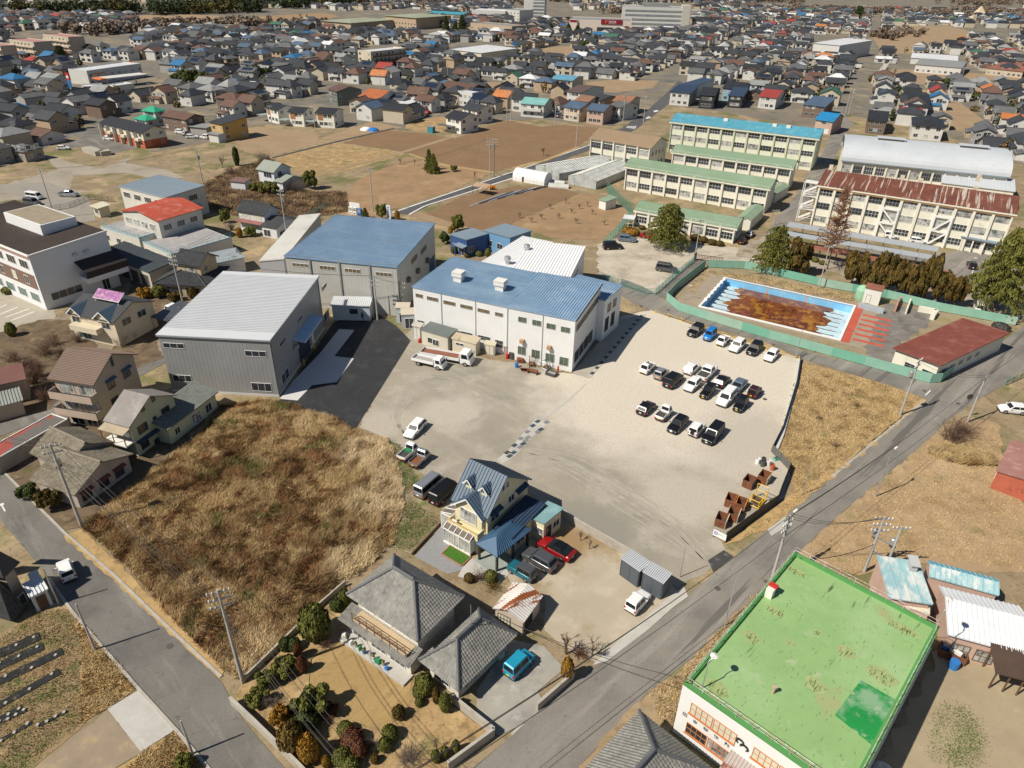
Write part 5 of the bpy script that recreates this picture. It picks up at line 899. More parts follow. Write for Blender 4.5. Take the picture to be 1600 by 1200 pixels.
# white commercial building
m6=Bld('commercial_building','white three-storey office with brown roof and brown window band at left edge','office',(-96,345),(44,401),(139,356),11,mat('white_panel',(.72,.73,.74),.7,.03,.4),ov=.1);m6.walls('shed',.6);m6.roof('shed',.6,m=corr('brown_flat_roof',(.11,.085,.075),.08,.7),rib=.6,t=.2);P=m6.planes('shed',.6)[0]
e_=MB()
for a,c in((P[0],P[1]),(P[1],P[2])):e_.bar(Vector(a)+Vector((0,0,.05)),Vector(c)+Vector((0,0,.05)),.25,.35)
e_.build('roof_edge',G['white'],m6.root);m6.bx('brown_band',0,-.08,4.1,m6.w-.6,-.001,7.0,mat('brown_band',(.2,.125,.1),.7,.06));m6.bx('top_band',0,-.08,10.2,m6.w-.2,-.001,10.95,mat('pinkish_band',(.36,.22,.2),.7))
for i in range(7):
 x=m6.w-4.5-i*4.6
 if x>0:m6.winl('F',x,8,x+3,9.7,3,GL,FRW);m6.winl('F',x,1.2,x+3,3,3,mat('teal_glass',(.12,.2,.19),.2,.2),FRW);m6.winl('F',x,4.7,x+1.6,6.4,2,GLY if i%2 else GL,FRW,off=.08)
m6.winl('R',1.5,1.5,7.5,3.0,4);m6.winl('R',11.5,.1,13,2.4,2);m6.bx('balcony_box',m6.w+.001,7.6,3.6,m6.w+3,16,4.6,m6.wall);MB().slab([(m6.w+.01,7.4,7.6),(m6.w+3.2,7.4,6.0),(m6.w+3.2,16.1,6.0),(m6.w+.01,16.1,7.6)],.12).build('balcony_canopy',mat('dark_canopy',(.035,.028,.026),.6),m6.root);m6.bx('balcony_screen',m6.w+2.9,7.6,4.6,m6.w+3,16,5.9,mat('dark_canopy',0))
for u in(7.5,9.8):MB().box(m6.w,u,8.7,m6.w+.5,u+.8,9.2).build('vent_hood',G['steel'],m6.root)
m6.bx('penthouse',m6.w-22,7,11.3,m6.w-8,14,13.4,m6.wall);m6.bx('penthouse_roof',m6.w-21.6,7.4,13.401,m6.w-8.4,13.6,13.45,mat('tan_membrane',(.3,.25,.18),.9))
# house with solar array
m7=Bld('solar_house','cream house with a tilted pink-violet solar array on its dark roof','house',(100,487),(177,503),(237,468),5.2,mat('ivory_wall',(.6,.53,.4),.85,.06,.5),ov=.4);w_=m7.w
m7.walls('hip');m7.roof('gable',1.7,m=mTileDk,t=.14)
for x in(.01,m7.w-.21):q_=MB();q_.add([(xx,y,z)for xx in(x,x+.2)for y,z in[(0,5.2),(m7.d,5.2),(m7.d/2,6.85)]],[(0,2,1),(3,4,5),(0,1,4,3),(1,2,5,4),(2,0,3,5)]);q_.build('gable_end',m7.wall,m7.root)
dormer(m7,m7.w*.17,-.3,m7.d*.45,4.6,5.3,2.6,1.1,.3);dormer(m7,m7.w*.78,-.3,m7.d*.45,4.6,5.3,3.2,1.3,.3)
for x in(.6,m7.w-3):m7.winl('F',x,3.2,x+1.8,4.6,2,GL,FRW)
m7.bx('balcony',m7.w*.1,-1.4,2.4,m7.w*.7,-.001,3.4,m7.wall);m7.winl('F',1,.3,4,2.1,3,mat('teal_glass',0));m7.winl('R',1.5,3.3,3.5,4.6,2);m7.winl('R',5,3.3,7,4.6,2)
sa=at(157,464,7.5)-m7.o
so=thing('solar_array','tilted array of pink-violet solar panels on the roof of the cream house','solar panels',m7.o+Vector((0,0,7.0))+m7.ex*(sa.dot(m7.ex)-1.8)+m7.ey*(sa.dot(m7.ey)),m7.ang)
for i in range(6):
 for k in range(2):MB().slab([(i*.95,k*.8,.2+k*.55),(i*.95+.9,k*.8,.2+k*.55),(i*.95+.9,k*.8+.76,.2+k*.55+.52),(i*.95,k*.8+.76,.2+k*.55+.52)],.05).build('panel',mat('violet_panel',(.36,.16,.34),.25,.25,1.5,layers=[((.62,.4,.5),1.2,.5,.65)]),so)
fm=MB();fm.slab([(-.08,-.06,.12),(5.75,-.06,.12),(5.75,1.62,1.24),(-.08,1.62,1.24)],.03);fm.box(.2,1.3,-1.2,.28,1.38,1.0);fm.box(5.3,1.3,-1.2,5.38,1.38,1.0);fm.box(.2,.1,-1.2,.28,.18,.2);fm.box(5.3,.1,-1.2,5.38,.18,.2);fm.build('rack',G['offwhite'],so)
cp=Bld('carport','dark sheet carport roof beside the house with solar panels','carport',(235,495),(262,502),(281,478),2.5,G['wood'],ov=0);cp.d=7;cp.roof('shed',.4,m=mat('smoky_carport',(.07,.075,.09),.4,.2,.5,layers=[((.3,.27,.3),.8,.62,.68)]),ov=0)
for x in(.1,cp.w-.1):
 for y in(.1,6.9):cp.bx('post',x-.05,y-.05,0,x+.05,y+.05,2.5,G['steel'])
# workshop with red roof and flat terraces
m8=Bld('workshop','white two-storey workshop with faded red roof and cyan railed terraces','workshop',(186,329),(246,346),(315,324),7.6,mat('worn_white',(.6,.58,.52),.85,.06,.4),ov=.4);m8.rf=.5
m8.walls('gable',1.2,'y');m8.roof('gable',1.2,'y',m=mat('faded_red_roof',(.42,.085,.05),.7,.1,.3,layers=[((.5,.2,.16),.4,.52,.68),((.3,.06,.04),1,.55,.7)]),rib=.5)
for i in range(4):m8.winl('F',1+i*2.9,4.8,3+i*2.9,6.3,3,GLC,FRW)
for i in range(3):m8.winl('R',1+i*3.5,4.9,3+i*3.5,6.2,3,GL,FRW)
mCy=mat('cyan_rail',(.12,.42,.5),.5,.1)
for nm,(a,c,e),zt in(('terrace',((157,354.5),(217,373),(253,361)),4.0),('terrace',((223,379),(268,399),(362,372)),3.4)):
 t_=Bld('workshop_terrace','grey flat terrace with cyan railing '+('left of the red roofed workshop' if zt==4 else 'in front of the red roofed workshop'),'terrace',a,c,e,zt,m8.wall,ov=0);t_.walls();t_.bx('roof',.2,.2,zt+.002,t_.w-.2,t_.d-.2,zt+.04,mat('grey_membrane',(.33,.32,.32),.85,.1,.4,layers=[((.42,.4,.38),.3,.5,.7)]));pm=MB();pm.box(0,0,zt+.001,t_.w,.2,zt+.3);pm.box(t_.w-.2,.2,zt+.001,t_.w,t_.d,zt+.3);pm.build('parapet',mat('cyan_edge',(.3,.46,.52),.6,.1),t_.root);railing(t_,[((.1,.1),(t_.w-.1,.1)),((t_.w-.1,.1),(t_.w-.1,t_.d-.1)),((.1,.1),(.1,t_.d-.1))],zt+.3,1.0,mCy)
 for i in range(3):t_.winl('F',1+i*t_.w*.3,1.2,2.6+i*t_.w*.3,2.4,2)
m9=Bld('workshop','white two-storey workshop with pale blue-grey flat roof behind the red roofed one','workshop',(185,291),(258,309),(320,291),7,mat('worn_white',0),ov=.2);m9.walls('shed',.3);m9.roof('shed',.3,m=corr('blue_grey_roof',(.38,.46,.52),.05),rib=.6)
for i in range(4):m9.winl('F',1+i*4.2,4.4,3.6+i*4.2,5.8,4,GL,FRW)
for i in range(2):m9.winl('R',1.5+i*5,4.4,4.1+i*5,5.8,4)
MB().slab([(m9.w,1,3.3),(m9.w+1.6,1,3.0),(m9.w+1.6,9,3.0),(m9.w,9,3.3)],.12).build('canopy',corr('blue_grey_roof',0),m9.root)
m10=Bld('long_garage','long low garage with slate grey roof next to the white office','garage',(152,394),(232,426),(265,415),3.8,mat('cream_block',(.5,.47,.4),.9,.08,.5),ov=.2);m10.d=max(m10.d,6);m10.walls('shed',.6);m10.roof('shed',.6,m=corr('slate_sheet',(.085,.1,.11),.08,.6),rib=.6)
for i in range(5):m10.winl('F',.6+i*3.6,.1,3.6+i*3.6,2.9,1,G['iron'],m10.wall,name='door')
m11=Bld('japanese_house','old Japanese house with dark tiled roofs beside the grey warehouse','house',(238,442),(322,447),(340,415),2.9,mat('tan_stucco',(.45,.37,.25),.85),ov=.5);m11.walls('hip');m11.roof('hip',1.6,m=mTileDk,tile=(.34,.36));m11.winl('F',2,.3,5,2,3,GL,FRD);m11.winl('F',6,.3,9,2,3,GL,FRD)
b=Bld('japanese_house_upper','tiled upper storey with tan walls above the old Japanese house','house storey',(268,409),(312,415),(333,397),6.0,mat('tan_stucco',0),ov=.5);b.walls('gable',1.5);b.roof('gable',1.5,m=mTileDk,tile=(.34,.36));b.winl('F',2,3.8,4.5,5,3,GLC,FRD);b.winl('R',1,4,2.2,5.2,2)
b=Bld('outbuilding','outbuilding with silver patched shed roof behind the old Japanese house','shed',(330,413),(383,402),(390,393),3.2,G['offwhite'],ov=.2);b.d=5.5;b.walls('shed',.4);b.roof('shed',.4,m=corr('patched_sheet',(.3,.34,.36),.1,.5,layers=[((.12,.14,.15),.15,.5,.54)]),rib=.5)
zh=lambda x,y:(330+x/8.57,240+y/8.57)
m12=Bld('farm_house','white farmhouse with dark roof and red lower eaves behind the long lean-to','house',zh(325,750),zh(705,815),zh(880,720),5.2,mat('white_plaster',(.62,.64,.66),.85,.04),ov=.4);m12.walls('gable',1.6);m12.roof('gable',1.6,m=mTileDk,tile=(.4,.4));m12.winl('F',1,3.2,3.5,4.7,3,GLY);m12.winl('F',4.5,3.2,7,4.7,3,GLY);MB().slab([(-.5,-1.2,2.6),(m12.w+2,-1.2,2.6),(m12.w+2,.01,3.0),(-.5,.01,3.0)],.1).build('pent_roof',mat('maroon_eave',(.26,.11,.1),.7),m12.root)
b=Bld('farm_annex','low dark roofed annex with a red eave beside the white farmhouse','house wing',zh(650,960),zh(870,1000),zh(1160,850),2.9,mat('white_plaster',0),ov=.3);b.walls('gable',1.2);b.roof('gable',1.2,m=mTileDk);b.winl('F',.4,.3,2.4,2,2);b.winl('R',1,.4,3,1.6,2)
m13=Bld('field_house','white house with pale grey green roof standing alone among the bushes','house',zh(590,195),zh(830,245),zh(1120,180),5.2,mat('white_plaster',0),ov=.5);m13.walls('gable',1.8);m13.roof('gable',1.8,m=corr('grey_green_roof',(.27,.29,.25),.06,.7));m13.winl('F',2.2,3,5.4,4.6,3);m13.winl('R',1.5,3.4,3,4.8,2)
b=Bld('field_house_wing','lower wing of the lone white house with the same pale roof','house wing',zh(830,360),zh(950,390),zh(1210,300),2.8,mat('white_plaster',0),ov=.4);b.walls('gable',1.1);b.roof('gable',1.1,m=corr('grey_green_roof',0))
b=Bld('field_shed','small shed with brown roof among dry bushes left of the lone house','shed',zh(235,365),zh(450,385),zh(540,345),2.6,mat('white_plaster',0),ov=.3);b.walls('shed',.3);b.roof('shed',.3,m=corr('brown_shed_roof',(.2,.12,.1),.1))
# bottom-left corner house and shed
zb=lambda x,y:(x/6.667,820+y/6.667)
n1=Bld('corner_house','dark tiled house in the bottom left corner behind the vegetable plot','house',(-60,925),zb(30,825),zb(235,710),3.0,mat('beige_wall',(.4,.33,.26),.85,.06),ov=.5);n1.walls('hip');n1.roof('hip',1.8,m=mTileDk,tile=(.34,.36));n1.winl('R',.6,.6,2,2,2);n1.winl('F',n1.w-3,.6,n1.w-1,2,2)
n1b=Bld('corner_house_upper','upper storey of the bottom left house casting its shadow over the road','house storey',(-60,880),(-2,888),(16,862),6.2,mat('beige_wall',0),ov=.5);n1b.walls('hip');n1b.roof('hip',1.7,m=mTileDk)
b=Bld('garden_shed','white garden shed with ribbed roof beside the left road','shed',zb(310,760),zb(500,668),zb(380,560),2.4,corr('white_shed',(.6,.61,.62),.04),ov=.1);b.walls('shed',.15);b.roof('shed',.15,m=mWhiteRoof,rib=.3);b.winl('F',.3,.1,b.w-.3,2,2,G['wood'],FRD,name='door')
b=Bld('garden_shed','small grey flat shed behind the white garden shed','shed',zb(320,595),zb(425,550),zb(350,490),2.0,corr('white_shed',0),ov=.05);b.walls();b.roof('shed',.1,m=corr('pale_roof',0))
b=Bld('corner_house','tiled house eave poking in at the left edge above the garden shed','house',(-45,868),zb(-5,330),zb(100,300),3.4,mat('beige_wall',0),ov=.5);b.walls('hip');b.roof('hip',1.4,m=mTileDk)
b=Bld('left_edge_house','old house with rusty red roof and broken gutter at the left edge','house',(-30,605),(40,590),(55,565),4.0,mat('beige_wall',0),ov=.4);b.walls('gable',1.4);b.roof('gable',1.4,m=corr('rusty_red_roof',(.2,.09,.075),.1,.7));
b=Bld('left_edge_shed','timbered shed with pale sheet roof below the rusty red roofed house','shed',(-40,645),(36,625),(30,610),2.6,mat('beige_wall',0),ov=.3);b.walls('shed',.5);b.roof('shed',.5,m=corr('pale_green_sheet',(.3,.32,.29),.1),rib=.4)
# ---------------------------------------------------------------- walls of gardens
wallrun('block_wall','grey block wall between the cream house and the gravel yard','wall',[(872,804),(905,826),(985,872)],1.2,.18,G['block'],cap=G['kerb'])
wallrun('garden_wall','concrete block wall around the tiled house garden along the left road','wall',[(362,1100),(400,1136),(470,1205),(520,1260)],1.0,.2,G['block'],cap=G['kerb'])
wallrun('garden_wall','concrete garden wall beside the concrete driveway and main road','wall',[(707,1098),(772,1150),(700,1203)],1.1,.2,G['block'],cap=G['kerb'])
wallrun('garden_wall','short block wall at the mouth of the driveway by the road','wall',[(839,1110),(896,1060)],1.0,.2,G['block'],cap=G['kerb'])
wallrun('garden_wall','low kerb wall between vacant lot and garden trees','wall',[(378,1070),(440,1010),(500,950),(540,915)],.8,.18,G['block'])
wallrun('timber_edge','dark timber edging between grass strip and grey paving','edging',g4(400,600,[(975,1070),(1170,860)]),.4,.12,G['wood'])
def fence_boards(label,px,h,m,n_each=1.8,name='board_fence'):
 P=[at(x,y)for x,y in px];t=thing(name,label,'fence',P[0])
 for a,c in zip(P,P[1:]):
  d=c-a;L=d.length;n=max(1,round(L/n_each));w=L/n;an=math.atan2(d.y,d.x);me=MB().box(.01,-.03,.05,w-.01,.03,h).mesh('panel');po=MB().box(-.05,-.05,0,.05,.05,h+.05).mesh('post')
  for i in range(n):p=a+d*(i/n)-P[0];put('panel',me,m,t,p,an);put('post',po,G['iron'],t,p,an)
 return t
mDk=mat('dark_fence',(.06,.055,.05),.7,.15,1)
fence_boards('dark panel fence at the gravel yard corner above the road',[(1133,846),(1165,822),(1213,787)],1.5,mDk);fence_boards('dark panel fence along the yard edge by the dry field',[(1213,787),(1219,770),(1233,735)],1.4,mDk);fence_boards('grey panel fence behind the scrap drums',[(1233,735),(1205,706)],1.3,mat('grey_fence',(.14,.135,.12),.8,.1));fence_boards('low dark fence on the kerb between car park and dry field',[(1205,706),(1222,672),(1244,600),(1250,563)],.9,mDk)
def mesh_fence(label,px,h,m,name='mesh_fence',sp=2.0):
 P=[at(x,y)for x,y in px];t=thing(name,label,'fence',P[0])
 for a,c in zip(P,P[1:]):
  d=c-a;L=d.length;n=max(1,round(L/sp));me=MB();w=L/n;an=math.atan2(d.y,d.x)
  for f in(0.05,.5,1):me.tube((0,0,h*f),(w,0,h*f),.03,n=4)
  for i in range(int(w/.16)):me.tube((i*.16,0,.05),(i*.16,0,h),.012,n=3)
  for i in range(6):me.tube((0,0,h*i/6),(w,0,h*i/6),.012,n=3)
  me=me.mesh('mesh_panel');po=MB().tube((0,0,0),(0,0,h+.05),.045).mesh('post')
  for i in range(n):p=a+d*(i/n)-P[0];o=put('mesh_panel',me,m,t,p,an);o['kind']='stuff';put('post',po,m,t,p,an)
 return t
mTG=mat('teal_mesh',(.07,.3,.24),.6,.1)
mesh_fence('teal mesh fence around the school gravel yard corner',[(934,432),(965,445),(1008,460),(1024,460),(1055,432),(1085,408)],1.3,mTG)
mesh_fence('tall teal net fence between orchard and school yard',[(948,300),(968,320),(987,335)],3.0,mTG);mesh_fence('teal net fence running down beside the school yard',[(985,338),(965,365),(945,385)],2.2,mTG);mesh_fence('green mesh fence at the roadside near the right edge',[(1570,603),(1605,588),(1640,560)],1.2,mTG)
mesh_fence('grey mesh fence around the dusty car park at left',[(80,330),(110,325),(140,312),(180,316)],1.4,G['iron']);mesh_fence('green mesh fence beside the long lean-to roof',[(420,362),(470,345),(515,322)],1.2,mTG)
gt=thing('school_gate','dark sliding metal gate at the school entrance','gate',at(1090,407));a,c=at(1090,407),at(1128,412);d=c-a;n=16;bm=MB().box(-.05,-.05,.1,.05,.05,1.5).mesh('bar')
for i in range(n+1):put('bar',bm,G['rust'],gt,d*(i/n))
MB().bar(Vector((0,0,.3)),d+Vector((0,0,.3)),.08,.1).build('bottom_rail',G['iron'],gt);MB().bar(Vector((0,0,1.4)),d+Vector((0,0,1.4)),.08,.08).build('top_rail',G['iron'],gt);MB().box(-.9,-.3,0,-.4,.3,1.9).build('gate_post',G['iron'],gt)
rk=random.Random(3)
for i in range(11):
 q=h.o+h.ex*(-.3+i*.62)+h.ey*(-2.0-.3*rk.random());t=thing('garden_pot','pot or crate on the terrace under the tiled house balcony','pot',(q.x,q.y,.3),rk.random()*3,'clutter on the terrace');m_=rk.choice([G['bluep'],G['white'],G['offwhite'],G['red'],G['steel'],G['green'],G['orange']]);k_=rk.uniform(.12,.22)
 if i%2:MB().lathe([(k_*.7,0),(k_,.35),(k_*1.1,.4),(k_*.8,.38)],10).build('pot_body',m_,t);MB().lathe([(.02,.35),(k_,.55),(.03,.75)],7).build('pot_plant',G['olive'],t)
 else:MB().box(-k_*1.4,-k_,0,k_*1.4,k_,.4).box(-k_*1.2,-k_*.8,.4,k_*.6,k_*.6,.5).build('crate_body',m_,t)
# ================================================================ VEHICLES
def paint(name,c,metal=.3):return mat('paint_'+name,c,.28,.03,1,metal=metal,spec=.6)
PT=dict(white=paint('white',(.78,.79,.79),0),black=paint('black',(.012,.013,.016)),silver=paint('silver',(.42,.44,.46),.6),grey=paint('grey',(.1,.105,.115)),blue=paint('blue',(.01,.2,.62),.1),teal=paint('teal',(.02,.16,.22)),sky=paint('sky',(.02,.3,.46),.1),red=paint('red',(.36,.012,.015)),maroon=paint('maroon',(.06,.02,.03)),bluegrey=paint('bluegrey',(.2,.26,.34),.5),cream=paint('cream',(.6,.56,.46),0))
CG=mat('car_glass',(.018,.022,.026),.2,.1,spec=.12);TL=mat('tail_lamp',(.5,.02,.02),.3);HL=mat('head_lamp',(.7,.72,.75),.15);PY=mat('plate_yellow',(.8,.55,.02),.5);PWh=mat('plate_white',(.75,.76,.74),.5)
# L, W, H, hood z at nose, hood z at cowl, belt z, cowl x, roof front x, roof rear x, cabin tail x, tail z
CK=dict(kei=(3.4,1.48,1.76,.86,1.0,1.02,.62,.52,.02,.0,1.0),hatch=(4.0,1.7,1.5,.72,.95,.98,.70,.55,.12,.02,.95),sedan=(4.6,1.78,1.44,.7,.92,.95,.70,.54,.24,.12,.98),suv=(4.45,1.82,1.66,.9,1.06,1.08,.69,.57,.1,.02,1.05),
minivan=(4.8,1.84,1.9,.92,1.08,1.1,.76,.64,.03,.0,1.05),van=(4.75,1.7,2.0,.98,1.1,1.12,.91,.8,.01,.0,1.1),wagon=(4.5,1.72,1.5,.72,.93,.97,.70,.56,.1,.0,.98),keivan=(3.4,1.48,1.88,.92,1.05,1.06,.72,.66,.02,.0,1.02),jeep=(3.5,1.5,1.72,.95,1.02,1.04,.60,.57,.03,.01,1.0),coupe=(4.7,1.85,1.42,.72,.92,.95,.70,.5,.24,.03,1.0),
keitruck=(3.4,1.48,1.78,.92,1.05,1.06,.93,.83,.62,.58,.68),pickup=(5.3,1.86,1.8,.98,1.1,1.12,.73,.66,.42,.38,1.02))
CM={}
def loft(mb,secs,close=True,mi=0):
 n=len(secs[0]);o=[v for s in secs for v in s];f=[(k*n+i,k*n+(i+1)%n,(k+1)*n+(i+1)%n,(k+1)*n+i)for k in range(len(secs)-1)for i in range(n)]
 f+=[tuple(range(n-1,-1,-1)),tuple((len(secs)-1)*n+i for i in range(n))];mb.add(o,f,mi)
def car_meshes(kind):
 if kind in CM:return CM[kind]
 L,Wd,H,zn,zc,zb,xc,xf,xr,xt,zt=CK[kind];hw=Wd/2;X=lambda f:(f-.5)*L;R={}
 truck=kind in('keitruck','pickup')
 def sec(x,w,z0,z1):return[(x,-w*.9,z0),(x,w*.9,z0),(x,w*.98,z0+.12),(x,w,z0+(z1-z0)*.5),(x,w*.96,z1-.07),(x,w*.86,z1),(x,-w*.86,z1),(x,-w*.96,z1-.07),(x,-w,z0+(z1-z0)*.5),(x,-w*.98,z0+.12)]
 mb=MB();zlo=.2
 st=[(0,.86,zlo+.1,zt-.1),(.015,.94,zlo,zt-.02),(.06,1,zlo-.02,zt),(max(xt+.02,.1),1,zlo-.02,zb),(xc-.02,1,zlo-.02,zb),(xc+.03,1,zlo-.02,zc),(.93,.98,zlo-.02,zn+.03),(.975,.92,zlo,zn-.05),(1,.8,zlo+.1,zn-.16)]
 if kind=='pickup':st[3]=(xt,1,zlo-.02,zt);st.insert(4,(xt+.01,1,zlo-.02,zb))
 if kind=='keitruck':st=[(xt-.02,1,zlo,zb),(xc-.05,1,zlo-.02,zb),(.95,.98,zlo-.02,zn+.08),(.99,.94,zlo,zn),(1,.88,zlo+.05,zn-.1)]
 st=sorted(st,key=lambda s:s[0]);loft(mb,[sec(X(f),hw*w,a,c)for f,w,a,c in st]);R['body']=mb.mesh('body')
# cabin
 b0,b1,r0,r1=X(xt+.01),X(xc),X(xr+.01),X(xf);bw,rw=hw*.93,hw*.8;zr=H
 mb=MB();loft(mb,[[(b0,-bw,zb-.04),(b1,-bw,zb-.04),(b1,bw,zb-.04),(b0,bw,zb-.04)],[(r0-.02,-rw*1.02,zr-.1),(r1+.06,-rw*1.02,zr-.1),(r1+.06,rw*1.02,zr-.1),(r0-.02,rw*1.02,zr-.1)],[(r0+.1,-rw*.9,zr),(r1-.1,-rw*.9,zr),(r1-.1,rw*.9,zr),(r0+.1,rw*.9,zr)]]);R['cabin']=mb.mesh('cabin')
 z0,z1=zb+.0,zr-.13;lp=lambda a,c,t:a+(c-a)*t;t0,t1=.06,.9;zz0,zz1=lp(zb-.04,zr-.1,t0),lp(zb-.04,zr-.1,t1)
 def q(pts,nm):m_=MB();m_.add(pts,[(0,1,2,3)]);R[nm]=m_.mesh(nm)
 fx=lambda t:lp(b1,r1+.06,t)+.012;rx=lambda t:lp(b0,r0-.02,t)-.012;wy=lambda t:lp(bw,rw*1.02,t)+.012
 k=.86;q([(fx(t0),-wy(t0)*k,zz0),(fx(t0),wy(t0)*k,zz0),(fx(t1),wy(t1)*k,zz1),(fx(t1),-wy(t1)*k,zz1)],'windscreen');q([(rx(t0+.1),wy(t0)*k,zz0+.05),(rx(t0+.1),-wy(t0)*k,zz0+.05),(rx(t1),-wy(t1)*k,zz1),(rx(t1),wy(t1)*k,zz1)],'rear_window')
 xm=(b0+b1+r0+r1)/4
 for nm,sy in(('side_window_r',-1),('side_window_l',1)):
  m_=MB()
  spans=[(rx(t0)+.14,rx(t1)+.12,xm-.04,xm-.04),(xm+.04,xm+.04,fx(t0)-.2,fx(t1)-.14)]if not truck else[(b0+.12,r0+.12,fx(t0)-.2,fx(t1)-.14)]
  for a,a2,c,c2 in spans:m_.add([(a,sy*wy(t0),zz0),(c,sy*wy(t0),zz0),(c2,sy*wy(t1),zz1),(a2,sy*wy(t1),zz1)],[(0,1,2,3)])
  R[nm]=m_.mesh('side_window')
 hl=MB().box(L/2-.22,-.18,0,L/2-.03,.18,.14);R['headlight']=hl.mesh('headlight');R['tail']=MB().box(-.03,-.1,0,.03,.1,.26).mesh('tail_light');R['plate']=MB().box(-.015,-.17,0,.015,.17,.16).mesh('number_plate');R['mirror']=MB().box(-.06,-.1,0,.06,.1,.13).mesh('wing_mirror')
 R['bumper']=MB().box(L/2-.12,-hw*.82,.22,L/2+.02,hw*.82,.42).box(-L/2-.02,-hw*.84,.25,-L/2+.1,hw*.84,.42).mesh('bumper')
 tr=.3 if L<3.6 else .34;w_=MB();n=14
 w_.add([(tr*math.cos(2*math.pi*i/n),y,tr*math.sin(2*math.pi*i/n))for y in(-.1,.1)for i in range(n)],[(i,(i+1)%n,(i+1)%n+n,i+n)for i in range(n)]+[tuple(range(n-1,-1,-1)),tuple(range(n,2*n))]);R['tyre']=w_.mesh('wheel');w2=MB();w2.add([(tr*.62*math.cos(2*math.pi*i/n),y,tr*.62*math.sin(2*math.pi*i/n))for y in(-.108,.108)for i in range(n)],[(i,(i+1)%n,(i+1)%n+n,i+n)for i in range(n)]+[tuple(range(n-1,-1,-1)),tuple(range(n,2*n))]);R['rim']=w2.mesh('rim');R['tr']=tr
 if truck:
  x0,x1=-L/2,X(xt)-.04;bz=.72 if kind=='keitruck' else 1.02
  bd=MB();bd.box(x0,-hw,bz-.1,x1,hw,bz)
  if kind=='keitruck':
   for y in(-hw,hw-.05):bd.box(x0,y,bz,x1,y+.05,bz+.3)
   bd.box(x0,-hw+.05,bz,x0+.05,hw-.05,bz+.3);bd.box(x0+.2,-hw+.3,.35,x1,hw-.3,bz-.1)
  R['bed']=bd.mesh('cargo_bed');R['bedfloor']=MB().box(x0+.08,-hw+.1,bz+.002,x1-.04,hw-.1,bz+.03).mesh('bed_floor')
 for k_ in('body','cabin'):R[k_].polygons.foreach_set('use_smooth',[True]*len(R[k_].polygons));R[k_].set_sharp_from_angle(angle=rad(32))
 CM[kind]=R;return R
def car(kind,col,label,px,hdg,group=None,roof=None,plate=None,name=None,cat=None,z=0.05,bed=None):
 R=car_meshes(kind);L,Wd,H=CK[kind][:3];p=at(*px);p.z=z
 t=thing(name or{'keitruck':'mini_truck','pickup':'pickup_truck','van':'van','minivan':'minivan','kei':'mini_car','keivan':'mini_van'}.get(kind,'parked_car'),label,cat or{'keitruck':'truck','pickup':'truck','van':'van','minivan':'van','keivan':'van'}.get(kind,'car'),p,rad(hdg),group)
 P=PT[col];hw=Wd/2;put('body',R['body'],P,t);put('cabin',R['cabin'],PT[roof]if roof else P,t)
 for k,nm in(('windscreen','windscreen'),('rear_window','rear_window'),('side_window_r','side_window'),('side_window_l','side_window')):put(nm,R[k],CG,t)
 zn=CK[kind][3]
 for s in(-1,1):
  put('headlight',R['headlight'],HL,t,(0,s*(hw*.62),zn-.26));put('tail_light',R['tail'],TL,t,(-L/2+.01,s*hw*.82,.62 if kind!='keitruck' else .5));put('wing_mirror',R['mirror'],P,t,(CK[kind][6]*L-L/2-.15,s*(hw+.1),CK[kind][5]))
  for x in(-L*.29,L*.31):w=put('wheel',R['tyre'],G['rubber'],t,(x,s*(hw-.1),R['tr']));put('rim',R['rim'],G['rim'],w)
 pl=PY if(kind in('kei','keivan','keitruck','jeep')and plate is None)else PWh
 put('number_plate',R['plate'],pl,t,(L/2+.03,0,.42));put('number_plate',R['plate'],pl,t,(-L/2-.03,0,.55));put('bumper',R['bumper'],G['dark'],t)
 if 'bed' in R and kind in('keitruck','pickup'):put('cargo_bed',R['bed'],P,t);put('bed_floor',R['bedfloor'],bed or G['iron'],t)
 return t
LOT='cars parked in the gravel lot';UP,DN=54,-126
for a in[('suv','black','black SUV at the left end of the row along the yellow chain',(1086,521),DN),('keivan','blue','bright blue mini van in the row along the yellow chain',(1108,529),DN),('keitruck','white','white mini truck between the blue van and a white SUV',(1129,537),DN),('suv','white','white SUV between the white mini truck and a black SUV',(1151,545),DN),
('suv','black','big black SUV second from the right end of the chain row',(1178,549.5),DN),('hatch','white','white hatchback parked alone at the right end of the chain row',(1204,560),DN),('keitruck','white','white mini truck at the left end of the middle rows',(1011,580),DN),('kei','silver','silver mini car with yellow plate between mini truck and black minivan',(1033,589),UP),
('minivan','black','black minivan beside the silver mini car with yellow plate',(1051,599),UP),('hatch','white','white hatchback left of the white pickup in the middle rows',(1080,580),UP),('pickup','white','white double cab pickup truck with a black bed cover',(1104,587),UP),('hatch','white','white hatchback facing out beside the black minivan',(1081,606),DN),
('hatch','black','black hatchback with red tail lights behind the white pickup',(1127,600),UP),('kei','black','black mini car with yellow plate left of the tall white minivan',(1104,618),DN),('sedan','bluegrey','blue grey sedan right behind the tall white minivan',(1152,608),DN),('minivan','white','tall white minivan in the middle of the lot',(1134,627),DN),
('kei','maroon','dark maroon mini car with yellow plate at the right of the rows',(1178,617),UP),('kei','black','black mini car with yellow plate right of the tall white minivan',(1156,638),DN),('hatch','black','black hatchback at the left end of the front row',(1009,642),UP),('keitruck','white','white mini truck with loaded bed in the front row',(1036,652),UP),
('wagon','black','black low car between mini truck and white jeep in the front row',(1058,668),DN),('jeep','white','white jeep with a spare wheel on its back door',(1088,676),UP),('minivan','black','black minivan at the right end of the front row',(1113,684),DN)]:car(*a,group=LOT)
jp=[o for o in COL.objects if o.get('label','').startswith('white jeep')][0];put('spare_wheel',CM['jeep']['tyre'],G['rubber'],jp,(-1.86,0,.95),rot=(0,0,rad(90)))
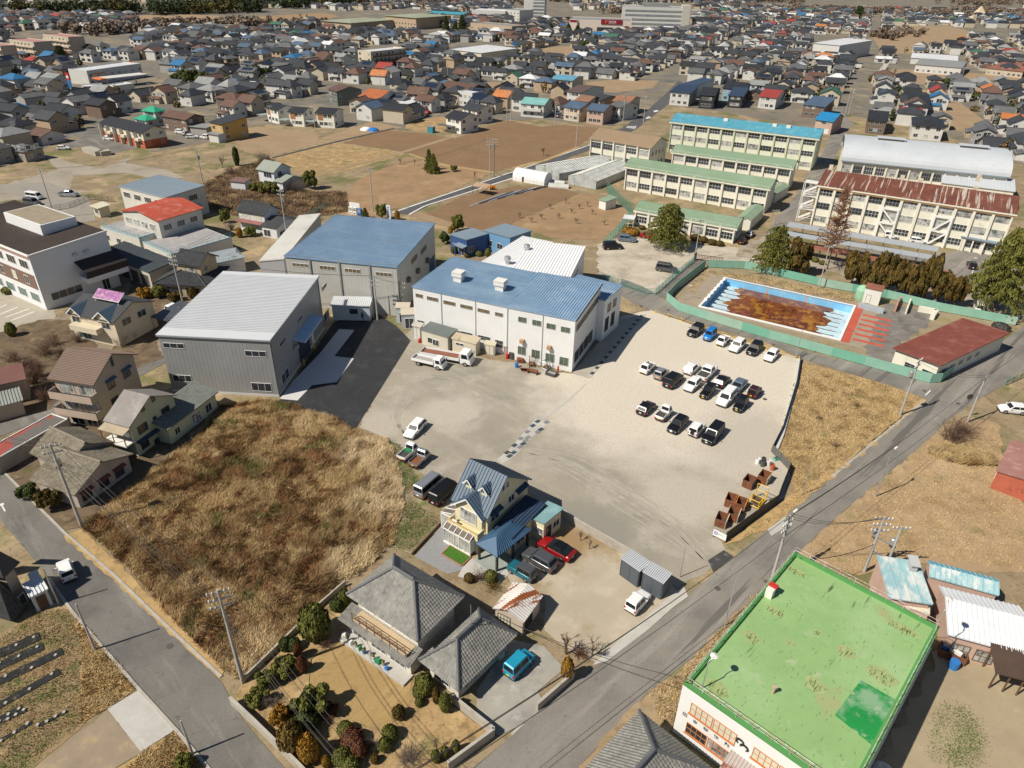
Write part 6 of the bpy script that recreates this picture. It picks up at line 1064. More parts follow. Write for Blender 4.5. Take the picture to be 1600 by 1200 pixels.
car('wagon','white','white estate car alone on the gravel near the vacant lot',(649,675),-112);k1=car('keitruck','white','white mini truck with a green sheet in its bed',(638,713),62);MB().box(-.1,-.5,.78,.25,.5,1.15).build('green_sheet',G['green'],k1);car('keitruck','silver','silver mini truck with rusty bed beside the white one',(656,723),62,bed=G['rust'])
car('van','silver','silver van parked next to the black van by the cream house',(671,765),58);car('van','black','black high-roof van between the silver van and the cream house',(694,776),58,plate=1)
car('coupe','red','red fastback car with black glass roof in front of the block wall',(868,862),143,roof='black');car('suv','grey','dark grey SUV between the red car and the teal jeep',(842,880),143);car('jeep','teal','teal jeep with black roof beside the dark grey SUV',(815,898),143,roof='grey')
car('kei','white','white mini car parked by the storage containers',(996,946),50,plate=1);car('keivan','sky','sky blue mini van parked beside the tiled house',(811,1044),50);car('kei','white','white mini car driving on the left road in the shade',(106,897),130);car('hatch','white','white car parked beside the red house at the right edge',(1580,644),170)
car('minivan','black','black minivan in the school gravel yard',(957,389),10);car('suv','bluegrey','blue grey SUV left of the red car in the school yard',(980,377),-15);car('sedan','red','red car parked under the big cedar',(1014,372),-15);car('minivan','grey','dark grey minivan alone at the corner of the school yard',(1041,424),-20);car('kei','black','black mini car at the end of the green roofed school block',(1159,380),60);car('hatch','silver','silver car in the passage beside the green roofed school block',(1171,369),60)
car('hatch','black','dark car in front of the rust roofed school building',(1517,418),70);car('van','white','white van under the trees behind the pool fence',(1527,484),65);car('wagon','white','white car half hidden behind the grey shelter roofs',(1434,380),-20);car('kei','white','white mini car on the parking beside the school braces',(1392,372),-20)
car('van','white','white van in the dusty car park at left',(55,311),-18);car('pickup','silver','pale pickup in the dusty car park at left',(108,307),-5);car('minivan','grey','grey car behind the white van in the dusty car park',(52,320),-18)
car('hatch','white','white car parked alone below the orange apartment block',(100,234),12);car('hatch','white','white car beside the orange apartment block wall',(171,219),-10)
car('kei','white','white mini car under the dark sheet carport',(265,491),-120)
for i,(px,k,c,lb)in enumerate([((283,209),'suv','white','white SUV in the lot beside the yellow house, left of the row'),((292,211),'hatch','silver','silver car in the lot beside the yellow house'),((301,216),'wagon','white','white car in the lot nearest the field by the yellow house'),((320,217),'kei','white','white mini car beside the small white hut by the field'),((871,178),'hatch','white','white car in front of the turquoise roofed house'),((874,183),'minivan','grey','grey car beside the white one near the turquoise roofed house'),((882,185),'kei','silver','silver mini car beside the beige houses'),((890,185),'kei','maroon','dark red mini car beside the beige houses'),((919,188),'van','black','black car at the corner of the pinkish house'),((669,178),'hatch','red','red car by the town houses at the field edge'),((845,129),'wagon','white','white car on the street by the blue roofed flats'),((540,154),'suv','white','white car between the dark green house and the orange roofed one')]):car(k,c,lb,px,(-20,70,10,160)[i%4])
def flatbed(label,rear,front,wd,ch,bedm,L=None):
 a,c=at(*rear),at(*front);d=c-a;L=L or d.length;t=thing('flatbed_truck',label,'truck',((a+c)/2)[:],math.atan2(d.y,d.x));x0,x1=-L/2,L/2;cx=x1-ch*.75;hw=wd/2;zb=1.0
 MB().box(x0,-hw+.3,.55,x1-.3,hw-.3,.85).build('chassis',G['iron'],t);bd=MB();bd.box(x0,-hw,.86,cx-.15,hw,zb)
 for y in(-hw,hw-.06):bd.box(x0,y,zb,cx-.15,y+.06,zb+.38)
 bd.box(x0,-hw+.06,zb,x0+.06,hw-.06,zb+.38);bd.box(cx-.22,-hw+.06,zb,cx-.15,hw-.06,zb+.9);bd.build('cargo_bed',PT['white'],t);MB().box(x0+.08,-hw+.08,zb+.003,cx-.25,hw-.08,zb+.03).build('bed_floor',bedm,t)
 mb=MB();S_=lambda x,w,z0,z1:[(x,-w,z0),(x,w,z0),(x,w,z1-.1),(x,w*.88,z1),(x,-w*.88,z1),(x,-w,z1-.1)]
 loft(mb,[S_(cx,hw*.96,.5,ch),S_(x1-.55,hw*.96,.5,ch),S_(x1-.12,hw*.95,.5,ch*.62),S_(x1,hw*.9,.55,ch*.55)]);mb.build('cab',PT['white'],t)
 gl=MB();gl.add([(x1-.1,-hw*.8,ch*.63),(x1-.1,hw*.8,ch*.63),(x1-.5,hw*.78,ch*.93),(x1-.5,-hw*.78,ch*.93)],[(0,1,2,3)]);gl.build('windscreen',CG,t)
 for s in(-1,1):m_=MB();m_.add([(cx+.25,s*(hw*.965),ch*.58),(x1-.4,s*(hw*.965),ch*.58),(x1-.65,s*(hw*.965),ch*.9),(cx+.25,s*(hw*.965),ch*.9)],[(0,1,2,3)]);m_.build('side_window',CG,t);MB().box(x1-.05,s*hw*.6-.2,.75,x1+.03,s*hw*.6+.2,.95).build('headlight',HL,t);MB().box(x1-.2,s*(hw+.15)-.08,ch*.6,x1-.1,s*(hw+.15)+.08,ch*.8).build('wing_mirror',G['dark'],t)
 MB().box(x1-.1,-hw*.9,.4,x1+.08,hw*.9,.65).build('bumper',PT['white'],t);car_meshes('van')
 for x in(x0+L*.22,x1-.95):
  for s in(-1,1):w=put('wheel',CM['van']['tyre'],G['rubber'],t,(x,s*(hw-.16),.42));w.scale=(1.22,1.4,1.22);put('rim',CM['van']['rim'],G['rim'],w)
flatbed('large white flatbed truck with red-brown bed in front of the container',(660,556),(738,570),2.2,2.5,mat('red_brown_bed',(.24,.1,.065),.8,.1));flatbed('small white flatbed truck with grey bed beside the larger one',(647,566),(695,577),1.8,2.1,mat('grey_bed',(.34,.32,.3),.8,.1))
# ================================================================ YARD PROPS
zp=lambda x,y:(1080+x/5.456,660+y/5.456)
def bin_(label,px,ang,w,d,h,m_in,m_out):
 t=thing('scrap_bin',label,'bin',at(*px),rad(ang),'open steel scrap bins at the yard corner');e=.05
 for x0,y0,x1,y1 in((-w/2,-d/2,w/2,-d/2+e),(-w/2,d/2-e,w/2,d/2),(-w/2,-d/2+e,-w/2+e,d/2-e),(w/2-e,-d/2+e,w/2,d/2-e)):MB().box(x0,y0,.1,x1,y1,h).build('side_panel',m_out if y1<0 else m_in,t)
 MB().box(-w/2+e,-d/2+e,.12,w/2-e,d/2-e,.2).build('bin_floor',G['iron'],t);rm=MB();rm.box(-w/2-.04,-d/2-.04,h-.06,w/2+.04,-d/2-.002,h+.02);rm.box(-w/2-.04,d/2+.002,h-.06,w/2+.04,d/2+.04,h+.02);rm.build('rim',m_out,t)
 for x in(-w/2+.1,w/2-.3):MB().box(x,-d/2,0,x+.2,d/2,.1).build('skid',G['rust'],t)
mOr=mat('worn_orange',(.62,.25,.05),.7,.1,1,layers=[((.55,.5,.42),1.2,.56,.6),((.2,.08,.04),.9,.55,.65)]);mCr=mat('worn_cream',(.6,.54,.38),.75,.1,1,layers=[((.25,.1,.05),1,.57,.65)])
for lb,p,a,mo in[('dark brown open bin standing apart below the drums',(490,540),52,mat('brown_bin',(.1,.045,.04),.7,.15)),('cream fronted rusty bin right of the dark brown bin',(617,500),52,mCr),('orange bin furthest left next to the yellow rack',(335,700),62,mOr),('orange bin touching the yellow rack',(412,730),62,mOr),('rusty bin between the orange pair and the cream one',(355,815),62,mCr),('cream fronted rusty bin nearest the sign board',(252,865),62,mCr)]:bin_(lb,zp(*p),a,1.7,1.35,1.25,G['rust'],mo)
yr_=thing('yellow_rack','bright yellow steel rack holding scrap boards among the bins','rack',at(*zp(555,690)),rad(50));ym=MB()
for x in(-1.2,0,1.2):
 for y in(-.7,.7):ym.tube((x,y,0),(x,y,1.3 if x<1 else 2.2),.05)
for z in(.3,1.25):
 for y in(-.7,.7):ym.tube((-1.2,y,z),(1.2,y,z),.05)
 for x in(-1.2,1.2):ym.tube((x,-.7,z),(x,.7,z),.05)
ym.tube((1.2,-.7,2.2),(1.2,.7,2.2),.05);ym.build('frame',G['yellow'],yr_)
for i in range(5):MB().box(-1,-.12,0,.9,.12,.05).build('board',G['wood'],yr_,loc=(0,-.5+.25*i,.36+.03*i),rz=.1*i)
def drum(label,p,m,m2=None):t=thing('steel_drum',label,'drum',at(*zp(*p)));MB().lathe([(.3,0),(.31,.28),(.3,.3),(.31,.58),(.3,.86),(.32,.88),(.27,.88),(.26,.5)],14,cap=False).build('shell',m,t);MB().lathe([(.27,.45),(.27,.5)],14).build('contents',m2 or G['rust'],t)
for lb,p,m in[('white and black drum at the left of the drum cluster',(563,350),PT['white']),('dark green drum in the middle of the drum cluster',(605,372),PT['grey']),('grey drum behind the dark green one',(612,345),G['iron']),('white drum right of the dark green one',(655,365),G['offwhite']),('orange-red drum standing apart from the cluster',(688,405),mat('drum_red',(.45,.12,.05),.6))]:drum(lb,p,m)
t=thing('water_tap','teal crate leaning at the grey panel fence','crate',at(*zp(722,320)),.4);MB().box(-.35,-.25,0,.35,.25,.4).build('crate_body',mat('teal_crate',(.1,.42,.36),.6),t);MB().box(-.3,-.2,.4,.3,.2,.45).build('crate_lid',G['iron'],t)
# sign board at the yard entrance
a,c=at(*zp(180,975)),at(*zp(288,1030));d=c-a;sb=thing('sign_board','white company sign board with blue mark at the yard entrance','sign',a,math.atan2(d.y,d.x));Ls=d.length
MB().box(0,-.03,.35,Ls,.03,1.25).build('board',G['white'],sb)
for x in(.05,Ls-.1):MB().box(x,.035,0,x+.06,.1,1.3).build('post',G['iron'],sb)
mb=MB();mb.box(.12,-.036,.6,.55,-.031,1.08);mb.build('blue_mark',mat('sign_blue',(.08,.1,.42),.5),sb);mb=MB();mb.box(.2,-.041,.68,.47,-.037,.74);mb.box(.2,-.041,.94,.47,-.037,1.0);mb.box(.2,-.041,.74,.26,-.037,.94);mb.box(.3,-.041,.8,.47,-.037,.86);mb.build('mark_stroke',G['white'],sb)
gx=.65
for i,gl in enumerate(glyph[:1]+glyph[2:4]):
 mb=MB()
 for x0,z0,x1,z1 in gl:mb.box(x0*.18,-.036,z0*.24,x1*.18,-.031,z1*.24)
 mb.build('sign_character',mat('sign_blue',0)if i==0 else mat('sign_teal',(.15,.42,.5),.5),sb,loc=(gx+i*.22,0,.75))
for i in range(4):MB().box(0,-.036,0,.1,-.031,.16).build('sign_character',mat('sign_teal',0),sb,loc=(gx+.7+i*.14,0,.76))if gx+.8+i*.14<Ls-.1 else None
sheet('rubber_mat',[(1106,876),(1131,860),(1146,870),(1114,894)],.07,mat('dark_plate',(.06,.06,.06),.7,.2,.8,layers=[((.2,.19,.17),1,.55,.7)]));sheet('road_plate',[(1199,828),(1226,808),(1238,818),(1205,838)],.07,G['concrete'])
for px in((1001.5,478.5),(1044,485),(1208,539),(1444,611),(1195,624),(265,964+46),(1497,631),(1121,920)):
 o=MB().lathe([(.34,0),(.34,.01)],16).build('manhole_cover',mat('iron_cover',(.1,.09,.08),.7,.2,3),None,loc=(*at(*px)[:2],.062));tag(o,kind='structure')
# yellow posts and chain
cpx=[(1023.7,489),(1043.7,495.5),(1064.5,502),(1085,509),(1106,516.5),(1128.7,524),(1148.7,531),(1173.7,538.5),(1197,546.5),(1222,555),(1248,562.5)]
ch=thing('chain_barrier','yellow posts joined by sagging yellow chain along the lane','barrier',at(*cpx[0]));pm=MB().lathe([(.22,0),(.22,.12),(.05,.13),(.05,.75),(.03,.8)],10).mesh('post');P=[at(*q)for q in cpx]
for p in P:put('post',pm,G['yellow'],ch,p-P[0])
for a,c in zip(P,P[1:]):
 mb=MB();pv=a
 for i in range(1,9):t_=i/8;cu=a.lerp(c,t_);mb.tube(pv-P[0]+Vector((0,0,.72-.3*math.sin(math.pi*(t_-.125))if i>1 else .72)),cu-P[0]+Vector((0,0,.72-.3*math.sin(math.pi*t_))),.028,n=4);pv=cu
 mb.build('chain',G['yellow'],ch)
ribbon('yellow_line',[(1249,568),(1243,600),(1221,678)],[(1247.6,568),(1241.6,600),(1219.6,678)],.045,G['yellow'])
# scrap in front of the factory
for nm,lb,p,f in[('scrap_drum','red drum at the left end of the scrap heap',(678,800),lambda:MB().lathe([(.3,0),(.3,.9),(.27,.92)],12).build('shell',G['red'],T_)),('scrap_machine','dark upright machine at the factory scrap heap',(712,800),lambda:(MB().box(-.4,-.4,0,.4,.4,1.3).box(-.15,-.15,1.3,.15,.15,2.0).build('frame',G['iron'],T_),MB().lathe([(.3,.3),(.3,.8)],10,c=(.5,0,0)).build('motor',G['rust'],T_))),
('scrap_drum','blue drum standing in the factory scrap heap',(742,862),lambda:MB().lathe([(.3,0),(.3,.9),(.27,.92)],12).build('shell',G['bluep'],T_)),('scrap_box','flat rusty box leaning in the factory scrap heap',(768,815),lambda:MB().box(-1,-.6,0,1,.6,.5).box(-.9,-.5,.5,.2,.5,.7).build('box_body',G['rust'],T_)),
('scrap_trestle','rusty tubular frame standing in the scrap heap',(850,845),None),('scrap_box','rusty steel sheets in the middle of the scrap heap',(800,885),lambda:MB().slab([(-1,-.7,.1),(1,-.7,.1),(1,.7,.8),(-1,.7,.8)],.06).box(-.8,-.5,0,.3,.4,.3).build('sheet_stack',G['rust'],T_)),('scrap_table','rusty trestle table in front of the scrap heap',(855,905),lambda:MB().box(-.9,-.4,.6,.9,.4,.68).box(-.85,-.35,0,-.75,.35,.6).box(.75,-.35,0,.85,.35,.6).build('table_body',G['rust'],T_)),
('scrap_trestle','pale steel frame at the right of the scrap heap',(955,865),None),('scrap_crate','dark grey crate of offcuts at the right end of the heap',(985,915),lambda:(MB().box(-.9,-.6,.05,.9,-.52,.6).box(-.9,.52,.05,.9,.6,.6).box(-.9,-.52,.05,-.82,.52,.6).box(.82,-.52,.05,.9,.52,.6).build('crate_side',G['iron'],T_),MB().box(-.8,-.5,.1,.8,.5,.4).build('offcuts',G['steel'],T_))),('gas_bottle','red gas bottle near the factory corner',(1030,900),lambda:MB().lathe([(.15,0),(.16,1.1),(.08,1.3),(.06,1.4)],10).build('cylinder_body',G['red'],T_)),('red_tank','small red canister at the prefab office corner',(70,690),lambda:MB().lathe([(.3,0),(.3,.7),(.12,.9)],10).build('canister_body',G['red'],T_))]:
 T_=thing(nm,lb,'scrap',at(*zz(*p)),random.random()*3)
 if f:f()
 else:
  mb=MB()
  for x in(-.9,0,.9):
   for y in(-.5,.5):mb.tube((x,y,0),(x,y,1.5),.05)
  for z in(.2,1.45):
   for y in(-.5,.5):mb.tube((-.9,y,z),(.9,y,z),.05)
   mb.tube((-.9,-.5,z),(-.9,.5,z),.05)
  mb.build('frame',G['rust']if 'rusty' in lb else G['steel'],T_);MB().box(-.7,-.4,.25,.6,.4,.4).build('load',G['wood'],T_)
# vending machines, standing sign
for i,(px,m,lb)in enumerate([((549,334),G['white'],'white vending machine, left one of three behind the blue warehouse'),((555.5,335),G['white'],'white vending machine, middle one of three behind the blue warehouse'),((562.5,337),G['bluep'],'blue vending machine, right one of three behind the blue warehouse')]):
 t=thing('vending_machine',lb,'vending machine',at(*px),rad(-20),'vending machines by the field road');MB().box(-.55,-.4,.05,.55,.4,1.9).build('cabinet',m,t);MB().box(-.45,-.42,1.0,.45,-.402,1.8).build('display',GLC,t);MB().box(-.3,-.42,.25,.3,-.402,.5).build('hatch',G['dark'],t)
t=thing('standing_sign','tall narrow pale blue sign board by the field road','sign',at(608,344),rad(-20));MB().box(-.6,-.08,.3,.6,.08,4.0).build('board',mat('pale_sign',(.66,.74,.8),.5),t);MB().box(-.05,-.05,0,.05,.05,.3).build('post',G['steel'],t);mb=MB()
for i in range(6):mb.box(-.25,-.1,3.3-i*.5,.25,-.082,3.6-i*.5)
mb.build('sign_mark',mat('sign_blue',0),t)
for px,lb in(((548,323),'white roadside sign panel above the vending machines'),):
 t=thing('roadside_sign',lb,'sign',at(552,333),rad(-20));MB().box(-1.6,.9,1.0,1.6,1.0,2.6).build('board',G['white'],t)
 for x in(-1.5,1.5):MB().box(x-.05,1.01,0,x+.05,1.1,2.6).build('post',G['steel'],t)
# person at the annex door: one skinned body
def person(label,px,hdg,top,legs,h=1.72):
 k=h/1.72;J=[(0,0,.95),(0,0,1.2),(0,0,1.42),(0,0,1.52),(0,.02,1.64),(-.1,0,.9),(-.12,.02,.5),(-.12,0,.07),(-.12,.14,.04),(.1,0,.9),(.12,-.02,.5),(.12,-.05,.07),(.12,.1,.04),(-.2,0,1.4),(-.25,-.02,1.12),(-.22,.1,.9),(-.21,.14,.82),(.2,0,1.4),(.25,-.02,1.12),(.22,.08,.9),(.21,.12,.82)]
 Rr=[.15,.16,.15,.06,.1,.11,.075,.05,.045,.11,.075,.05,.045,.07,.05,.04,.045,.07,.05,.04,.045];Ed=[(0,1),(1,2),(2,3),(3,4),(0,5),(5,6),(6,7),(7,8),(0,9),(9,10),(10,11),(11,12),(2,13),(13,14),(14,15),(15,16),(2,17),(17,18),(18,19),(19,20)]
 me=bpy.data.meshes.new('tmp');me.from_pydata([(x*k,y*k,z*k)for x,y,z in J],Ed,[]);o=bpy.data.objects.new('tmp',me);COL.objects.link(o);md=o.modifiers.new('s','SKIN')
 for v,r in zip(me.skin_vertices[0].data,Rr):v.radius=(r*k,r*k*.8)
 me.skin_vertices[0].data[0].use_root=True;sd=o.modifiers.new('d','SUBSURF');sd.levels=2;bpy.context.view_layer.update();ev=bpy.data.meshes.new_from_object(o.evaluated_get(bpy.context.evaluated_depsgraph_get()));bpy.data.objects.remove(o)
 mi=[0 if p.center.z>1.5*k else(1 if p.center.z>.92*k else 2)for p in ev.polygons];ev.polygons.foreach_set('material_index',mi);t=thing('person',label,'person',at(*px),rad(hdg));put('body',ev,[mat('skin',(.45,.28,.2),.6),top,legs],t,smooth=True);MB().lathe([(.115*k,1.62*k),(.12*k,1.7*k),(.08*k,1.77*k),(.02,1.79*k)],10).build('hair',G['dark'],t)
person('person in dark clothes standing in front of the small annex',(567,501),180,G['dark'],G['iron'])
# ================================================================ VEGETATION KIT
from mathutils import noise as mnoise
def quads(name,C,s,el=1.7,nrm=None,keep=.0):
 "leaf-sized quads at points C; nrm gives preferred facing"
 n=len(C);a=RNG.normal(size=(n,3))
 if nrm is not None:
  b0=nrm+RNG.normal(size=(n,3))*.45;a=np.cross(b0,a)
 a/=np.linalg.norm(a,axis=1)[:,None]+1e-9;b=np.cross(a,RNG.normal(size=(n,3))if nrm is None else b0);b/=np.linalg.norm(b,axis=1)[:,None]+1e-9
 s=(s*RNG.uniform(.6,1.3,n))[:,None];A,B=a*s*el,b*s
 Vv=np.stack([C-A-B*.6,C+A*.2-B,C+A+B*.2,C-A*.2+B],1).reshape(-1,3)
 me=bpy.data.meshes.new(name);me.vertices.add(4*n);me.vertices.foreach_set('co',Vv.ravel());me.loops.add(4*n);me.loops.foreach_set('vertex_index',np.arange(4*n));me.polygons.add(n);me.polygons.foreach_set('loop_start',np.arange(0,4*n,4));me.update();me.validate();return me
VM={}
def unit_mesh(kind,var=0):
 key=(kind,var)
 if key in VM:return VM[key]
 cr=tr=None;t=MB()
 if kind in('cedar','cone'):
  P=[];t.tube((0,0,0),(0,0,.55),.035,.02,8);t.tube((0,0,.55),(0,0,.97),.02,.004,6);lv=13 if kind=='cedar' else 16
  for j in range(lv):
   for i in range(9):
    z=(.17 if kind=='cedar' else .08)+.8*(j+RNG.uniform(-.25,.25))/lv;tt=(z-.1)/.9
    ln=((1-tt)**.42 if kind=='cedar' else(1-tt)*.95)*RNG.uniform(.55,1.1)+.05;az=(i+RNG.uniform(-.4,.4))*.698+j*.4;m=int(25+120*ln);s=RNG.random(m)**.65;lat=RNG.normal(size=m)*(.11*ln+.02)*s;dz=(.05*np.sin(s*2.5)-.07*s*s)if kind=='cedar' else-.06*s
    P.append(np.stack([s*ln*math.cos(az)-lat*math.sin(az),s*ln*math.sin(az)+lat*math.cos(az),z+dz+RNG.normal(size=m)*.008],1))
    if i%3==0:t.tube((0,0,z),(ln*.8*math.cos(az),ln*.8*math.sin(az),z),.008,.003,4)
  P=np.concatenate(P);cr=quads('crown',P,.015,2.2)
 elif kind in('round','column'):
  n=1500;d=RNG.normal(size=(n,3));d/=np.linalg.norm(d,axis=1)[:,None];lump=np.array([1+.16*mnoise.noise(Vector(v)*2.3+Vector((var*7,0,0)))+.08*mnoise.noise(Vector(v)*6)for v in d]);r=(lump*RNG.uniform(.9,1.0,n))[:,None]
  P=d*r*np.array([1,1,.5]);P[:,2]=np.maximum(P[:,2]+.5,.02);cr=quads('crown',P,.07,1.3,d);t.tube((0,0,0),(0,0,.5),.08,.05,6)
  core=MB();N=10;prof=[(.86*math.sin(math.pi*k/8)+.001,.5-.43*math.cos(math.pi*k/8))for k in range(9)];core.lathe(prof,N);VM[('core',kind,var)]=core.mesh('core')
 elif kind in('blob','shrubby'):
  P=[];D=[];t.tube((0,0,0),(0,0,.6),.06,.03,6);rs=random.Random(var+5)
  for k in range(16):
   c=np.array([rs.uniform(-.62,.62),rs.uniform(-.62,.62),rs.uniform(.3,.85)]);rr=rs.uniform(.2,.38);n=280;d=RNG.normal(size=(n,3));d/=np.linalg.norm(d,axis=1)[:,None];P.append(c+d*rr*RNG.uniform(.65,1.05,(n,1))*np.array([1,1,.55]));D.append(d);t.tube((0,0,.25),tuple(c),.025,.01,4)
  P=np.concatenate(P);P[:,2]=np.maximum(P[:,2],.04);cr=quads('crown',P,.055,1.5,np.concatenate(D))
 elif kind in('bare','redwood','scrub'):
  rs=random.Random(var+3);tw=MB()
  def grow(p,d,L,r,lv):
   q=p+d*L;(t if lv<2 else tw).tube(p,q,r,r*.65,5 if lv<2 else 3)
   if lv>=4:return
   for k in range(3 if lv else 5):
    nd=(d+Vector((rs.gauss(0,.55),rs.gauss(0,.55),rs.gauss(.12,.3)))).normalized();grow(p.lerp(q,rs.uniform(.55,1)),nd,L*rs.uniform(.55,.8),r*.6,lv+1)
  if kind=='bare':grow(Vector((0,0,0)),Vector((0,0,1)),.3,.03,0)
  elif kind=='scrub':
   for k in range(70):
    az,sp=rs.random()*6.283,rs.uniform(.05,.9);p=Vector((rs.gauss(0,.2),rs.gauss(0,.2),0));q=p+Vector((math.cos(az)*sp,math.sin(az)*sp,rs.uniform(.5,1)));tw.tube(p,q,.012,.004,3)
    for j in range(5):m_=p.lerp(q,rs.uniform(.3,1));tw.tube(m_,m_+Vector((rs.gauss(0,.2),rs.gauss(0,.2),rs.uniform(0,.3))),.006,.002,3)
   t.tube((0,0,0),(0,0,.3),.04,.02,5)
  else:
   t.tube((0,0,0),(0,0,1),.035,.004,8)
   for k in range(130):
    z=.2+.78*k/130;ln=(1-z)**.8*rs.uniform(.75,1.1)+.05;az=rs.random()*6.283;q=Vector((ln*math.cos(az),ln*math.sin(az),z+.1*ln));tw.tube((0,0,z),q,.006,.002,3)
    for j in range(14):s=rs.uniform(.2,1);m_=Vector((0,0,z)).lerp(q,s);tw.tube(m_,m_+Vector((rs.gauss(0,.1),rs.gauss(0,.1),rs.gauss(0,.025))),.005,.002,3)
  cr=tw.mesh('crown')
 VM[key]=(t.mesh('trunk'),cr);return VM[key]
def plant(kind,label,px,h,r,m,cat='tree',name=None,group=None,var=0,top=None,z=0.02,pos=None):
 p=pos or at(*px)
 if top is not None:
  for hh in np.arange(.5,30,.1):
   if topx((p.x,p.y,hh))[1]<=top:h=hh;break
 tr,cr=unit_mesh(kind,var);t=thing(name or{'cedar':'cedar_tree','cone':'conifer_tree','round':'clipped_bush','column':'clipped_bush','blob':'evergreen_tree','bare':'bare_tree','redwood':'redwood_tree','scrub':'bare_shrub'}[kind],label,cat,(p.x,p.y,z),random.random()*6.28,group);t.scale=(r,r,h)
 put('trunk',tr,G['bark'],t);put('crown',cr,m,t)
 if('core',kind,var)in VM:put('core',VM[('core',kind,var)],m,t)
 return t
# ---------------------------------------------------------------- big trees
plant('cedar','large layered cedar in the school gravel yard',(1040,389),11,5.6,G['cedar'],top=317);plant('cedar','dense cedar beside the road to the school, near the pool fence',(1204,424),9,4.8,G['cedar'],top=352,var=1);plant('cedar','tall cedar at the right edge behind the pool fence',(1549,487),14,6.2,G['cedar'],top=352,var=1)
plant('redwood','tall leafless reddish tree in front of the rust roofed school',(1292,421),17,4.6,G['redwood'],top=292)
for i,(px,tp,r,lb)in enumerate([((1243,430),376,3.0,'next to the dense cedar'),((1328,450),392,3.0,'at the left of the row behind the pool'),((1350,456),402,2.6,'second from left in the row behind the pool'),((1373,458),394,2.6,'pointed, third from left in the row behind the pool'),((1397,462),405,2.8,'fourth from left in the row behind the pool'),((1418,467),408,2.6,'in the middle of the row, below the red shelter'),((1442,470),400,2.2,'slim one right of the middle behind the pool'),((1464,475),425,2.6,'second from right in the row behind the pool'),((1490,480),430,2.2,'at the right end of the row behind the pool')]):plant('blob','bronze-green evergreen '+lb,px,5,r,G['bronze'],group='bronze-green trees behind the pool fence',top=tp,var=i%3)
for i,(px,h,r,m,lb)in enumerate([((1273,409),1.0,.9,'olive','small green bush left of the tall leafless tree'),((1284,413),.9,.8,'olive','small green bush at the foot of the tall leafless tree'),((1526,437),1.3,1.6,'olive','wide clipped green bush by the school parking'),((1557,449),1.2,1.0,'olive','round bush left of the tall cedar trunk'),((1575,458),1.0,1.0,'olive','low round bush right of the tall cedar trunk'),((1526,467),1.0,1.1,'leafg','dark bush behind the pool fence near the white van'),((1086,375),1.4,1.4,'bronze','brown shrub under the windows of the low school block'),((1098,378),1.3,1.2,'bronze','brown shrub second along the low school block'),((1112,382),1.3,1.2,'bronze','brown shrub third along the low school block'),((1124,384),1.2,1.1,'bronze','brown shrub nearest the corner of the low school block'),((985,366),1.5,2.2,'gold','orange dry bush in the corner of the school yard'),((1003,358),1,.9,'bronze','small brown shrub left of the red car')]):plant('round',lb,px,h,r,G[m],'bush',var=i%3)
plant('round','dark heap of netting beside the pool fence corner',(1562,516),1.4,1.6,G['iron'],'heap','netting_heap')
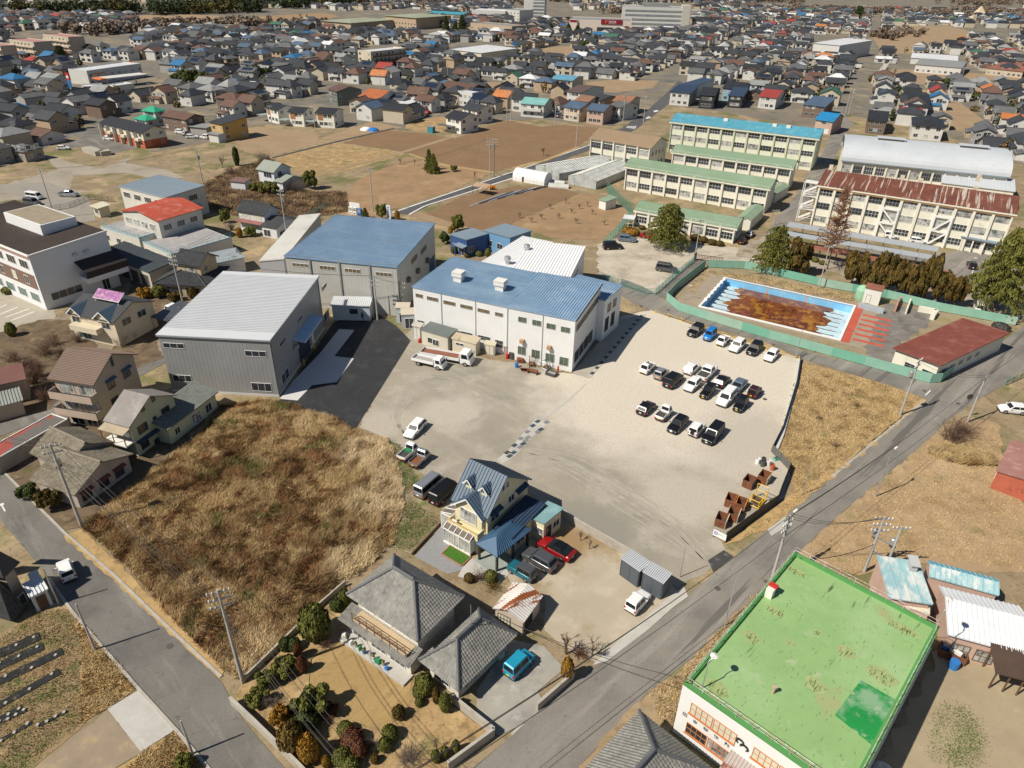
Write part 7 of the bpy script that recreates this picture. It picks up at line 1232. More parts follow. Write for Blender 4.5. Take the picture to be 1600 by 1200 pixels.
# ---------------------------------------------------------------- garden of the tiled house (row4 zoom coordinates)
gz=lambda x,y:(400+x/4,900+y/4)
GD=[('round',(378,385),4.4,1.55,'olive','big olive-green bush at the corner of the dormant lawn'),('column',(560,180),2.4,.6,'olive','slim green bush at the house corner by the vacant lot'),('round',(508,210),1.5,.75,'leafg','dark round bush beside the slim green bush'),('round',(240,455),1.4,.7,'leafg','dark round bush by the low wall of the vacant lot'),('round',(190,460),1.6,.65,'leafg','dark bush touching the low wall of the vacant lot'),('column',(268,510),2.0,.45,'red_leaf','russet bush behind the olive shrub'),('column',(292,600),2.2,.5,'red_leaf','russet bush at the left edge of the lawn'),
('blob',(180,610),1.8,1.4,'olive','spreading olive shrub left of the lawn'),('blob',(375,860),3.2,1.9,'olive','large loose pine-like tree left of the lawn'),('blob',(165,925),2.2,1.0,'gold','golden shrub beside the large loose tree'),('round',(235,1065),3.0,1.25,'bronze','large bronze ball bush along the street wall'),('round',(315,950),2.0,1.2,'leafg','dark mound bush behind the bronze ball'),('column',(345,1150),3.4,.95,'gold','big orange-gold oval bush along the street wall'),('round',(605,1050),1.6,1.0,'red_leaf','dark russet ball at the end of the lawn'),('round',(540,1165),1.7,.8,'olive','olive ball bush below the russet ball'),('round',(650,1120),1.8,.75,'red_leaf','second russet ball near the bottom of the garden'),('round',(560,985),1.3,.75,'olive','olive bush at the lawn end above the russet ball'),('column',(445,1195),1.6,.4,'gold','small golden cone near the bottom edge'),
('round',(895,885),1.5,.62,'bronze','bronze ball bush at the right end of the lawn'),('round',(840,1015),1.5,.75,'olive','olive ball bush right of the lawn end'),('round',(808,1085),1.4,.6,'olive','smaller olive ball below the other'),('round',(1055,720),2.2,.95,'olive','large olive ball in the cluster at the house corner'),('round',(1025,745),1.3,.7,'olive','low olive ball in the cluster at the house corner'),('column',(1128,795),2.2,.4,'bronze','slim bronze column at the house corner'),('column',(1183,845),2.6,.55,'olive','olive column beside the driveway wall'),('round',(1020,810),1.0,.4,'olive','small ball below the corner cluster'),('column',(1125,1160),1.6,.4,'olive','small olive cone left of a row by the street wall'),('column',(1182,1130),1.4,.38,'olive','small olive cone in the middle of a row by the street wall'),('column',(1250,1100),1.6,.38,'olive','small olive cone right of a row by the street wall'),('round',(745,1165),1.0,.4,'bronze','small bronze ball near the bottom of the garden'),('round',(590,1215),1.5,.8,'olive','olive ball bush at the bottom edge'),
('blob',(60,690),1.8,1.1,'olive','olive tree at the corner of garden and left road'),('blob',(10,790),1.6,1.2,'olive','olive shrub by the street wall end'),('scrub',(95,800),1.3,1.3,'twig2','leafless grey shrub between olive and golden shrubs'),('scrub',(705,1080),1.0,1.2,'twig2','leafless shrub beside the garden path'),('scrub',(955,1150),1.2,1.8,'twig2','wide leafless shrub near the garden path end'),('scrub',(430,440),1.1,.9,'twig','brown leafless shrub by the big olive bush'),('bare',(1130,1090),2.4,1.6,'twig2','small bare tree in the vegetable corner of the garden'),('scrub',(440,900),1.0,1.0,'twig','brown shrub at the foot of the loose pine-like tree'),('blob',(470,860),1.1,.8,'red_leaf','russet shrub at the foot of the loose pine-like tree'),('blob',(235,850),1.2,.8,'bronze','bronze shrub between the golden and loose trees'),('scrub',(560,1110),.9,.8,'twig','brown dry shrub between russet and olive balls')]
for i,(k,p,h,r,m,lb)in enumerate(GD):plant(k,lb,gz(*p),h,r,G[m],'tree' if k=='bare' else 'bush',var=i%3,name=None if k in('round','column','bare','scrub')else 'garden_shrub',group='shrubs in the garden of the tiled house')
for k,px,h,r,m,lb in[('column',(885,1062),3.2,.6,'gold','tall orange-brown column bush at the driveway mouth'),('bare',(884,1022),4.2,4.2,'twig','wide leafless tree at the driveway by the main road'),('scrub',(907,1022),1.0,1.2,'red_leaf','dark red shrub under the wide leafless tree'),('bare',(925,1025),3.4,3.4,'twig','leafless tree leaning over the main road'),('round',(767,908),1.4,.8,'olive','olive bush in front of the cream house'),('scrub',(750,905),1.3,1.3,'twig','brown leafless shrub in front of the cream house'),('round',(733,908),1.0,.6,'bronze','bronze bush by the concrete path of the cream house'),('bare',(907,845),2.2,1.8,'twig2','small bare tree inside the block wall, left one'),('bare',(921,858),2.2,1.6,'twig2','small bare tree inside the block wall, right one'),('scrub',(770,918),.8,1.6,'bronze','low brown hedge between cream house and barn'),
('scrub',(1487,687),3.0,3.2,'twig','big tangled leafless shrub beside the main road'),('scrub',(1503,678),2.4,2.6,'twig','second tangled shrub behind the big one by the road'),('scrub',(1597,775),2.2,2.2,'twig','leafless shrub below the red house'),('bare',(1195,915),1.5,1.2,'twig','dry roadside shrub by the corner of the green roof'),
('blob',(45,778),1.8,1.5,'leafg','dark evergreen bush at the left road corner'),('blob',(82,793),2.6,1.7,'bronze','golden-green bush beside the leaning utility pole'),('blob',(293,1200),1.5,1.0,'olive','yellow-green bush at the bottom beside the left road'),('column',(20,525),2.6,.9,'olive','clipped dark column beside the car park lines'),('round',(15,458),1.4,1.3,'olive','round green bush at the foot of the white office')]:plant(k,lb,px,h,r,G[m],'tree' if k=='bare' else 'bush',var=len(lb)%3,name='shrub' if k=='blob' else None)
for i,(px,h,r)in enumerate([((30,590),2.2,2.6),(((52),600),2.6,2.4),((48,575),2.4,2.2),((70,625),2.2,1.8),((70,555),2.6,2.4),((95,560),2.2,1.8),((85,540),2.4,2.0),((190,540),2.2,1.8),((205,530),1.8,1.6),((122,535),2.0,1.5),((62,590),3,2),((20,565),2,2)]):plant('scrub','tangle of brown leafless shrubs beside the tall mauve house',px,h,r,G['twig'],'bush',group='brown shrubs by the mauve house')
for i,(k,px,h,r,m,lb)in enumerate([('blob',(228,466),2.2,1.6,'gold','orange bush in front of the old Japanese house'),('blob',(250,465),2.4,1.7,'olive','green pine-like bush in front of the old Japanese house'),('round',(302,467),2.4,.8,'bronze','clipped bronze bush beside the grey warehouse corner'),('blob',(275,470),1.8,1.6,'bronze','bronze shrub behind the warehouse corner'),('round',(370,415),1.4,.8,'olive','round green bush by the silver patched roof'),('column',(375,371),2.4,.8,'gold','orange-brown column bush in the white farmhouse garden'),('blob',(352,348),3.6,1.4,'olive','layered pine in the white farmhouse garden'),('blob',(392,369),2.4,1.8,'olive','green bush by the white farmhouse door'),('scrub',(362,360),2.2,1.6,'twig2','grey leafless shrub in the farmhouse garden'),('blob',(413,302),3.2,2.2,'olive','yellow-green bush in front of the lone white house, left one'),('blob',(427,303),3.4,2.4,'olive','yellow-green bush in front of the lone white house, right one'),('blob',(397,299),2.6,1.8,'olive','low green bush left of the yellow-green pair'),('blob',(486,295),5.4,2.4,'olive','tall yellow-green bush right of the lone white house'),('scrub',(462,299),3.4,3.0,'twig2','grey leafless shrub at the lone white house, centre'),('scrub',(450,297),3.2,2.6,'twig2','grey leafless shrub at the lone white house, left'),('scrub',(472,300),3.0,2.4,'twig2','grey leafless shrub at the lone white house, right'),
('column',(371,259),6.0,1.0,'leafg','dark slim cypress in the field above the lone house'),('bare',(348,262),5.2,4.2,'twig2','bare tree next to the dark slim cypress'),('scrub',(361,272),2.5,2.5,'twig','brown shrub on the field bank below the bare tree'),('scrub',(410,250),2.8,3.6,'twig2','grey thicket behind the lone white house'),('cone',(678,271),7.5,2.4,'cedar','conifer pair in the field, right one'),('cone',(671,266),8,2.2,'cedar','conifer pair in the field, left one'),('bare',(626,258),3.6,2.4,'twig2','small bare tree left of the conifers in the field'),('bare',(648,259),3.2,2.0,'twig2','small bare tree beside the conifers in the field'),('bare',(742,282),4.6,3.0,'twig','rounded bare tree beside the new lane'),('blob',(709,268),2,1.4,'olive','small green bush right of the conifers'),('bare',(849,244),4.4,4.0,'twig','reddish bare tree near the greenhouses'),('column',(621,344),2.6,.7,'gold','brown clipped conifer by the standing sign'),('blob',(597,343),4.2,1.8,'cedar','dark pine by the standing sign'),('cone',(571,341),3.4,1.4,'cedar','dark small conifer beside the vending machines'),
('blob',(714,362),4.2,1.8,'cedar','dark pine behind the navy office'),('column',(704,366),2.0,.6,'gold','brown clipped bush left of the navy office'),('blob',(694,381),3.0,1.5,'leafg','dark round pine in front of the navy office'),('column',(739,398),3.6,.5,'gold','slim golden conifer in front of the light blue office'),('round',(748,400),1.2,.8,'olive','yellow-green bush beside the slim golden conifer'),('column',(762,401),2.0,.7,'olive','green clipped bush at the white roof corner'),('round',(710,396),1.6,.8,'leafg','dark bush by the navy office steps'),('round',(730,402),1.0,.7,'bronze','bronze bush on the rockery by the navy office')]):plant(k,lb,px,h,r,G[m],'tree' if k in('bare','cone')else 'bush',var=i%3,name='shrub' if k=='blob' else None)
for i,px in enumerate([(812,341),(830,348),(846,343),(873,342),(893,333),(905,327),(918,323),(944,352),(860,327),(884,318),(925,335),(900,350)]):plant('bare','low pruned fruit tree in the orchard beside the school',px,2.4,2.6,G['twig2'],group='pruned fruit trees in the orchard',var=i%3)
# ---------------------------------------------------------------- grass
def inside(poly,x,y):
 c=False;n=len(poly)
 for i in range(n):
  (x1,y1),(x2,y2)=poly[i],poly[(i+1)%n]
  if(y1>y)!=(y2>y)and x<(x2-x1)*(y-y1)/(y2-y1)+x1:c=not c
 return c
def inmask(poly,X,Y):
 c=np.zeros(len(X),bool);n=len(poly)
 for i in range(n):
  (x1,y1),(x2,y2)=poly[i],poly[(i+1)%n]
  if y1==y2:continue
  c^=((y1>Y)!=(y2>Y))&(X<(x2-x1)*(Y-y1)/(y2-y1)+x1)
 return c
def nz(x,y,s,o=0):return mnoise.noise(Vector((x*s+o,y*s,o*1.7)))
def grass(name,label,px,n,h,wd,m,blades=4,lean=.6,hf=None,sp=.12,kind='stuff'):
 poly=[tuple(at(*p)[:2])for p in px];P=np.array(poly);lo,hi=P.min(0),P.max(0);pts=RNG.uniform(lo,hi,(n*3,2));pts=pts[inmask(poly,pts[:,0],pts[:,1])][:n]
 k=len(pts);base=np.repeat(pts,blades,0)+RNG.normal(size=(k*blades,2))*sp;N=len(base)
 hv=np.array([hf(x,y)for x,y in pts])if hf else np.ones(k);hv=np.repeat(hv,blades)*h*RNG.uniform(.55,1.15,N);z0=np.repeat(np.array([GZ(x,y)for x,y in pts]),blades)if hf else np.full(N,.03)
 az=RNG.uniform(0,6.283,N);swirl=np.repeat(np.array([nz(x,y,.5,3)*5 for x,y in pts]),blades);da=swirl+RNG.normal(size=N)*.7;ln=lean*RNG.uniform(.3,1.3,N)*hv
 A=np.stack([base[:,0]-wd*np.cos(az),base[:,1]-wd*np.sin(az),z0],1);B=np.stack([base[:,0]+wd*np.cos(az),base[:,1]+wd*np.sin(az),z0],1);T=np.stack([base[:,0]+ln*np.cos(da),base[:,1]+ln*np.sin(da),z0+hv],1)
 Vv=np.stack([A,B,T],1).reshape(-1,3);me=bpy.data.meshes.new(name);me.vertices.add(3*N);me.vertices.foreach_set('co',Vv.ravel());me.loops.add(3*N);me.loops.foreach_set('vertex_index',np.arange(3*N));me.polygons.add(N);me.polygons.foreach_set('loop_start',np.arange(0,3*N,3));me.update();me.validate()
 o=put(name,me,m);return tag(o,label,name.replace('_',' '),None,kind)
LOTP=[(345,634),(400,626),(460,632),(520,655),(560,673),(606,688),(624,738),(631,790),(612,850),(575,885),(540,908),(500,940),(440,1000),(378,1064),(350,1048),(262,960),(205,893),(131,824),(165,790),(240,735),(300,690)]
lot=[tuple(at(*p)[:2])for p in LOTP];LP=np.array(lot)
def edge_d(x,y):
 P=LP;Q=np.roll(P,-1,0);d=Q-P;t=np.clip(((np.array([x,y])-P)*d).sum(1)/(d*d).sum(1),0,1);return np.sqrt((((P+d*t[:,None])-[x,y])**2).sum(1)).min()
def GZ(x,y):
 e=min(1,edge_d(x,y)/2.5);return .03+e*(.25+.3*nz(x,y,.12)+.22*nz(x,y,.4,2)+.12*nz(x,y,1.1,5))
lo,hi=LP.min(0),LP.max(0);st_=.55;nx,ny=int((hi[0]-lo[0])/st_)+2,int((hi[1]-lo[1])/st_)+2;mb=MB();idx={}
for i in range(nx):
 for j in range(ny):
  x,y=lo[0]+i*st_,lo[1]+j*st_
  if inside(lot,x,y):idx[i,j]=len(mb.v);mb.v.append((x,y,GZ(x,y)))
for(i,j),a in idx.items():
 if(i+1,j)in idx and(i+1,j+1)in idx and(i,j+1)in idx:mb.f.append((a,idx[i+1,j],idx[i+1,j+1],idx[i,j+1]));mb.m.append(0)
tag(mb.build('vacant_lot',G['hayb'],smooth=True),'matted ground of the vacant lot',kind='structure')
grass('dry_grass','tall matted straw-coloured grass covering the vacant lot',LOTP,56000,.55,.034,G['hay'],5,.9,hf=lambda x,y:.65+.9*max(0,nz(x,y,.18,1)+.25)+.5*max(0,nz(x,y,.6,8)))
HT=mat('pale_straw',(.5,.37,.19),.9,.2,.3,island=.35,spec=.2,layers=[((.36,.24,.1),.3,.5,.65),((.24,.22,.07),.25,.6,.7)])
grass('short_grass','short dry grass in the field beside the car park',[(1256,569),(1395,604),(1436,622),(1412,646),(1330,708),(1240,772),(1240,738),(1216,702),(1226,680),(1248,600)],9000,.2,.05,HT,4,1.0,sp=.2)
for i in range(9):
 p=[(1280,655),(1262,690),(1262,700),(1305,697),(1318,650),(1368,652),(1338,635),(1245,700),(1300,610)][i];plant('scrub','straw clump on the dry field beside the car park',p,.5,.9,HT if i%3 else G['twig'],'grass clump','straw_clump',group='straw clumps on the dry field')
grass('verge_grass','dry grass strip along the main road',[(1150,845),(1235,778),(1330,712),(1412,650),(1440,624),(1446,628),(1415,652),(1325,725),(1250,786),(1190,828)],2600,.3,.05,HT,4,.9)
grass('reed_bank','band of tall straw along the edge of the trodden field',[(1450,700),(1475,697),(1550,712),(1556,728),(1500,726),(1450,712)],3000,.7,.06,HT,4,.7)
grass('field_grass','sparse dry grass over the trodden field',[(1260,860),(1372,758),(1452,690),(1560,665),(1600,800),(1600,890),(1450,870),(1330,895)],6000,.14,.05,HT,3,1.0,sp=.25)
grass('verge_grass','dry grass along the left road beside the concrete pad',[(112,955),(214,1074),(168,1105),(128,1128),(125,1080),(130,1020)],3000,.22,.04,HT,4,.9);grass('verge_grass','dry grass below the concrete pad',[(222,1178),(274,1142),(330,1215),(320,1240),(170,1230)],1800,.22,.04,HT,4,.9)
grass('verge_grass','dry grass on the bank beside the green roofed office',[(1015,1085),(1066,1048),(1125,985),(1190,922),(1215,899),(1066,1074),(1052,1138),(1035,1130)],2600,.3,.05,HT,4,.9)
grass('green_weeds','green weeds on the strip between vacant lot and vans',g4(400,600,[(830,350),(900,380),(960,500),(1010,600),(950,700),(1010,760),(1150,850),(980,1040),(830,1020),(930,800),(950,690),(870,520)]),2200,.14,.04,G['grass'],4,1.0,sp=.25)
grass('yard_weeds','green weeds in the stony yard at the lower right',[(1484,1110),(1500,1100),(1522,1120),(1535,1150),(1528,1195),(1490,1205),(1478,1180),(1490,1150)],700,.09,.05,G['grass'],4,1.1,sp=.4)
grass('yard_weeds','thin strip of weeds beside the office wall shade',[(1452,1180),(1460,1120),(1475,1095),(1484,1100),(1474,1140),(1465,1200)],240,.09,.05,G['grass'],4,1.1,sp=.3)
grass('plot_weeds','green weeds between the vegetable rows',[(-40,1030),(60,955),(108,955),(130,1020),(125,1080),(130,1128),(40,1200),(-40,1230)],4500,.14,.035,mat('plot_weed',(.13,.16,.04),.9,.3,.3,island=.4,layers=[((.4,.28,.12),.3,.48,.6)]),4,1.0,sp=.2)
grass('poolside_grass','dry grass strips around the pool deck',g4(1200,300,[(-500,600),(-400,490),(0,535),(560,650),(540,700),(0,590),(-360,520),(-470,640)]),2500,.2,.06,HT,4,1.0,sp=.25)
for i,(px,r)in enumerate([((520,330),2.6),((495,345),2.2),((508,322),2.0),((465,345),2.2),((530,320),2.4),((340,300),2.4),((365,310),2.2),((380,318),2.4),((445,318),2.4),((420,316),2.2),((350,290),2.4),((470,322),2.6),((330,285),2.2),((500,308),2.2),((455,335),2.4),((335,320),2.2),((390,310),2.4),((530,305),2.0)]):plant('scrub','dry brown scrub on the rough ground behind the warehouses',px,1.2,r,G['twig']if i%3 else HT,'bush','dry_scrub',group='dry scrub behind the warehouses',var=i%3)
grass('dry_brush','low brown brush covering the rough ground behind the warehouses',[(310,292),(350,272),(420,247),(470,300),(540,300),(545,330),(440,350),(330,330)],9000,.7,.07,mat('brush_stems',(.27,.18,.1),.9,.25,.2,island=.4,layers=[((.42,.29,.14),.15,.52,.64),((.14,.095,.06),.3,.52,.66)]),4,.8,sp=.3)
# vegetable rows under black film
for i,(a,c,w)in enumerate([((-30,1035),(62,995),1.2),((-30,1055),(68,1010),1.1),((-30,1080),(98,1018),1.0),((-30,1120),(93,1050),.8),((-20,1135),(35,1105),.5),((0,1130),(42,1110),.4),((-20,1170),(50,1130),.4),((60,1135),(105,1112),.3)]):
 A_,C_=at(*a),at(*c);t=thing('mulch_row',['topmost','second','third','fourth','fifth','sixth','seventh','lowest'][i]+' black film covered vegetable row in the plot at lower left','vegetable row',A_,0,'film covered vegetable rows');d=C_-A_;s=d.cross(Vector((0,0,1))).normalized()*w/2;mb=MB();mb.slab([-s+Vector((0,0,.12)),s+Vector((0,0,.12)),d+s+Vector((0,0,.12)),d-s+Vector((0,0,.12))],.1);mb.build('film',G['mulch'],t)
 for k in range(4):MB().box(-.12,-.12,.1,.12,.12,.22).build('stone',G['kerb'],t,loc=d*(k/3.3)+s*random.uniform(-.7,.7))
# orchard beds, greenhouses, tunnels
for i in range(8):
 a,c=at(735+i*14,322-i*3.5),at(790+i*12,302-i*2.2);t=thing('field_bed','dark film strip on the ploughed beds by the new lane','field bed',a,0,'film strips on the ploughed beds');d=c-a;s=d.cross(Vector((0,0,1))).normalized()*.4;MB().slab([-s+Vector((0,0,.12)),s+Vector((0,0,.12)),d+s+Vector((0,0,.12)),d-s+Vector((0,0,.12))],.1).build('film',G['mulch']if i%2 else G['steel'],t)
gsm=mat('greenhouse_glass',(.42,.45,.44),.2,.2,.5,spec=.6,layers=[((.24,.26,.25),.4,.5,.65)])
for lb,p0,p1,dep in(('glass greenhouse on the left of the pair behind the white tunnel',g4(800,0,[(150,1035)])[0],g4(800,0,[(295,1085)])[0],g4(800,0,[(470,975)])[0]),('glass greenhouse on the right of the pair beside the school',g4(800,0,[(355,1100)])[0],g4(800,0,[(525,1135)])[0],g4(800,0,[(700,1035)])[0])):
 b=Bld('greenhouse',lb,'greenhouse',p0,p1,dep,2.4,gsm,ov=0,group='glass greenhouses');b.walls('gable',1.6,'y',gsm,'glass_wall');b.roof('gable',1.6,'y',m=gsm,t=.04,ov=.05,name='glass_roof');fr=MB()
 for Pq in b.planes('gable',1.6,'y',.06):
  P4=[Vector(q)+Vector((0,0,.04))for q in Pq];n=max(6,int((P4[1]-P4[0]).length/1.0))
  for i in range(n+1):fr.bar(P4[0].lerp(P4[1],i/n),P4[3].lerp(P4[2],i/n),.1,.08)
  for f in(0,.35,.7,1):fr.bar(P4[0].lerp(P4[3],f),P4[1].lerp(P4[2],f),.1,.08)
 for x in(0,b.w):
  for i in range(int(b.d)+1):fr.box(x-.05,i*b.d/int(b.d)-.05,0,x+.05,i*b.d/int(b.d)+.05,2.4)
 for i in range(7):fr.box(b.w*i/6-.04,-.06,0,b.w*i/6+.04,.0,2.4+1.6*(1-abs(i-3)/3))
 fr.build('glazing_frame',G['offwhite'],b.root)
def tunnel(label,p0,p1,rad_,m,group=None,name='plastic_tunnel'):
 a,c=at(*p0),at(*p1);d=c-a;L=d.length;t=thing(name,label,'tunnel',a,math.atan2(d.y,d.x),group);mb=MB();N=10;arc=[(rad_*math.cos(math.pi*i/N),rad_*.95*math.sin(math.pi*i/N))for i in range(N+1)];arc=[(y,z+(1.0 if rad_>2 else 0))for y,z in arc]
 if rad_>2:arc=[(rad_,0)]+arc+[(-rad_,0)]
 n=len(arc);mb.add([(0,y,z)for y,z in arc]+[(L,y,z)for y,z in arc],[(i,i+1,i+1+n,i+n)for i in range(n-1)]+[tuple(range(n)),tuple(range(2*n-1,n-1,-1))]);mb.build('cover',m,t);hp=MB()
 for k in range(max(2,int(L/1.2))+1):
  x=L*k/max(2,int(L/1.2))
  for(y0,z0),(y1,z1)in zip(arc,arc[1:]):hp.bar((x,y0,z0+.02),(x,y1,z1+.02),.06,.06)
 hp.build('hoop',G['offwhite'],t)
 if rad_>2:MB().box(L*.3,-rad_-.05,0,L*.36,-rad_+.02,1.6).build('door',G['iron'],t)
tunnel('white plastic tunnel greenhouse beside the orchard',g4(800,0,[(30,1115)])[0],g4(800,0,[(225,1150)])[0],2.6,mat('white_film',(.74,.75,.75),.5,.04,.5));tunnel('low translucent tunnel to the right of the white one',g4(800,0,[(230,1165)])[0],g4(800,0,[(355,1175)])[0],1.2,mat('hazy_film',(.5,.5,.46),.4,.1,.5));tunnel('small grey hoop tunnel beside the low translucent one',g4(800,0,[(240,1140)])[0],g4(800,0,[(330,1150)])[0],1.0,mat('hazy_film',0))
b=Bld('field_shed','small white shed with green lid roof at the orchard','shed',(934.5,311),(947,315),(961,309),2.6,G['offwhite'],ov=.25);b.walls('shed',.3);b.roof('shed',.3,m=mGR);b=Bld('bike_shelter','white roofed open shelter at the edge of the school yard','shelter',(973,341),(991,343),(992,338),2.3,G['offwhite'],ov=.1);b.roof('shed',.2,m=mWhiteRoof)
for x in(.1,b.w/2,b.w-.1):b.bx('post',x-.05,.1,0,x+.05,.2,2.3,G['offwhite'])
b.bx('rail',.1,.1,1,b.w-.1,.15,1.1,G['offwhite'])
b=Bld('pergola','tan tarpaulin shelter beside the new lane','shelter',(737,290),(760,294),(768,290),2.4,G['wood'],ov=.1);b.roof('shed',.3,m=mat('tan_tarp',(.42,.3,.2),.8))
for x in(.1,b.w-.1):b.bx('post',x-.05,.1,0,x+.05,.2,2.4,G['wood']);b.bx('post',x-.05,b.d-.2,0,x+.05,b.d-.1,2.6,G['wood'])
t=thing('orange_machine','small orange farm machine beside the tan shelter','machine',at(769,296),.3);MB().box(-.9,-.5,.3,.9,.5,.9).box(-.3,-.4,.9,.5,.4,1.3).build('machine_body',G['orange'],t);MB().lathe([(.35,-.6),(.35,.6)],10).build('roller',G['rubber'],t,loc=(0,0,.35),rot=(math.pi/2,0,0))
# ================================================================ POLES AND CABLES
POLE={}
def upole(key,label,base,top=None,h=None,arms=2,transf=0,r=.17,lean=None,adir=0.,lamp=0,name='utility_pole'):
 p=at(*base)
 if h is None:
  for hh in np.arange(2,22,.1):
   if topx((p.x,p.y,hh))[1]<=top:break
  h=hh
 t=thing(name,label,'pole',(p.x,p.y,0),rad(adir));MB().tube((0,0,0),(0,0,h),r,r*.6,10).build('shaft',G['pole']if r>.1 else G['steel'],t)
 for i in range(arms):
  z=h-.35-i*.85;mb=MB();mb.box(-1.0,-.06,z-.05,1.0,.06,z+.05);mb.build('crossarm',G['steel'],t);mb=MB()
  for x in(-.92,-.5,.5,.92):mb.lathe([(.05,z+.05),(.08,z+.12),(.05,z+.2),(.07,z+.26),(.03,z+.3)],8,c=(x,0,0))
  o=mb.build('insulator',G['offwhite'],t);o['kind']='stuff'
 for i in range(transf):MB().lathe([(.28,0),(.32,.1),(.32,.85),(.2,.95)],12,c=(0,.45,h-3.2-i*1.2)).build('transformer',G['steel'],t);MB().box(-.3,.05,h-3.3-i*1.2,.3,.5,h-3.2-i*1.2).build('bracket',G['iron'],t)
 if lamp:MB().tube((0,0,h-.2),(.9,0,h+.1),.04).build('lamp_arm',G['steel'],t);MB().box(.7,-.12,h+.02,1.3,.12,h+.16).build('lamp_head',G['offwhite'],t)
 POLE[key]=(p.x,p.y,h,rad(adir));return t
upole('a','big leaning concrete pole at the corner of the vacant lot',(128,823),694,arms=2,transf=1,adir=25,r=.2);upole('b','concrete pole with many crossarms at the lot corner by the garden',(380,1067),922,arms=3,adir=25,r=.2);upole('c','dark pole beside the vegetable plot on the left road',(149,1016),944,arms=0,adir=25,r=.13);upole('d','short pole near the bottom of the left road',(301,1179),1127,arms=0,r=.12);upole('e','slim pole behind the white garden shed',(92,944),889,arms=0,r=.1)
upole('f','concrete pole with transformer at the junction by the pool',(1406,649),562,arms=2,transf=1,adir=40);upole('g','concrete pole beside the tangled shrubs on the main road',(1511,660),588,arms=1,adir=40);upole('h','slim grey pole on the field side of the main road',(1368,776),706,arms=0,r=.1,adir=40,lamp=1);upole('i','concrete pole with crossarms standing in the main road edge',(1207,901),806,arms=3,adir=40,r=.18,lamp=1);upole('j','left pole of the double transformer pole behind the green roof',(1350,893),808,arms=3,transf=1,adir=0,r=.19);upole('k','right pole of the double transformer pole behind the green roof',(1379,899),822,arms=1,transf=1,adir=0,r=.17);upole('l','slim steel pole beside the green roof on the main road',(1132,978),901,arms=0,r=.08,lamp=0);upole('m','thin post on the dry field by the road',(1253.5,773),726,arms=0,r=.06,name='thin_post');upole('n','thin steel pole at the yard entrance by the containers',(1062,902),856,arms=0,r=.06,name='thin_post')
upole('o','tall concrete pole in front of the blue roofed warehouse',(590,500),431,arms=3,adir=-10);upole('o2','slim pole standing close to the tall one at the warehouse',(584,497),440,arms=0,r=.1);upole('p','concrete pole with transformer between the two factories',(628,492),441,arms=2,transf=1,adir=-10);upole('q','leaning pole beside the old Japanese house',(288,483),398,arms=3,adir=-20);upole('r','concrete pole behind the white farmhouse',(449,374),297,arms=2,transf=1,adir=-20);upole('s','pole beside the vending machines',(583,331),264,arms=1,adir=-30);upole('t','left pole of the twin transformer mast in the field',(765,277),216,arms=3,transf=1,adir=0,r=.15);upole('u','right pole of the twin transformer mast in the field',(772,276),217,arms=3,transf=1,adir=0,r=.15);upole('v','pole beside the blue grey roofed workshop',(318,291),231,arms=1,transf=1,adir=-20);upole('w','pole beside the dusty car park',(86,341),264,arms=2,adir=-20);upole('x','pole behind the pool at the back fence',(1279,451),384,arms=1,r=.13,lamp=1);upole('y','pole with wires at the school gate',(1085,407),343,arms=1,r=.13,adir=20);upole('z','slim pole in the school yard corner',(970,369),324,arms=0,r=.08);upole('z2','white lamp post in front of the rust roofed school',(1507,432),404,arms=0,r=.06,lamp=1,name='lamp_post');upole('z3','red-topped lamp post at the left of the pool',(1068,470),447,arms=0,r=.06,lamp=1,name='lamp_post');upole('z4','red-topped lamp post behind the pool',(1164,431),405,arms=0,r=.06,lamp=1,name='lamp_post');upole('z5','white pole beside the lane at the lot corner',(1243,559),514,arms=0,r=.07,name='thin_post');upole('z6','blue lettered pole in the school road',(1208,352),328,arms=1,r=.13,adir=10)
upole('z7','pole with orange mirror post at the right roadside',(1500,655),615,arms=0,r=.07,name='mirror_post')
mp=[o for o in COL.objects if o.name.startswith('mirror_post')][0];MB().lathe([(.02,0),(.45,.02),(.47,.08)],16).build('mirror',G['iron'],mp,loc=(0,-.1,4.2),rot=(math.pi/2,0,0))
def cable(label,A,B,sag=1.0,r=.022,group='overhead cables'):
 A,B=Vector(A),Vector(B);t=thing('overhead_cable',label,'cable',A,0,group);mb=MB();pv=Vector((0,0,0));n=14
 for i in range(1,n+1):f=i/n;cu=(B-A)*f-Vector((0,0,sag*4*f*(1-f)));mb.tube(pv,cu,r,n=4);pv=cu
 mb.build('strand',G['iron'],t)
CN={1:[''],2:[' (left strand)',' (right strand)'],3:[' (left strand)',' (middle strand)',' (right strand)'],4:[' (outer left strand)',' (inner left strand)',' (inner right strand)',' (outer right strand)']}
def spanp(lb,a,b,offs=(-.92,-.5,.5,.92),dz=0.,sag=1.0):
 (x0,y0,h0,a0),(x1,y1,h1,a1)=a,b
 for i_,o in enumerate(offs):cable(lb+CN[len(offs)][i_],(x0+o*math.cos(a0),y0+o*math.sin(a0),h0-.05+dz),(x1+o*math.cos(a1),y1+o*math.sin(a1),h1-.05+dz),sag)
offA=(*at(-60,760)[:2],11,rad(25));offB=(*at(560,1290)[:2],10,rad(25));offC=(*at(640,1330)[:2],10,rad(40));offD=(*at(1640,560)[:2],10,rad(40))
spanp('cable strung along the left road between the concrete poles',POLE['a'],POLE['b']);spanp('low cable along the left road between the concrete poles',POLE['a'],POLE['b'],(-.2,.2),-3.2,.8);spanp('cable leaving the left edge from the leaning pole',offA,POLE['a']);spanp('cable from the garden corner pole to the bottom edge',POLE['b'],offB);spanp('low cable from the garden corner pole to the bottom edge',POLE['b'],offB,(0,),-3,.8)
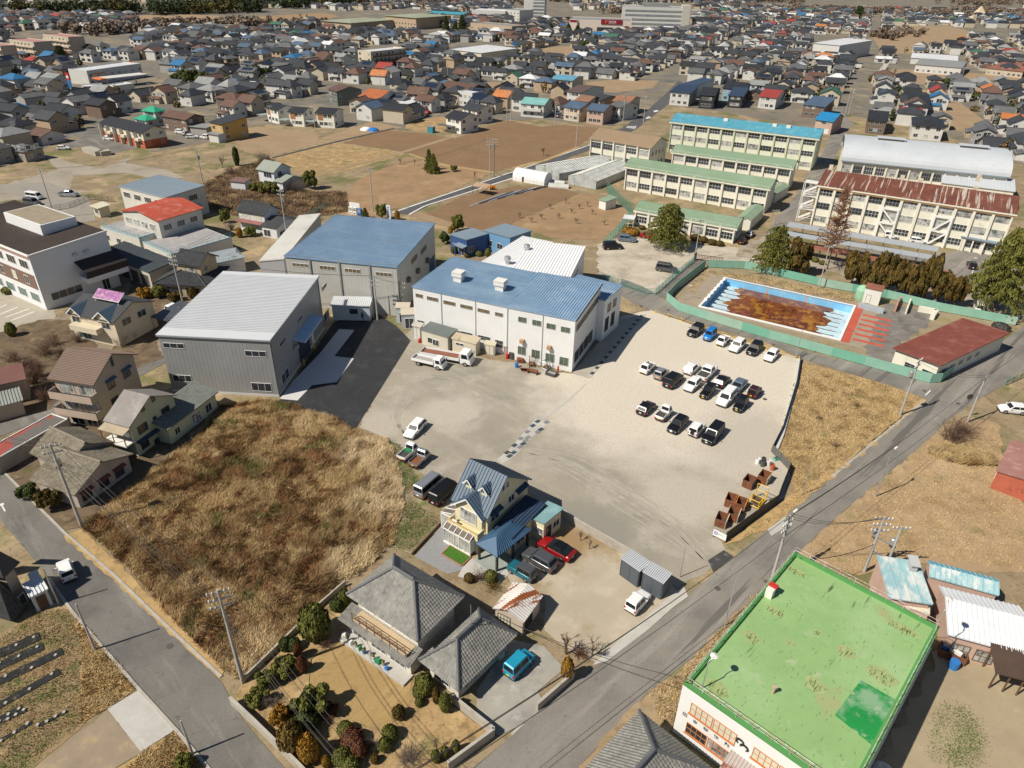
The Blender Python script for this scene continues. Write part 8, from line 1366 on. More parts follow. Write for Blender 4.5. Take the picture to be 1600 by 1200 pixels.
spanp('cable along the main road toward the bottom edge',POLE['i'],offC);spanp('low cable along the main road toward the bottom edge',POLE['i'],offC,(-.3,.3),-3,.8);spanp('cable along the main road between pole and tangled shrubs',POLE['i'],POLE['g']);spanp('low cable along the main road between pole and tangled shrubs',POLE['i'],POLE['g'],(-.3,.3),-3,.8);spanp('cable from the roadside shrubs pole to the right edge',POLE['g'],offD,(-.5,.5));spanp('cable from the junction pole to the shrubs pole',POLE['f'],POLE['g'],(-.5,.5));spanp('cable joining the roadside pole and the double pole',POLE['i'],POLE['j'],(-.5,0,.5));spanp('service cable between the two factories',POLE['o'],POLE['p'],(-.5,.5),0,.4);spanp('cable from warehouse pole to the Japanese house pole',POLE['o'],POLE['q'],(-.5,.5));spanp('cable from the farmhouse pole to the vending machines',POLE['r'],POLE['s'],(-.5,.5));spanp('cable from the Japanese house pole to the farmhouse',POLE['q'],POLE['r'],(-.5,.5));spanp('cable from the vending machines to the field mast',POLE['s'],POLE['t'],(-.5,.5));spanp('cable from car park pole to the workshop pole',POLE['w'],POLE['v'],(-.5,.5));cable('drooping white service cable to the green roof corner',(POLE['j'][0],POLE['j'][1],POLE['j'][2]-4),at(1250,872,7.0),.8,.04)
cable('long cable crossing the main road to the barn',at(1068,1060,9),at(770,960,4),.8,.03)
for z in(3,5):MB().bar((0,0,POLE['j'][2]-z),(POLE['k'][0]-POLE['j'][0],POLE['k'][1]-POLE['j'][1],POLE['k'][2]-z),.12,.12).build('platform_beam',G['steel'],[o for o in COL.objects if o.get('label','').startswith('left pole of the double')][0])
# ================================================================ TOWN
def rc(n,c,r=.55):return mat('roof_'+n,c,r,.12,.3,layers=[(tuple(min(1,v*1.35)for v in c),.5,.54,.72)])
ROOF={'dark grey':rc('dark_grey',(.045,.048,.054)),'charcoal':rc('charcoal',(.028,.03,.034)),'mid grey':rc('mid_grey',(.115,.118,.12)),'pale grey':rc('pale_grey',(.25,.255,.25)),'brown':rc('brown',(.13,.075,.055)),'blue':rc('blue',(.03,.14,.29)),'red':rc('red',(.3,.05,.04)),'green':rc('green',(.05,.14,.09)),'orange':rc('orange',(.45,.17,.06)),'white':rc('white',(.6,.61,.62)),'slate blue':rc('slate',(.08,.12,.18))}
RW=[('dark grey',34),('charcoal',20),('mid grey',18),('pale grey',6),('brown',9),('blue',1.6),('red',1.2),('green',1),('orange',.4),('white',3),('slate blue',4)]
WALL={'white':mat('wall_white',(.58,.57,.54),.85,.06,.5),'cream':mat('wall_cream',(.48,.42,.32),.85,.06,.5),'grey':mat('wall_grey',(.34,.33,.31),.85,.06,.5),'tan':mat('wall_tan',(.42,.32,.22),.85,.06,.5),'brown':mat('wall_brown',(.17,.12,.09),.85,.08,.5)}
WW=[('white',42),('cream',28),('grey',14),('tan',11),('brown',5)]
pick=lambda L:random.choices([a for a,_ in L],[b for _,b in L])[0]
WINF=[MB(),MB(),MB()]
for k,(w_,h_)in enumerate(((1.7,1.2),(2.6,1.9),(.9,.9))):
 t_=.07;WINF[k].box(0,-.06,0,w_,.01,t_,0);WINF[k].box(0,-.06,h_-t_,w_,.01,h_,0);WINF[k].box(0,-.06,t_,t_,.01,h_-t_,0);WINF[k].box(w_-t_,-.06,t_,w_,.01,h_-t_,0);WINF[k].box(w_/2-.04,-.05,t_,w_/2+.04,.01,h_-t_,0);WINF[k].add([(t_,-.02,t_),(w_-t_,-.02,t_),(w_-t_,-.02,h_-t_),(t_,-.02,h_-t_)],[(0,1,2,3)],1)
WINF=[m_.mesh('window')for m_ in WINF]
def roof_mesh(w,d,z,rise,ov,kind,axis):
 class Q(Bld):
  def __init__(s):s.w,s.d,s.h,s.ov=w,d,z,ov
 mb=MB();PLs=Q().planes(kind,rise,axis)
 for P in PLs:mb.slab(P,.18)
 if kind=='gable':mb.bar(Vector(PLs[0][2])+Vector((0,0,.05)),Vector(PLs[0][3])+Vector((0,0,.05)),.3,.25)
 return mb
def wall_mesh(w,d,z,rise,kind,axis):
 mb=MB()
 if kind=='hip':mb.box(0,0,0,w,d,z)
 elif axis=='x':mb.add([(x,y,zz_)for x in(0,w)for y,zz_ in((0,0),(d,0),(d,z),(d/2,z+rise),(0,z))],[(4,3,2,1,0),(5,6,7,8,9),(0,1,6,5),(1,2,7,6),(2,3,8,7),(3,4,9,8),(4,0,5,9)])
 else:mb.add([(x,y,zz_)for y in(0,d)for x,zz_ in((0,0),(w,0),(w,z),(w/2,z+rise),(0,z))],[(0,1,2,3,4),(9,8,7,6,5),(5,6,1,0),(6,7,2,1),(7,8,3,2),(8,9,4,3),(9,5,0,4)])
 return mb
PROTO=[]
rs=random.Random(21)
for i in range(16):
 two=i%4!=3;w,d=rs.uniform(7.5,10.5),rs.uniform(6.5,8.5);z=5.3 if two else 3.0;kind='hip' if i%3==1 else 'gable';axis='y' if i%5==4 else 'x';rise=rs.uniform(1.3,2.3);pr=dict(w=w,d=d,z=z,two=two,kind=kind,axis=axis);pr['wall']=wall_mesh(w,d,z,rise,kind,axis).mesh('wall');pr['roof']=roof_mesh(w,d,z,rise,.55,kind,axis).mesh('roof');wins=[]
 if two:
  for x in(.7,w/2-.8,w-2.6):wins.append((1 if x>w/2-1 and x<w/2 else 0,x,0,3.2,0))
  wins+=[(1,.8,0,.3,0),(1,w-3.6,0,.3,0),(0,w,1.2,3.4,1),(0,w,d-3,1.0,1),(0,0,d-1.2,3.4,3),(2,0,2.2,1.2,3)]
  if i%2==0:
   ww,dd=rs.uniform(.45,1)*w,rs.uniform(1.8,3.2);q=MB();q.box(0,-dd,0,ww,-.01,2.5);pr['wing']=q.mesh('wing');q=MB();q.slab([(-.4,-dd-.5,2.35),(ww+.4,-dd-.5,2.35),(ww+.4,.01,3.15),(-.4,.01,3.15)],.14);pr['lower_roof']=q.mesh('lower_roof');wins=[v for v in wins if v[3]>2 or v[4]];wins+=[(1,.5,-dd,.3,0)]
  else:q=MB();q.box(w*.2,-1.1,2.7,w*.8,-.01,2.85);q.box(w*.2,-1.1,2.85,w*.8,-1.02,3.8);q.box(w*.2,-1.02,2.85,w*.2+.08,-.01,3.8);q.box(w*.8-.08,-1.02,2.85,w*.8,-.01,3.8);pr['balcony']=q.mesh('balcony')
 else:wins=[(1,.8,0,.4,0),(1,w-3.6,0,.4,0),(0,w,1.5,1,1),(0,0,d-2,1,3)]
 pr['wins']=wins
 if i%4==2 and kind=='gable' and axis=='x':
  P=[Vector(q_)for q_ in Bld.planes(type('o',(),dict(w=w,d=d,h=z,ov=.0,rf=.5))(),'gable',rise,'x')[0]];q=MB();L2=lambda u,v:P[0].lerp(P[1],u).lerp(P[3].lerp(P[2],u),v)+Vector((0,0,.1));q.slab([L2(.15,.2),L2(.85,.2),L2(.85,.85),L2(.15,.85)],.06);pr['solar']=q.mesh('solar_panel')
 PROTO.append(pr)
SOL=mat('solar_cell',(.02,.028,.05),.15,.1,.5,spec=.8)
def town_house(pi,loc,ang,roof,wall,s=1.0):
 pr=PROTO[pi];t=thing('town_house',None,None,loc,ang,'houses of the town');t.scale=(s,s,s)
 put('wall',pr['wall'],WALL[wall],t);put('roof',pr['roof'],ROOF[roof],t)
 for k in('wing','balcony'):
  if k in pr:put(k,pr[k],WALL[wall],t)
 if 'lower_roof' in pr:put('lower_roof',pr['lower_roof'],ROOF[roof],t)
 if 'solar' in pr and roof in('dark grey','charcoal','mid grey'):put('solar_panel',pr['solar'],SOL,t)
 for k,x,y,z,f in pr['wins']:
  put('window',WINF[k],[FRW,GL if random.random()<.75 else GLC],t,(x,y,z),(0,math.pi/2,math.pi,-math.pi/2)[f])
 return t
TOWNP=[(-300,215),(0,262),(30,246),(60,236),(130,195),(240,236),(340,216),(400,194),(520,195),(640,202),(720,196),(800,182),(900,188),(985,186),(1045,162),(1130,172),(1290,190),(1330,180),(1460,203),(1600,262),(1900,300),(2300,40),(1650,0),(800,-14),(0,-16),(-700,60)]
EXC=[p for p,k_ in F[10:]]+[p for p,k_ in F[:6]]+[
[(60,240),(260,240),(260,182),(150,182),(120,200)],[(95,150),(255,158),(262,92),(120,98)],[(10,78),(125,74),(125,45),(10,50)],[(495,50),(672,42),(672,14),(495,18)],[(560,100),(640,92),(640,68),(560,70)],[(698,92),(790,88),(790,66),(698,66)],[(885,55),(1085,52),(1085,2),(885,18)],[(795,36),(895,34),(895,-20),(795,-20)],[(1265,96),(1330,96),(1330,52),(1265,56)],[(1350,130),(1515,120),(1515,86),(1400,84)],
[(205,200),(300,215),(365,220),(365,170),(240,160),(205,170)],[(405,205),(545,205),(545,155),(405,155)],[(555,168),(610,168),(610,135),(555,138)],[(505,158),(550,158),(550,126),(505,128)],[(690,212),(765,206),(770,165),(690,172)],[(808,188),(862,186),(862,148),(808,150)],[(878,196),(1000,198),(1000,128),(878,130)],[(960,205),(1050,170),(1075,120),(1040,120),(960,180)],[(1040,172),(1170,176),(1170,128),(1040,134)],[(855,145),(902,143),(902,118),(855,116)],[(210,42),(400,50),(460,42),(460,14),(210,10)],[(120,85),(215,85),(215,52),(120,50)],[(1290,225),(1330,225),(1335,155),(1300,155)],[(1030,200),(1300,230),(1300,165),(1050,165)],[(640,200),(850,190),(850,178),(640,186)],[(1400,60),(1600,60),(1600,45),(1400,40)],[(0,26),(130,24),(230,30),(400,24),(400,2),(0,6)],[(1180,14),(1600,20),(1600,-4),(1180,-6)]]
cells=[];rt=random.Random(4);A0=rad(-24);ca,sa_=math.cos(A0),math.sin(A0)
for iv in range(-30,130):
 for iu in range(-90,130):
  du=12.4;u=iu*du+rt.uniform(-1.8,1.8);v=iv*13.2+(iv%2)*-2.2+rt.uniform(-1.6,1.6)
  if iu%9==0 or rt.random()<.07:continue
  x,y=u*ca-v*sa_,u*sa_+v*ca
  if y<170 or y>1700:continue
  px,py=topx((x,y,0))
  if not(-70<px<1670 and-14<py):continue
  if not inside(TOWNP,px,py)or any(inside(e,px,py)for e in EXC):continue
  if mnoise.noise(Vector((x*.006,y*.006,4.2)))<-.42:continue
  cells.append((y*math.cos(PITCH),x,y,px,py))
cells.sort();NEAR=285;HOUSES=[]
for i,(dd,x,y,px,py)in enumerate(cells[:NEAR]):
 pi=random.randrange(16);ro,wa=pick(RW),pick(WW);ang=A0+random.choice((0,0,0,math.pi/2,math.pi,-math.pi/2))+random.uniform(-.12,.12)
 pr=PROTO[pi];c,s=math.cos(ang),math.sin(ang);loc=(x-(pr['w']/2*c-pr['d']/2*s),y-(pr['w']/2*s+pr['d']/2*c),.02);t=town_house(pi,loc,ang,ro,wa,random.uniform(.9,1.08));HOUSES.append((t,px,py,ro,wa,pr))
# labels that tell each town house apart by colour, form and neighbouring landmark
LMK=[('the orange apartments',200,205),('the filling station',180,110),('the bright green roofs',232,175),('the yellow house',343,190),('the orange tiled house',580,150),('the white box house',745,148),('the turquoise roofed house',836,160),('the new lane',1030,160),('the turquoise school roof',1170,180),('the gymnasium',1440,210),('the four-storey flats',600,85),('the long white shed',1465,100),('the white hall',1297,75),('the new white houses',475,180),('the cream warehouse',745,78),('the pink roofed flats',70,60),('the beige houses',920,165),('the blue roofed flats',880,125)]
ORD='leftmost second third fourth fifth sixth seventh eighth ninth tenth'.split()
bk={}
for t,px,py,ro,wa,pr in HOUSES:
 nm,lx,ly=min(LMK,key=lambda L_:math.hypot(L_[1]-px,(L_[2]-py)*2.2));dx,dy=px-lx,(py-ly)*2.2
 rel=('left of ' if dx<0 else 'right of ')if abs(dx)>abs(dy)else('behind ' if dy<0 else 'below ');form=('' if pr['two']else 'low ')+('hip' if pr['kind']=='hip' else 'gable');bk.setdefault((ro,wa,form,rel+nm),[]).append((px,t))
for(ro,wa,form,rel),L_ in bk.items():
 L_.sort(key=lambda e:e[0])
 for i,(px,t)in enumerate(L_):lb=f'{ro} {form} roofed, {wa} walled house {rel}';t['label']=lb if len(L_)==1 else f'{ORD[min(i, 9)]} {lb}' if i==0 else f'{ORD[min(i, 9)]} leftmost {lb}';t['category']='house'
# the rest of the town: one mass of small houses
fm=MB();RN,WN=list(ROOF),list(WALL)
for dd,x,y,px,py in cells[NEAR:]:
 w,d=random.uniform(7,11),random.uniform(6.5,9);two=random.random()<.72;z=(5.3 if two else 3.0)+random.uniform(-.3,.4);ri=random.uniform(1.2,2.2);ang=A0+random.choice((0,0,math.pi/2))+random.uniform(-.2,.2);c,s=math.cos(ang),math.sin(ang);T=lambda a,b_,e:(x+(a-w/2)*c-(b_-d/2)*s,y+(a-w/2)*s+(b_-d/2)*c,e)
 wi=len(RN)+WN.index(pick(WW));ro=RN.index(pick(RW));hip=random.random()<.35;m_=d/2 if hip else 0
 fm.add([T(0,0,0),T(w,0,0),T(w,d,0),T(0,d,0),T(0,0,z),T(w,0,z),T(w,d,z),T(0,d,z)],[(0,1,5,4),(1,2,6,5),(2,3,7,6),(3,0,4,7)],wi)
 o=.5;R0,R1=T(m_*.8-(0 if hip else o),d/2,z+ri),T(w-m_*.8+(0 if hip else o),d/2,z+ri);e4=[T(-o,-o,z-.2),T(w+o,-o,z-.2),T(w+o,d+o,z-.2),T(-o,d+o,z-.2)]
 fm.add(e4+[R0,R1],[(0,1,5,4),(2,3,4,5)],ro);fm.add(e4+[R0,R1],[(1,2,5),(3,0,4)],ro if hip else wi)
 nv=len(RN)+len(WN)
 if dd<700:
  for zf in((.6,3.3)if two else(.6,)):
   for xf in(.12,.6):fm.add([T(w*xf,-.05,zf),T(w*xf+w*.27,-.05,zf),T(w*xf+w*.27,-.05,zf+1.4),T(w*xf,-.05,zf+1.4)],[(0,1,2,3)],nv)
  fm.add([T(w+.05,d*.3,z-1.9),T(w+.05,d*.6,z-1.9),T(w+.05,d*.6,z-.7),T(w+.05,d*.3,z-.7)],[(0,1,2,3)],nv)
 if random.random()<.4:q=random.uniform(2.5,4);fm.add([T(w+.3,0,0),T(w+.3+q,0,0),T(w+.3+q,q,0),T(w+.3,q,0),T(w+.3,0,2.4),T(w+.3+q,0,2.4),T(w+.3+q,q,2.6),T(w+.3,q,2.6)],[(0,1,5,4),(1,2,6,5),(2,3,7,6),(3,0,4,7)],wi);fm.add([T(w+.1,-.2,2.45),T(w+.5+q,-.2,2.45),T(w+.5+q,q+.2,2.65),T(w+.1,q+.2,2.65)],[(0,1,2,3)],ro)
tag(fm.build('distant_houses',[ROOF[k_]for k_ in RN]+[WALL[k_]for k_ in WN]+[GL]),'mass of small distant houses filling the far town','houses',None,'stuff')
# garden trees and sheds scattered in the town: one mass of foliage
P=[];D=[];tm=MB()
for dd,x,y,px,py in cells:
 if random.random()<(.8 if dd<420 else .5):
  cx,cy,h,r=x+random.uniform(-7,7),y+random.choice((-6.6,6.6,7))+random.uniform(-1,1),random.uniform(1.6,6),random.uniform(.9,2.4);n=90 if dd<420 else 30;d=RNG.normal(size=(n,3));d/=np.linalg.norm(d,axis=1)[:,None];P.append(np.array([cx,cy,h*.55])+d*np.array([r,r,h*.5])*RNG.uniform(.7,1.05,(n,1)));D.append(d)
o=put('garden_foliage',quads('garden_foliage',np.concatenate(P),.42,1.3,np.concatenate(D)),mat('town_foliage',(.07,.075,.022),.85,.35,.02,island=.5,layers=[((.16,.1,.03),.035,.5,.6),((.15,.11,.08),.05,.56,.64)]));tag(o,'garden shrubs and small trees between the town houses','shrubs',None,'stuff')
# far woods and river bank scrub as masses
def wood(name,label,bands,m,s=.95,dens=.02):
 P=[];D=[]
 for a,c,n,hh,sp in bands:
  A_,C_=at(*a),at(*c)
  for i in range(n):
   q=A_.lerp(C_,random.random());q.x+=random.gauss(0,sp);q.y+=random.gauss(0,sp);r=hh*random.uniform(.35,.8);k_=80;d=RNG.normal(size=(k_,3));d/=np.linalg.norm(d,axis=1)[:,None];h=hh*random.uniform(.7,1.2);P.append(np.array([q.x,q.y,h*.55])+d*np.array([r,r,h*.5])*RNG.uniform(.3,1.15,(k_,1)));D.append(d)
 o=put(name,quads(name,np.concatenate(P),s,1.3,np.concatenate(D)),m);tag(o,label,'wood',None,'stuff')
wood('evergreen_wood','band of dark evergreen wood along the far top edge',[((85,24),(200,22),70,13,14),((228,22),(395,18),110,13,12),((400,12),(560,10),90,14,14),((0,18),(60,16),14,9,10),((690,2),(780,2),40,12,20)],mat('far_evergreen',(.035,.048,.016),.9,.3,.03,island=.5,layers=[((.1,.085,.02),.02,.52,.62)]))
wood('winter_wood','brown leafless wood and river scrub in the far distance',[((120,52),(400,40),150,7,14),((220,40),(500,38),60,5,8),((560,12),(800,6),90,8,20),((860,2),(1250,4),160,9,25),((1190,16),(1600,26),120,8,22),((1520,20),(1600,28),60,9,18),((1370,62),(1420,52),30,6,12),((960,22),(1000,18),20,8,8),((1500,8),(1640,6),60,10,24)],mat('far_twigs',(.2,.15,.11),.95,.25,.03,island=.35))
# individual conifers and clumps that stand out over the town
for i,(px,tp,r,k_,lb)in enumerate([((100,102),70,5.0,'cedar','large dark conifer near the pink roofed flats'),((697,46),20,5.0,'cone','tall dark conifer in the far town, left of the pair'),((722,48),18,6.0,'cone','tall dark conifer in the far town, right of the pair'),((920,70),50,4.5,'cone','dark conifer clump behind the cream warehouse, left'),((930,76),52,5.0,'cone','dark conifer clump behind the cream warehouse, right'),((912,82),62,4.5,'blob','dark evergreen at the edge of the small town field'),((860,52),34,6.0,'cone','dark tree at the left of the row before the big store'),((873,54),36,6.0,'cone','dark tree second in the row before the big store'),((888,55),34,6.0,'cone','dark tree third in the row before the big store'),((902,56),36,6.0,'cone','dark tree at the right of the row before the big store'),((1340,30),8,9.0,'cedar','big dark tree standing alone in the far town'),((1254,106),85,3.5,'cone','dark slim conifer among houses left of the white hall'),((280,131),115,5.0,'blob','dark evergreen clump behind the filling station, left'),((297,131),108,5.5,'blob','dark evergreen clump behind the filling station, middle'),((318,131),110,5.5,'blob','dark evergreen clump behind the filling station, right'),((405,126),104,6,'blob','dark evergreen beside the small ochre field'),((420,124),106,5,'blob','olive evergreen beside the small ochre field'),((1290,112),95,4,'blob','olive evergreen in front of the white hall'),((1048,72),60,5,'blob','bronze evergreen by the orange roof in the town'),((712,46),30,4,'cone','short conifer between the tall pair in the far town'),((1480,140),122,4,'blob','evergreen hedge tree by the dark red house'),((840,52),38,6,'cone','dark conifer beside the hospital car park')]):plant(k_,lb,px,10,r,G['leafg']if k_!='cedar' else G['leafg'],group='dark trees standing over the town',top=tp,var=i%3,name='town_conifer')
for i,px in enumerate([(62,98),(75,97),(40,100),(268,42),(252,40),(330,40),(700,60),(540,66),(470,30),(480,30),(1385,52),(1400,56),(1420,140),(780,122),(790,124),(700,120),(1385,118),(1395,122)]):plant('bare','bare winter tree among the town houses',px,8,6,G['twig'],group='bare trees in the town',var=i%3,name='town_bare_tree')
# ---------------------------------------------------------------- landmark buildings
def grid(b,face,nx,floors,fl=2.9,sill=.9,ww=1.6,wh=1.3,glass=None,m0=1.0):
 L=b.w if face in 'FB' else b.d;st=(L-2*m0-ww)/max(1,nx-1)if nx>1 else 0
 for f in floors:
  for i in range(nx):b.winl(face,m0+i*st,f*fl+sill,m0+i*st+ww,f*fl+sill+wh,2,glass or(GL if random.random()<.7 else GLC))
def lm(name,label,cat,p0,p1,p2,z,wall,roof,kind='gable',rise=1.6,axis='x',ov=.5,fx=3,floors=(0,1),rx=2,**kw):
 b=Bld(name,label,cat,p0,p1,p2,z,wall,ov=ov,**kw)
 if kind=='flat':b.walls();b.flat(roof,.4)
 else:b.walls(kind,rise,axis);b.roof(kind,rise,axis,m=roof)
 if fx:grid(b,'F',fx,floors)
 if rx:grid(b,'R',rx,floors)
 return b
wc=lambda n,c:mat('lw_'+n,c,.85,.05,.4)
b=lm('apartment_block','two-storey apartments with orange lower walls and dark roof','apartments',(153,191),(221,207.5),(248,197.5),5.6,wc('ivory',(.66,.62,.5)),ROOF['charcoal'],rise=1.5,fx=7);b.bx('orange_lower_wall',-.02,-.03,0,b.w+.03,b.d+.02,2.75,mat('orange_wall',(.45,.11,.045),.85,.06))
for i in range(6):b.bx('porch_wall',.5+i*b.w/6,-1.2,0,.7+i*b.w/6,-.04,5.2,wc('ivory',0));b.bx('balcony',.8+i*b.w/6,-1.15,2.5,2.8+i*b.w/6,-.04,3.4,wc('ivory',0))if i%2 else None
mJade=rc('jade',(.03,.32,.19));lm('green_roofed_house','white house with bright jade green hip roof','house',(219,171.5),(241,174.5),(252,170),5.6,WALL['white'],mJade,'hip',1.3);lm('green_roofed_house','low white wing with bright jade green roof in front of its house','house wing',(207,184),(227,188),(239,182),3.0,WALL['white'],mJade,'hip',1.2,floors=(0,))
lm('brown_house','dark brown house with long balcony beside the jade green roofs','house',(250,180),(290,187),(303,178),5.4,WALL['brown'],ROOF['brown'],rise=1.4);b=lm('yellow_house','tall ochre yellow house with sloping dark roof at the field','house',(325,190),(346,194.5),(359,181),6.2,wc('ochre',(.52,.33,.1)),ROOF['dark grey'],'shed',1.2,'x',fx=2);lm('small_hut','small white flat roofed hut beside the ochre house','hut',(322,208),(340,211),(345,205),3,WALL['white'],ROOF['pale grey'],'shed',.2,fx=0,rx=0);lm('carport','open grey roofed carport left of the ochre house','carport',(293,197),(322,200),(327,195),3,WALL['grey'],ROOF['pale grey'],'shed',.3,fx=0,rx=0)
b=lm('filling_station','long white two-storey building of the filling station with open upper deck','shop',(135,112),(222,100),14,6.5,WALL['white'],ROOF['white'],'flat',fx=8,rx=2);b.bx('shop_sign',2,-.2,4.4,b.w-2,-.05,5.4,WALL['white']);b.bx('shop_sign_strip',2,-.26,4.7,b.w*.3,-.21,5.2,mat('shop_orange',(.7,.2,.06),.6))
b=Bld('station_canopy','flat white filling station canopy with an orange end','canopy',(157,124),(231,116),8,4.6,WALL['white']);b.bx('canopy',0,0,4.2,b.w,b.d,4.7,WALL['white']);b.bx('orange_end',-.05,-.05,4.15,b.w*.12,b.d+.05,4.75,mat('shop_orange',0))
for x in(.2,.5,.8):b.bx('column',b.w*x-.2,b.d/2-.2,0,b.w*x+.2,b.d/2+.2,4.2,WALL['white'])
b=lm('white_shop','low white shop with an orange stripe in front of the filling station','shop',(178,136),(212,131),8,4,WALL['white'],ROOF['white'],'flat',fx=4,floors=(0,),rx=1);lm('white_shop','small flat white building left of the striped shop','shop',(128,137),(163,135),9,4.2,WALL['white'],ROOF['white'],'flat',fx=4,floors=(0,),rx=1)
for px,tp,c1,c2,lb in(((112,143),114,G['red'],G['bluep'],'tall red white and blue roadside pylon sign'),((137,131),118,G['bluep'],G['white'],'small blue roadside pylon sign'),((208,115),96,G['red'],G['white'],'red and white pylon sign by the filling station')):
 p=at(*px);t=thing('pylon_sign',lb,'sign',p,A0)
 for hh in np.arange(3,30,.2):
  if topx((p.x,p.y,hh))[1]<=tp:break
 MB().box(-1,-.2,hh*.62,1,.2,hh).build('upper_board',c1,t);MB().box(-.95,-.18,hh*.2,.95,.18,hh*.6).build('lower_board',c2,t);MB().box(-.15,-.15,0,.15,.15,hh).build('mast',G['offwhite'],t);MB().box(-.7,-.22,hh*.72,.7,-.205,hh*.85).build('sign_mark',G['white'],t)
for lb,p0,p1,p2 in(('four-storey flats with pink roof, right block of the pair',(66,54),(106,59),(122,56)),('four-storey flats with pink roof, left block of the pair',(13,62),(52,67),(68,63)),('pink roofed flats cut by the left edge',(-30,68),(0,73),(18,70))):
 b=lm('pink_roofed_flats',lb,'flats',p0,p1,p2,11.6,wc('flat_tan',(.5,.42,.32)),rc('pink',(.42,.22,.2)),'flat',fx=7,floors=(0,1,2,3),rx=0,ov=.2)
 for f in range(4):b.bx('balcony',.2,-1.1,f*2.9+.1,b.w-.2,-.01,f*2.9+1.0,wc('flat_rail',(.55,.46,.36)))
for lb,p0,p1,p2,z in(('long tan institution with pale green roof, left wing',(500,32),(548,36),(582,28),9),('tan institution with pale green roof, right wing',(600,24),(650,28),(667,21),10),('low tan linking block with pale green roof',(578,30),(606,33),(612,27),6)):lm('institution',lb,'building',p0,p1,p2,z,wc('inst_tan',(.45,.33,.22)),rc('sage',(.32,.34,.24)),'hip',1.6,fx=10,floors=(0,1),rx=4,ov=1)
b=lm('flats','four-storey cream flats with dark balconies in mid town','flats',(579,82),(636,76),12,11.5,wc('flats_cream',(.58,.5,.38)),ROOF['white'],'flat',fx=9,floors=(0,1,2,3),rx=0);grid(b,'L',2,(0,1,2,3))
for f in range(4):b.bx('balcony',.3,-1.2,f*2.9+.1,b.w-.3,-.01,f*2.9+1,WALL['brown'])
lm('warehouse','cream warehouse with wide flat white roof in mid town','warehouse',(703,77),(752,83),(786,74),7,wc('wh_cream',(.6,.55,.42)),ROOF['white'],'shed',.5,fx=5,floors=(0,),rx=3)
lm('orange_tiled_house','white house with bright orange tiled roof','house',(559,150),(592,154),(601,143),5.8,WALL['white'],rc('orange2',(.4,.13,.05)),rise=2.2);lm('grey_green_house','tall dark grey-green house beside the orange tiled one','house',(511,138),(525,143),(547,133),6.4,wc('grey_green',(.14,.16,.14)),ROOF['brown'],rise=1.6)
for i,(p0,p1,p2,lb)in enumerate([((413,167),(433,172),(447,164),'new white house at the left of three along the field'),((448,174),(474,176),(489,170),'new pale house in the middle of three along the field'),((491,176),(522,178),(538,171),'new white house with roof panels at the right of three along the field')]):
 b=lm('new_house',lb,'house',p0,p1,p2,5.6,wc('new_white',(.72,.7,.63)),ROOF['charcoal'],rise=1.3);b.bx('timber_panel',.6,-.15,2.9,2.6,-.01,4.8,mat('timber_panel',(.36,.16,.06),.7));b.bx('carport_roof',-4,-2.5,2.4,-.2,2,2.5,mat('carport_sheet',(.32,.38,.36),.4));b.bx('carport_post',-3.9,-2.4,0,-3.8,-2.3,2.4,G['steel'])
b=lm('white_field_house','white gabled house with dark roof at the corner of the brown field','house',(694,182),(720,187),(734,178),5.6,wc('new_white',0),ROOF['charcoal'],rise=1.8);b.bx('porch_roof',-2.5,-2.6,2.5,5,-.01,2.65,ROOF['mid grey']);b.bx('porch_post',-2.4,-2.5,0,-2.3,-2.4,2.5,FRW);lm('white_field_house','white house with brown-grey roof behind the gabled one at the field corner','house',(720,168),(745,173),(755,165),5.6,wc('new_white',0),ROOF['dark grey'],rise=1.5)
lm('white_box_house','flat white box shaped house in mid town','house',(713,143),(738,147),(747,140),6,WALL['white'],ROOF['white'],'flat');lm('white_box_house','low flat white building in front of the white box house','building',(605,165-5),(650,163),(665,155),4,WALL['white'],ROOF['white'],'shed',.3,floors=(0,));lm('inn','long brown roofed inn with dormers in mid town','inn',(675,140),(722,147),(738,133),5,WALL['brown'],ROOF['brown'],rise=2.8,fx=6);b=lm('solar_roof_house','dark house with a steep roof full of solar panels','house',(729,161),(752,163),(763,152),3.6,WALL['grey'],SOL,rise=3.0,fx=2)
b=lm('turquoise_house','white house with pale turquoise roof at the field edge','house',(812,161),(851,164),(858,155),5.6,WALL['white'],rc('turq',(.2,.42,.4)),rise=1.5);b.bx('balcony',1,-1.2,2.7,b.w-1,-.01,3.7,WALL['white'])
for nm,lb,p0,p1,p2,wl,rf in[('beige_house','beige house with navy roof among the beige group',(879,166),(906,170),(914,161),wc('beige1',(.55,.47,.36)),ROOF['slate blue']),('beige_house','pinkish house with navy roof nearest the new lane',(915,171),(944,174),(956,165),wc('pinkish',(.5,.35,.28)),ROOF['slate blue']),('beige_house','tan house with brown roof behind the beige one',(897,156),(920,159),(931,152),wc('beige1',0),rc('br2',(.26,.14,.09))),('beige_house','brown house with dark roof behind the pinkish one',(924,154),(938,157),(949,148),wc('beige3',(.34,.26,.18)),ROOF['dark grey']),('beige_house','house with orange-brown roof beside the new lane',(956,157),(984,160),(989,151),wc('beige1',0),rc('br3',(.3,.15,.09))),('beige_house','white house with pale roof between pinkish house and lane',(951,164),(969,168),(976,159),WALL['white'],ROOF['mid grey']),('beige_house','white house with brown shed roof standing on the bare plot',(884,142),(907,145),(915,132),WALL['white'],rc('br4',(.12,.08,.07))),('field_edge_house','white house with dark roof left of the turquoise one',(797,153),(815,155),(824,144),WALL['white'],ROOF['dark grey'])]:lm(nm,lb,'house',p0,p1,p2,5.6,wl,rf,rise=1.5)
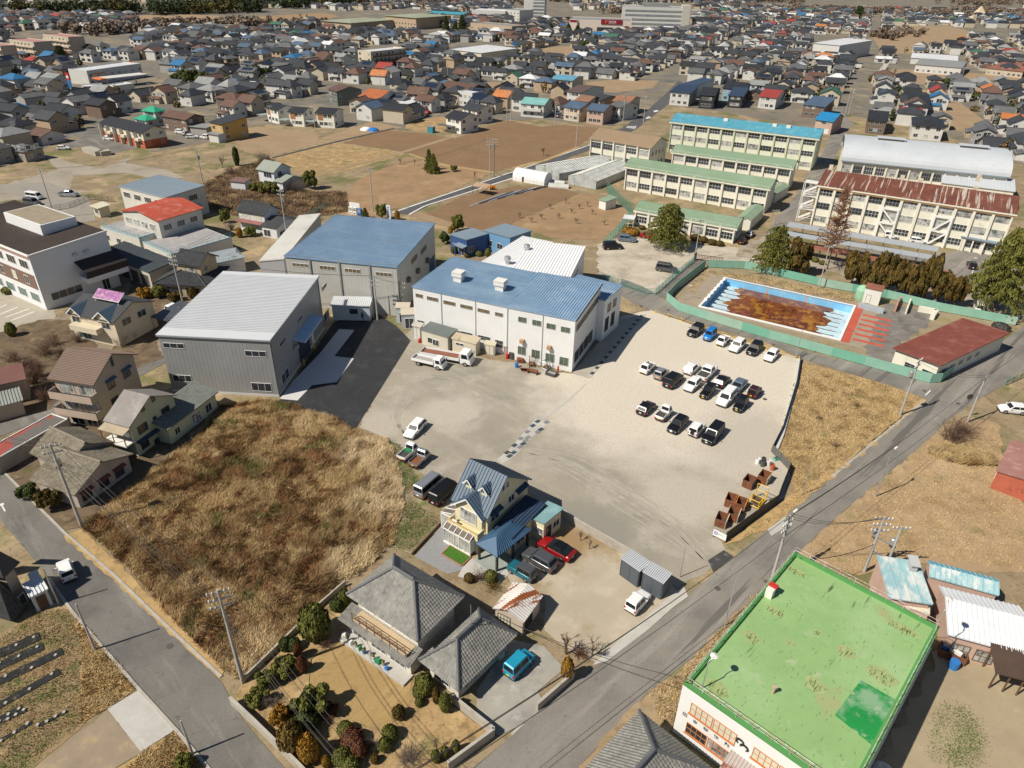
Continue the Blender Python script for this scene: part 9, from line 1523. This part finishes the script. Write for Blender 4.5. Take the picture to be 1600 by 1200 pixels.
for nm,lb,p0,p1,p2,wl,rf,kd in[('modern_house','white cube house with dark solar roof at the end of the new lane',(1046,143),(1079,146),(1086,138),WALL['white'],SOL,'shed'),('modern_house','black cube house beside the white cube house',(1092,148),(1118,150),(1127,139),wc('blk',(.03,.032,.036)),ROOF['charcoal'],'gable'),('modern_house','small black house with solar roof near the turquoise school roof',(1137,149),(1162,151),(1165,141),wc('blk',0),SOL,'shed'),('modern_house','white house with solar roof behind the white cube',(1060,132),(1082,135),(1088,124),WALL['white'],SOL,'shed'),('modern_house','light blue house behind the black cube houses',(1128,137),(1160,140),(1164,131),wc('ltblue',(.25,.4,.5)),ROOF['charcoal'],'gable'),('modern_house','white house with red edged roof right of the small black house',(1185,150),(1215,153),(1223,143),WALL['white'],ROOF['red'],'gable'),('modern_house','dark grey house with blue-black roof in front of the gymnasium street',(1355,187),(1388,190),(1405,176),WALL['brown'],ROOF['charcoal'],'gable'),('blue_roofed_hut','small pink house with bright blue roof behind the turquoise school',(1273,186),(1303,190),(1308,180),wc('pinkish',0),rc('cobalt',(.02,.2,.42)),'gable'),('steep_roofed_house','tall house with steep black roof and white gables behind the gymnasium',(1418,165),(1453,168),(1457,145),WALL['white'],ROOF['charcoal'],'gable'),('temple_house','low spreading house with black tiled roofs behind the gymnasium',(1425,195),(1478,200),(1490,188),WALL['white'],ROOF['charcoal'],'hip'),('grey_box_house','dark grey box house behind the turquoise school',(1254,163),(1290,167),(1303,157),WALL['brown'],ROOF['slate blue'],'shed')]:lm(nm,lb,'house',p0,p1,p2,6 if 'cube' in lb else 5.4,wl,rf,kd,1.2 if kd=='shed' else 2.0)
b=lm('blue_roofed_flats','two-storey flats with pale blue roof in mid town','flats',(860,123),(895,126),(899,118),5.8,WALL['cream'],rc('flatblue',(.12,.3,.42)),rise=1.2,fx=5,rx=1);lm('white_hall','large blank white hall in the right of the town','hall',(1270,67),(1313,71),(1328,61),10,WALL['white'],ROOF['white'],'shed',.6,fx=0,rx=2);lm('white_hall_wing','lower white wing stepped in front of the white hall','hall wing',(1294,87),(1322,84),10,6,WALL['white'],ROOF['white'],'shed',.5,fx=0,rx=0)
lm('long_shed_far','long white shed with grey roof in the right fields','shed',(1430,100),(1504,106),(1508,96),5,WALL['white'],ROOF['pale grey'],rise=1.6,fx=8,floors=(0,),rx=1);lm('long_shed_far','long white roofed shed behind the grey roofed one','shed',(1423,90),(1497,95),(1499,87),4,WALL['white'],ROOF['white'],rise=1.2,fx=0,rx=0);lm('orange_shop','low cream and orange building with rusty roof at the right edge','building',(1541,106),(1600,112),(1610,98),4,WALL['cream'],mRedW,rise=1.4,fx=7,floors=(0,),rx=0)
# big store with sign
b=Bld('home_store','wide beige store with a dark red sign in the far town','store',(890,31),(987,34),40,9,wc('store',(.62,.54,.47)));b.walls();b.flat(ROOF['pale grey'],.6);x0,z1=b.raypx('F',939.5,30);x1,z0=b.raypx('F',972,38.5);sgb=b.bx('sign_panel',x0,-.6,z0,x1,-.02,z1,mat('sign_maroon',(.22,.01,.025),.5));hS=z1-z0
letters('DCM',hS*.78,G['white'],b.root,(x0+(x1-x0)*.36,-.65,z0+hS*.2),(math.pi/2,0,0));lg=MB();lg.box(0,-.66,0,hS*.16,-.61,hS*.55);lg.box(hS*.16,-.66,hS*.4,hS*.5,-.61,hS*.55);lg.build('sign_logo',mat('shop_orange',0),b.root,loc=(x0+(x1-x0)*.2,0,z0+hS*.2));b.bx('entrance',b.w*.45,-.3,.2,b.w*.7,-.01,3.5,GL)
b=Bld('store_sign_block','small red sign block at the left end of the big store','sign',(890,30),(902,30.5),3,9.6,wc('store',0));b.walls();b.bx('sign_face',.5,-.3,7.4,b.w-.5,-.01,9.2,mat('sign_maroon',0))
b=Bld('long_office','long white four-storey office with window bands in the far town','office',(973,11),(1079,14),30,18,WALL['white']);b.walls();b.flat(ROOF['pale grey'],.8)
for f in range(4):b.bx('window_band',3,-.2,2.2+f*4,b.w-8,-.01,4.0+f*4,mat('band_glass',(.22,.24,.25),.3,.2,.2))
b.bx('stair_tower',b.w-8,-1,0,b.w,20,21,wc('tower_tan',(.5,.48,.42)));b.bx('roof_house',b.w*.3,8,18,b.w*.7,20,22,ROOF['pale grey'])
b=Bld('hospital_tower','tall white hospital tower cut by the top edge','hospital',topx(at(818,29)+Vector((0,0,30))),topx(at(850,30)+Vector((0,0,30))),24,30,WALL['white']);b.walls();b.flat(ROOF['pale grey'],1)
for f in range(8):b.bx('window_band',b.w*.45,-.25,2+f*3.4,b.w-.5,-.01,3.6+f*3.4,mat('band_glass',0));b.bx('window_band',b.w+.01,1,2+f*3.4,b.w+.2,b.d-1,3.6+f*3.4,mat('band_glass',0))
lm('hospital_wing','low white hospital wing at the foot of the tower','hospital',(780,15),(812,17),30,10,WALL['white'],ROOF['pale grey'],'flat',fx=6,floors=(0,1,2),rx=0);lm('factory_far','low building with teal roof beside the tall conifers','building',(668,20),(722,23),24,7,WALL['cream'],rc('tealfar',(.06,.3,.36)),rise=1.5,fx=6,floors=(0,),rx=0);lm('factory_far','long tan factory with saw-tooth look in the far town','factory',(734,36),(800,42),20,8,WALL['tan'],ROOF['pale grey'],'flat',fx=12,floors=(0,1),rx=0);lm('factory_far','white factory block right of the tall conifers','factory',(736,16),(790,18),30,9,WALL['white'],ROOF['white'],'flat',fx=8,floors=(0,1),rx=0)
t=thing('pyramid_roof','pale pointed pyramid roof near the top right corner','building',at(1528,28));mb=MB();mb.add([(-9,-9,0),(9,-9,0),(9,9,0),(-9,9,0),(0,0,15)],[(0,1,4),(1,2,4),(2,3,4),(3,0,4)]);mb.build('pyramid_body',wc('pyr',(.6,.48,.34)),t);MB().box(-2,-9.4,0,2,-6,3).build('entrance',WALL['brown'],t)
lm('stone_house','old low house with grey hip roof left of the gravel path','house',(5,232),(36,237),(60,228),3.6,wc('old_grey',(.34,.29,.24)),ROOF['mid grey'],'hip',1.3);wallrun('block_pile','low concrete tank wall below the orange apartments','wall',[(136,236),(157,243),(173,241)],1.5,3,G['block'])
for i,(px,c)in enumerate([((572,203),'white'),((583,204),'blue')]):t=thing('tarp_heap',('pale' if i==0 else 'blue')+' tarpaulin heap on the field edge','heap',at(*px));MB().lathe([(2.4,0),(2.2,.5),(1.2,1.0),(.2,1.2)],9).build('tarp',G['white']if i==0 else G['bluep'],t)
t=thing('storage_box','teal storage box beside the white gabled field house','box',at(674,207),A0);MB().box(-1.2,-1.0,0,1.2,1.0,2.2).build('box_body',mat('teal_box',(.03,.24,.32),.6),t);MB().box(-1.3,-1.1,2.2,1.3,1.1,2.35).build('box_roof',G['steel'],t)
b=lm('storage_hut','low cream storage hut by the dusty car park','hut',(139,321),(152,326),(166,318),2.7,wc('hut',(.5,.46,.36)),wc('hut_roof',(.56,.52,.4)),'shed',.2,fx=1,floors=(0,),rx=0)
# town utility poles
for i,(px,tp)in enumerate([(q,w_)for q,w_ in[((425,196),165),((493,205),166),((460,195),168),((660,172),145),((792,190),140),((798,190),142),((900,230),178),((973,193),147),((1005,195),150),((867,194),160),((835,127),105),((905,130),108),((1320,180),138),((1325,180),140),((1375,120),90),((260,60),35),((240,165),130),((285,160),130),((340,165),135),((595,140),115),((1062,90),55),((1460,60),45),((1545,205),170),((1500,130),105),((600,100),80),((880,110),85),((1150,130),100),((30,225),190),((700,130),100)]]):upole('t%d'%i,'grey utility pole among the town houses near '+min(LMK,key=lambda L_:math.hypot(L_[1]-px[0],(L_[2]-px[1])*2.2))[0],px,tp,arms=2 if i%2 else 1,r=.16,adir=random.uniform(0,90))
# things that share a wording are told apart by their order in the view
same={}
for o in COL.objects:
 if not o.parent and o.get('label')and o.get('kind')not in('stuff','structure'):same.setdefault(o['label'],[]).append(o)
ORN='leftmost second third fourth fifth sixth seventh eighth ninth tenth eleventh twelfth thirteenth fourteenth fifteenth sixteenth seventeenth eighteenth nineteenth twentieth'.split()
for lb,L_ in same.items():
 if len(L_)>1:
  L_.sort(key=lambda o:topx(o.location)[0])
  for i,o in enumerate(L_):o['label']=lb+', '+ORN[min(i,19)]+(' of them' if i==0 else ' from left')
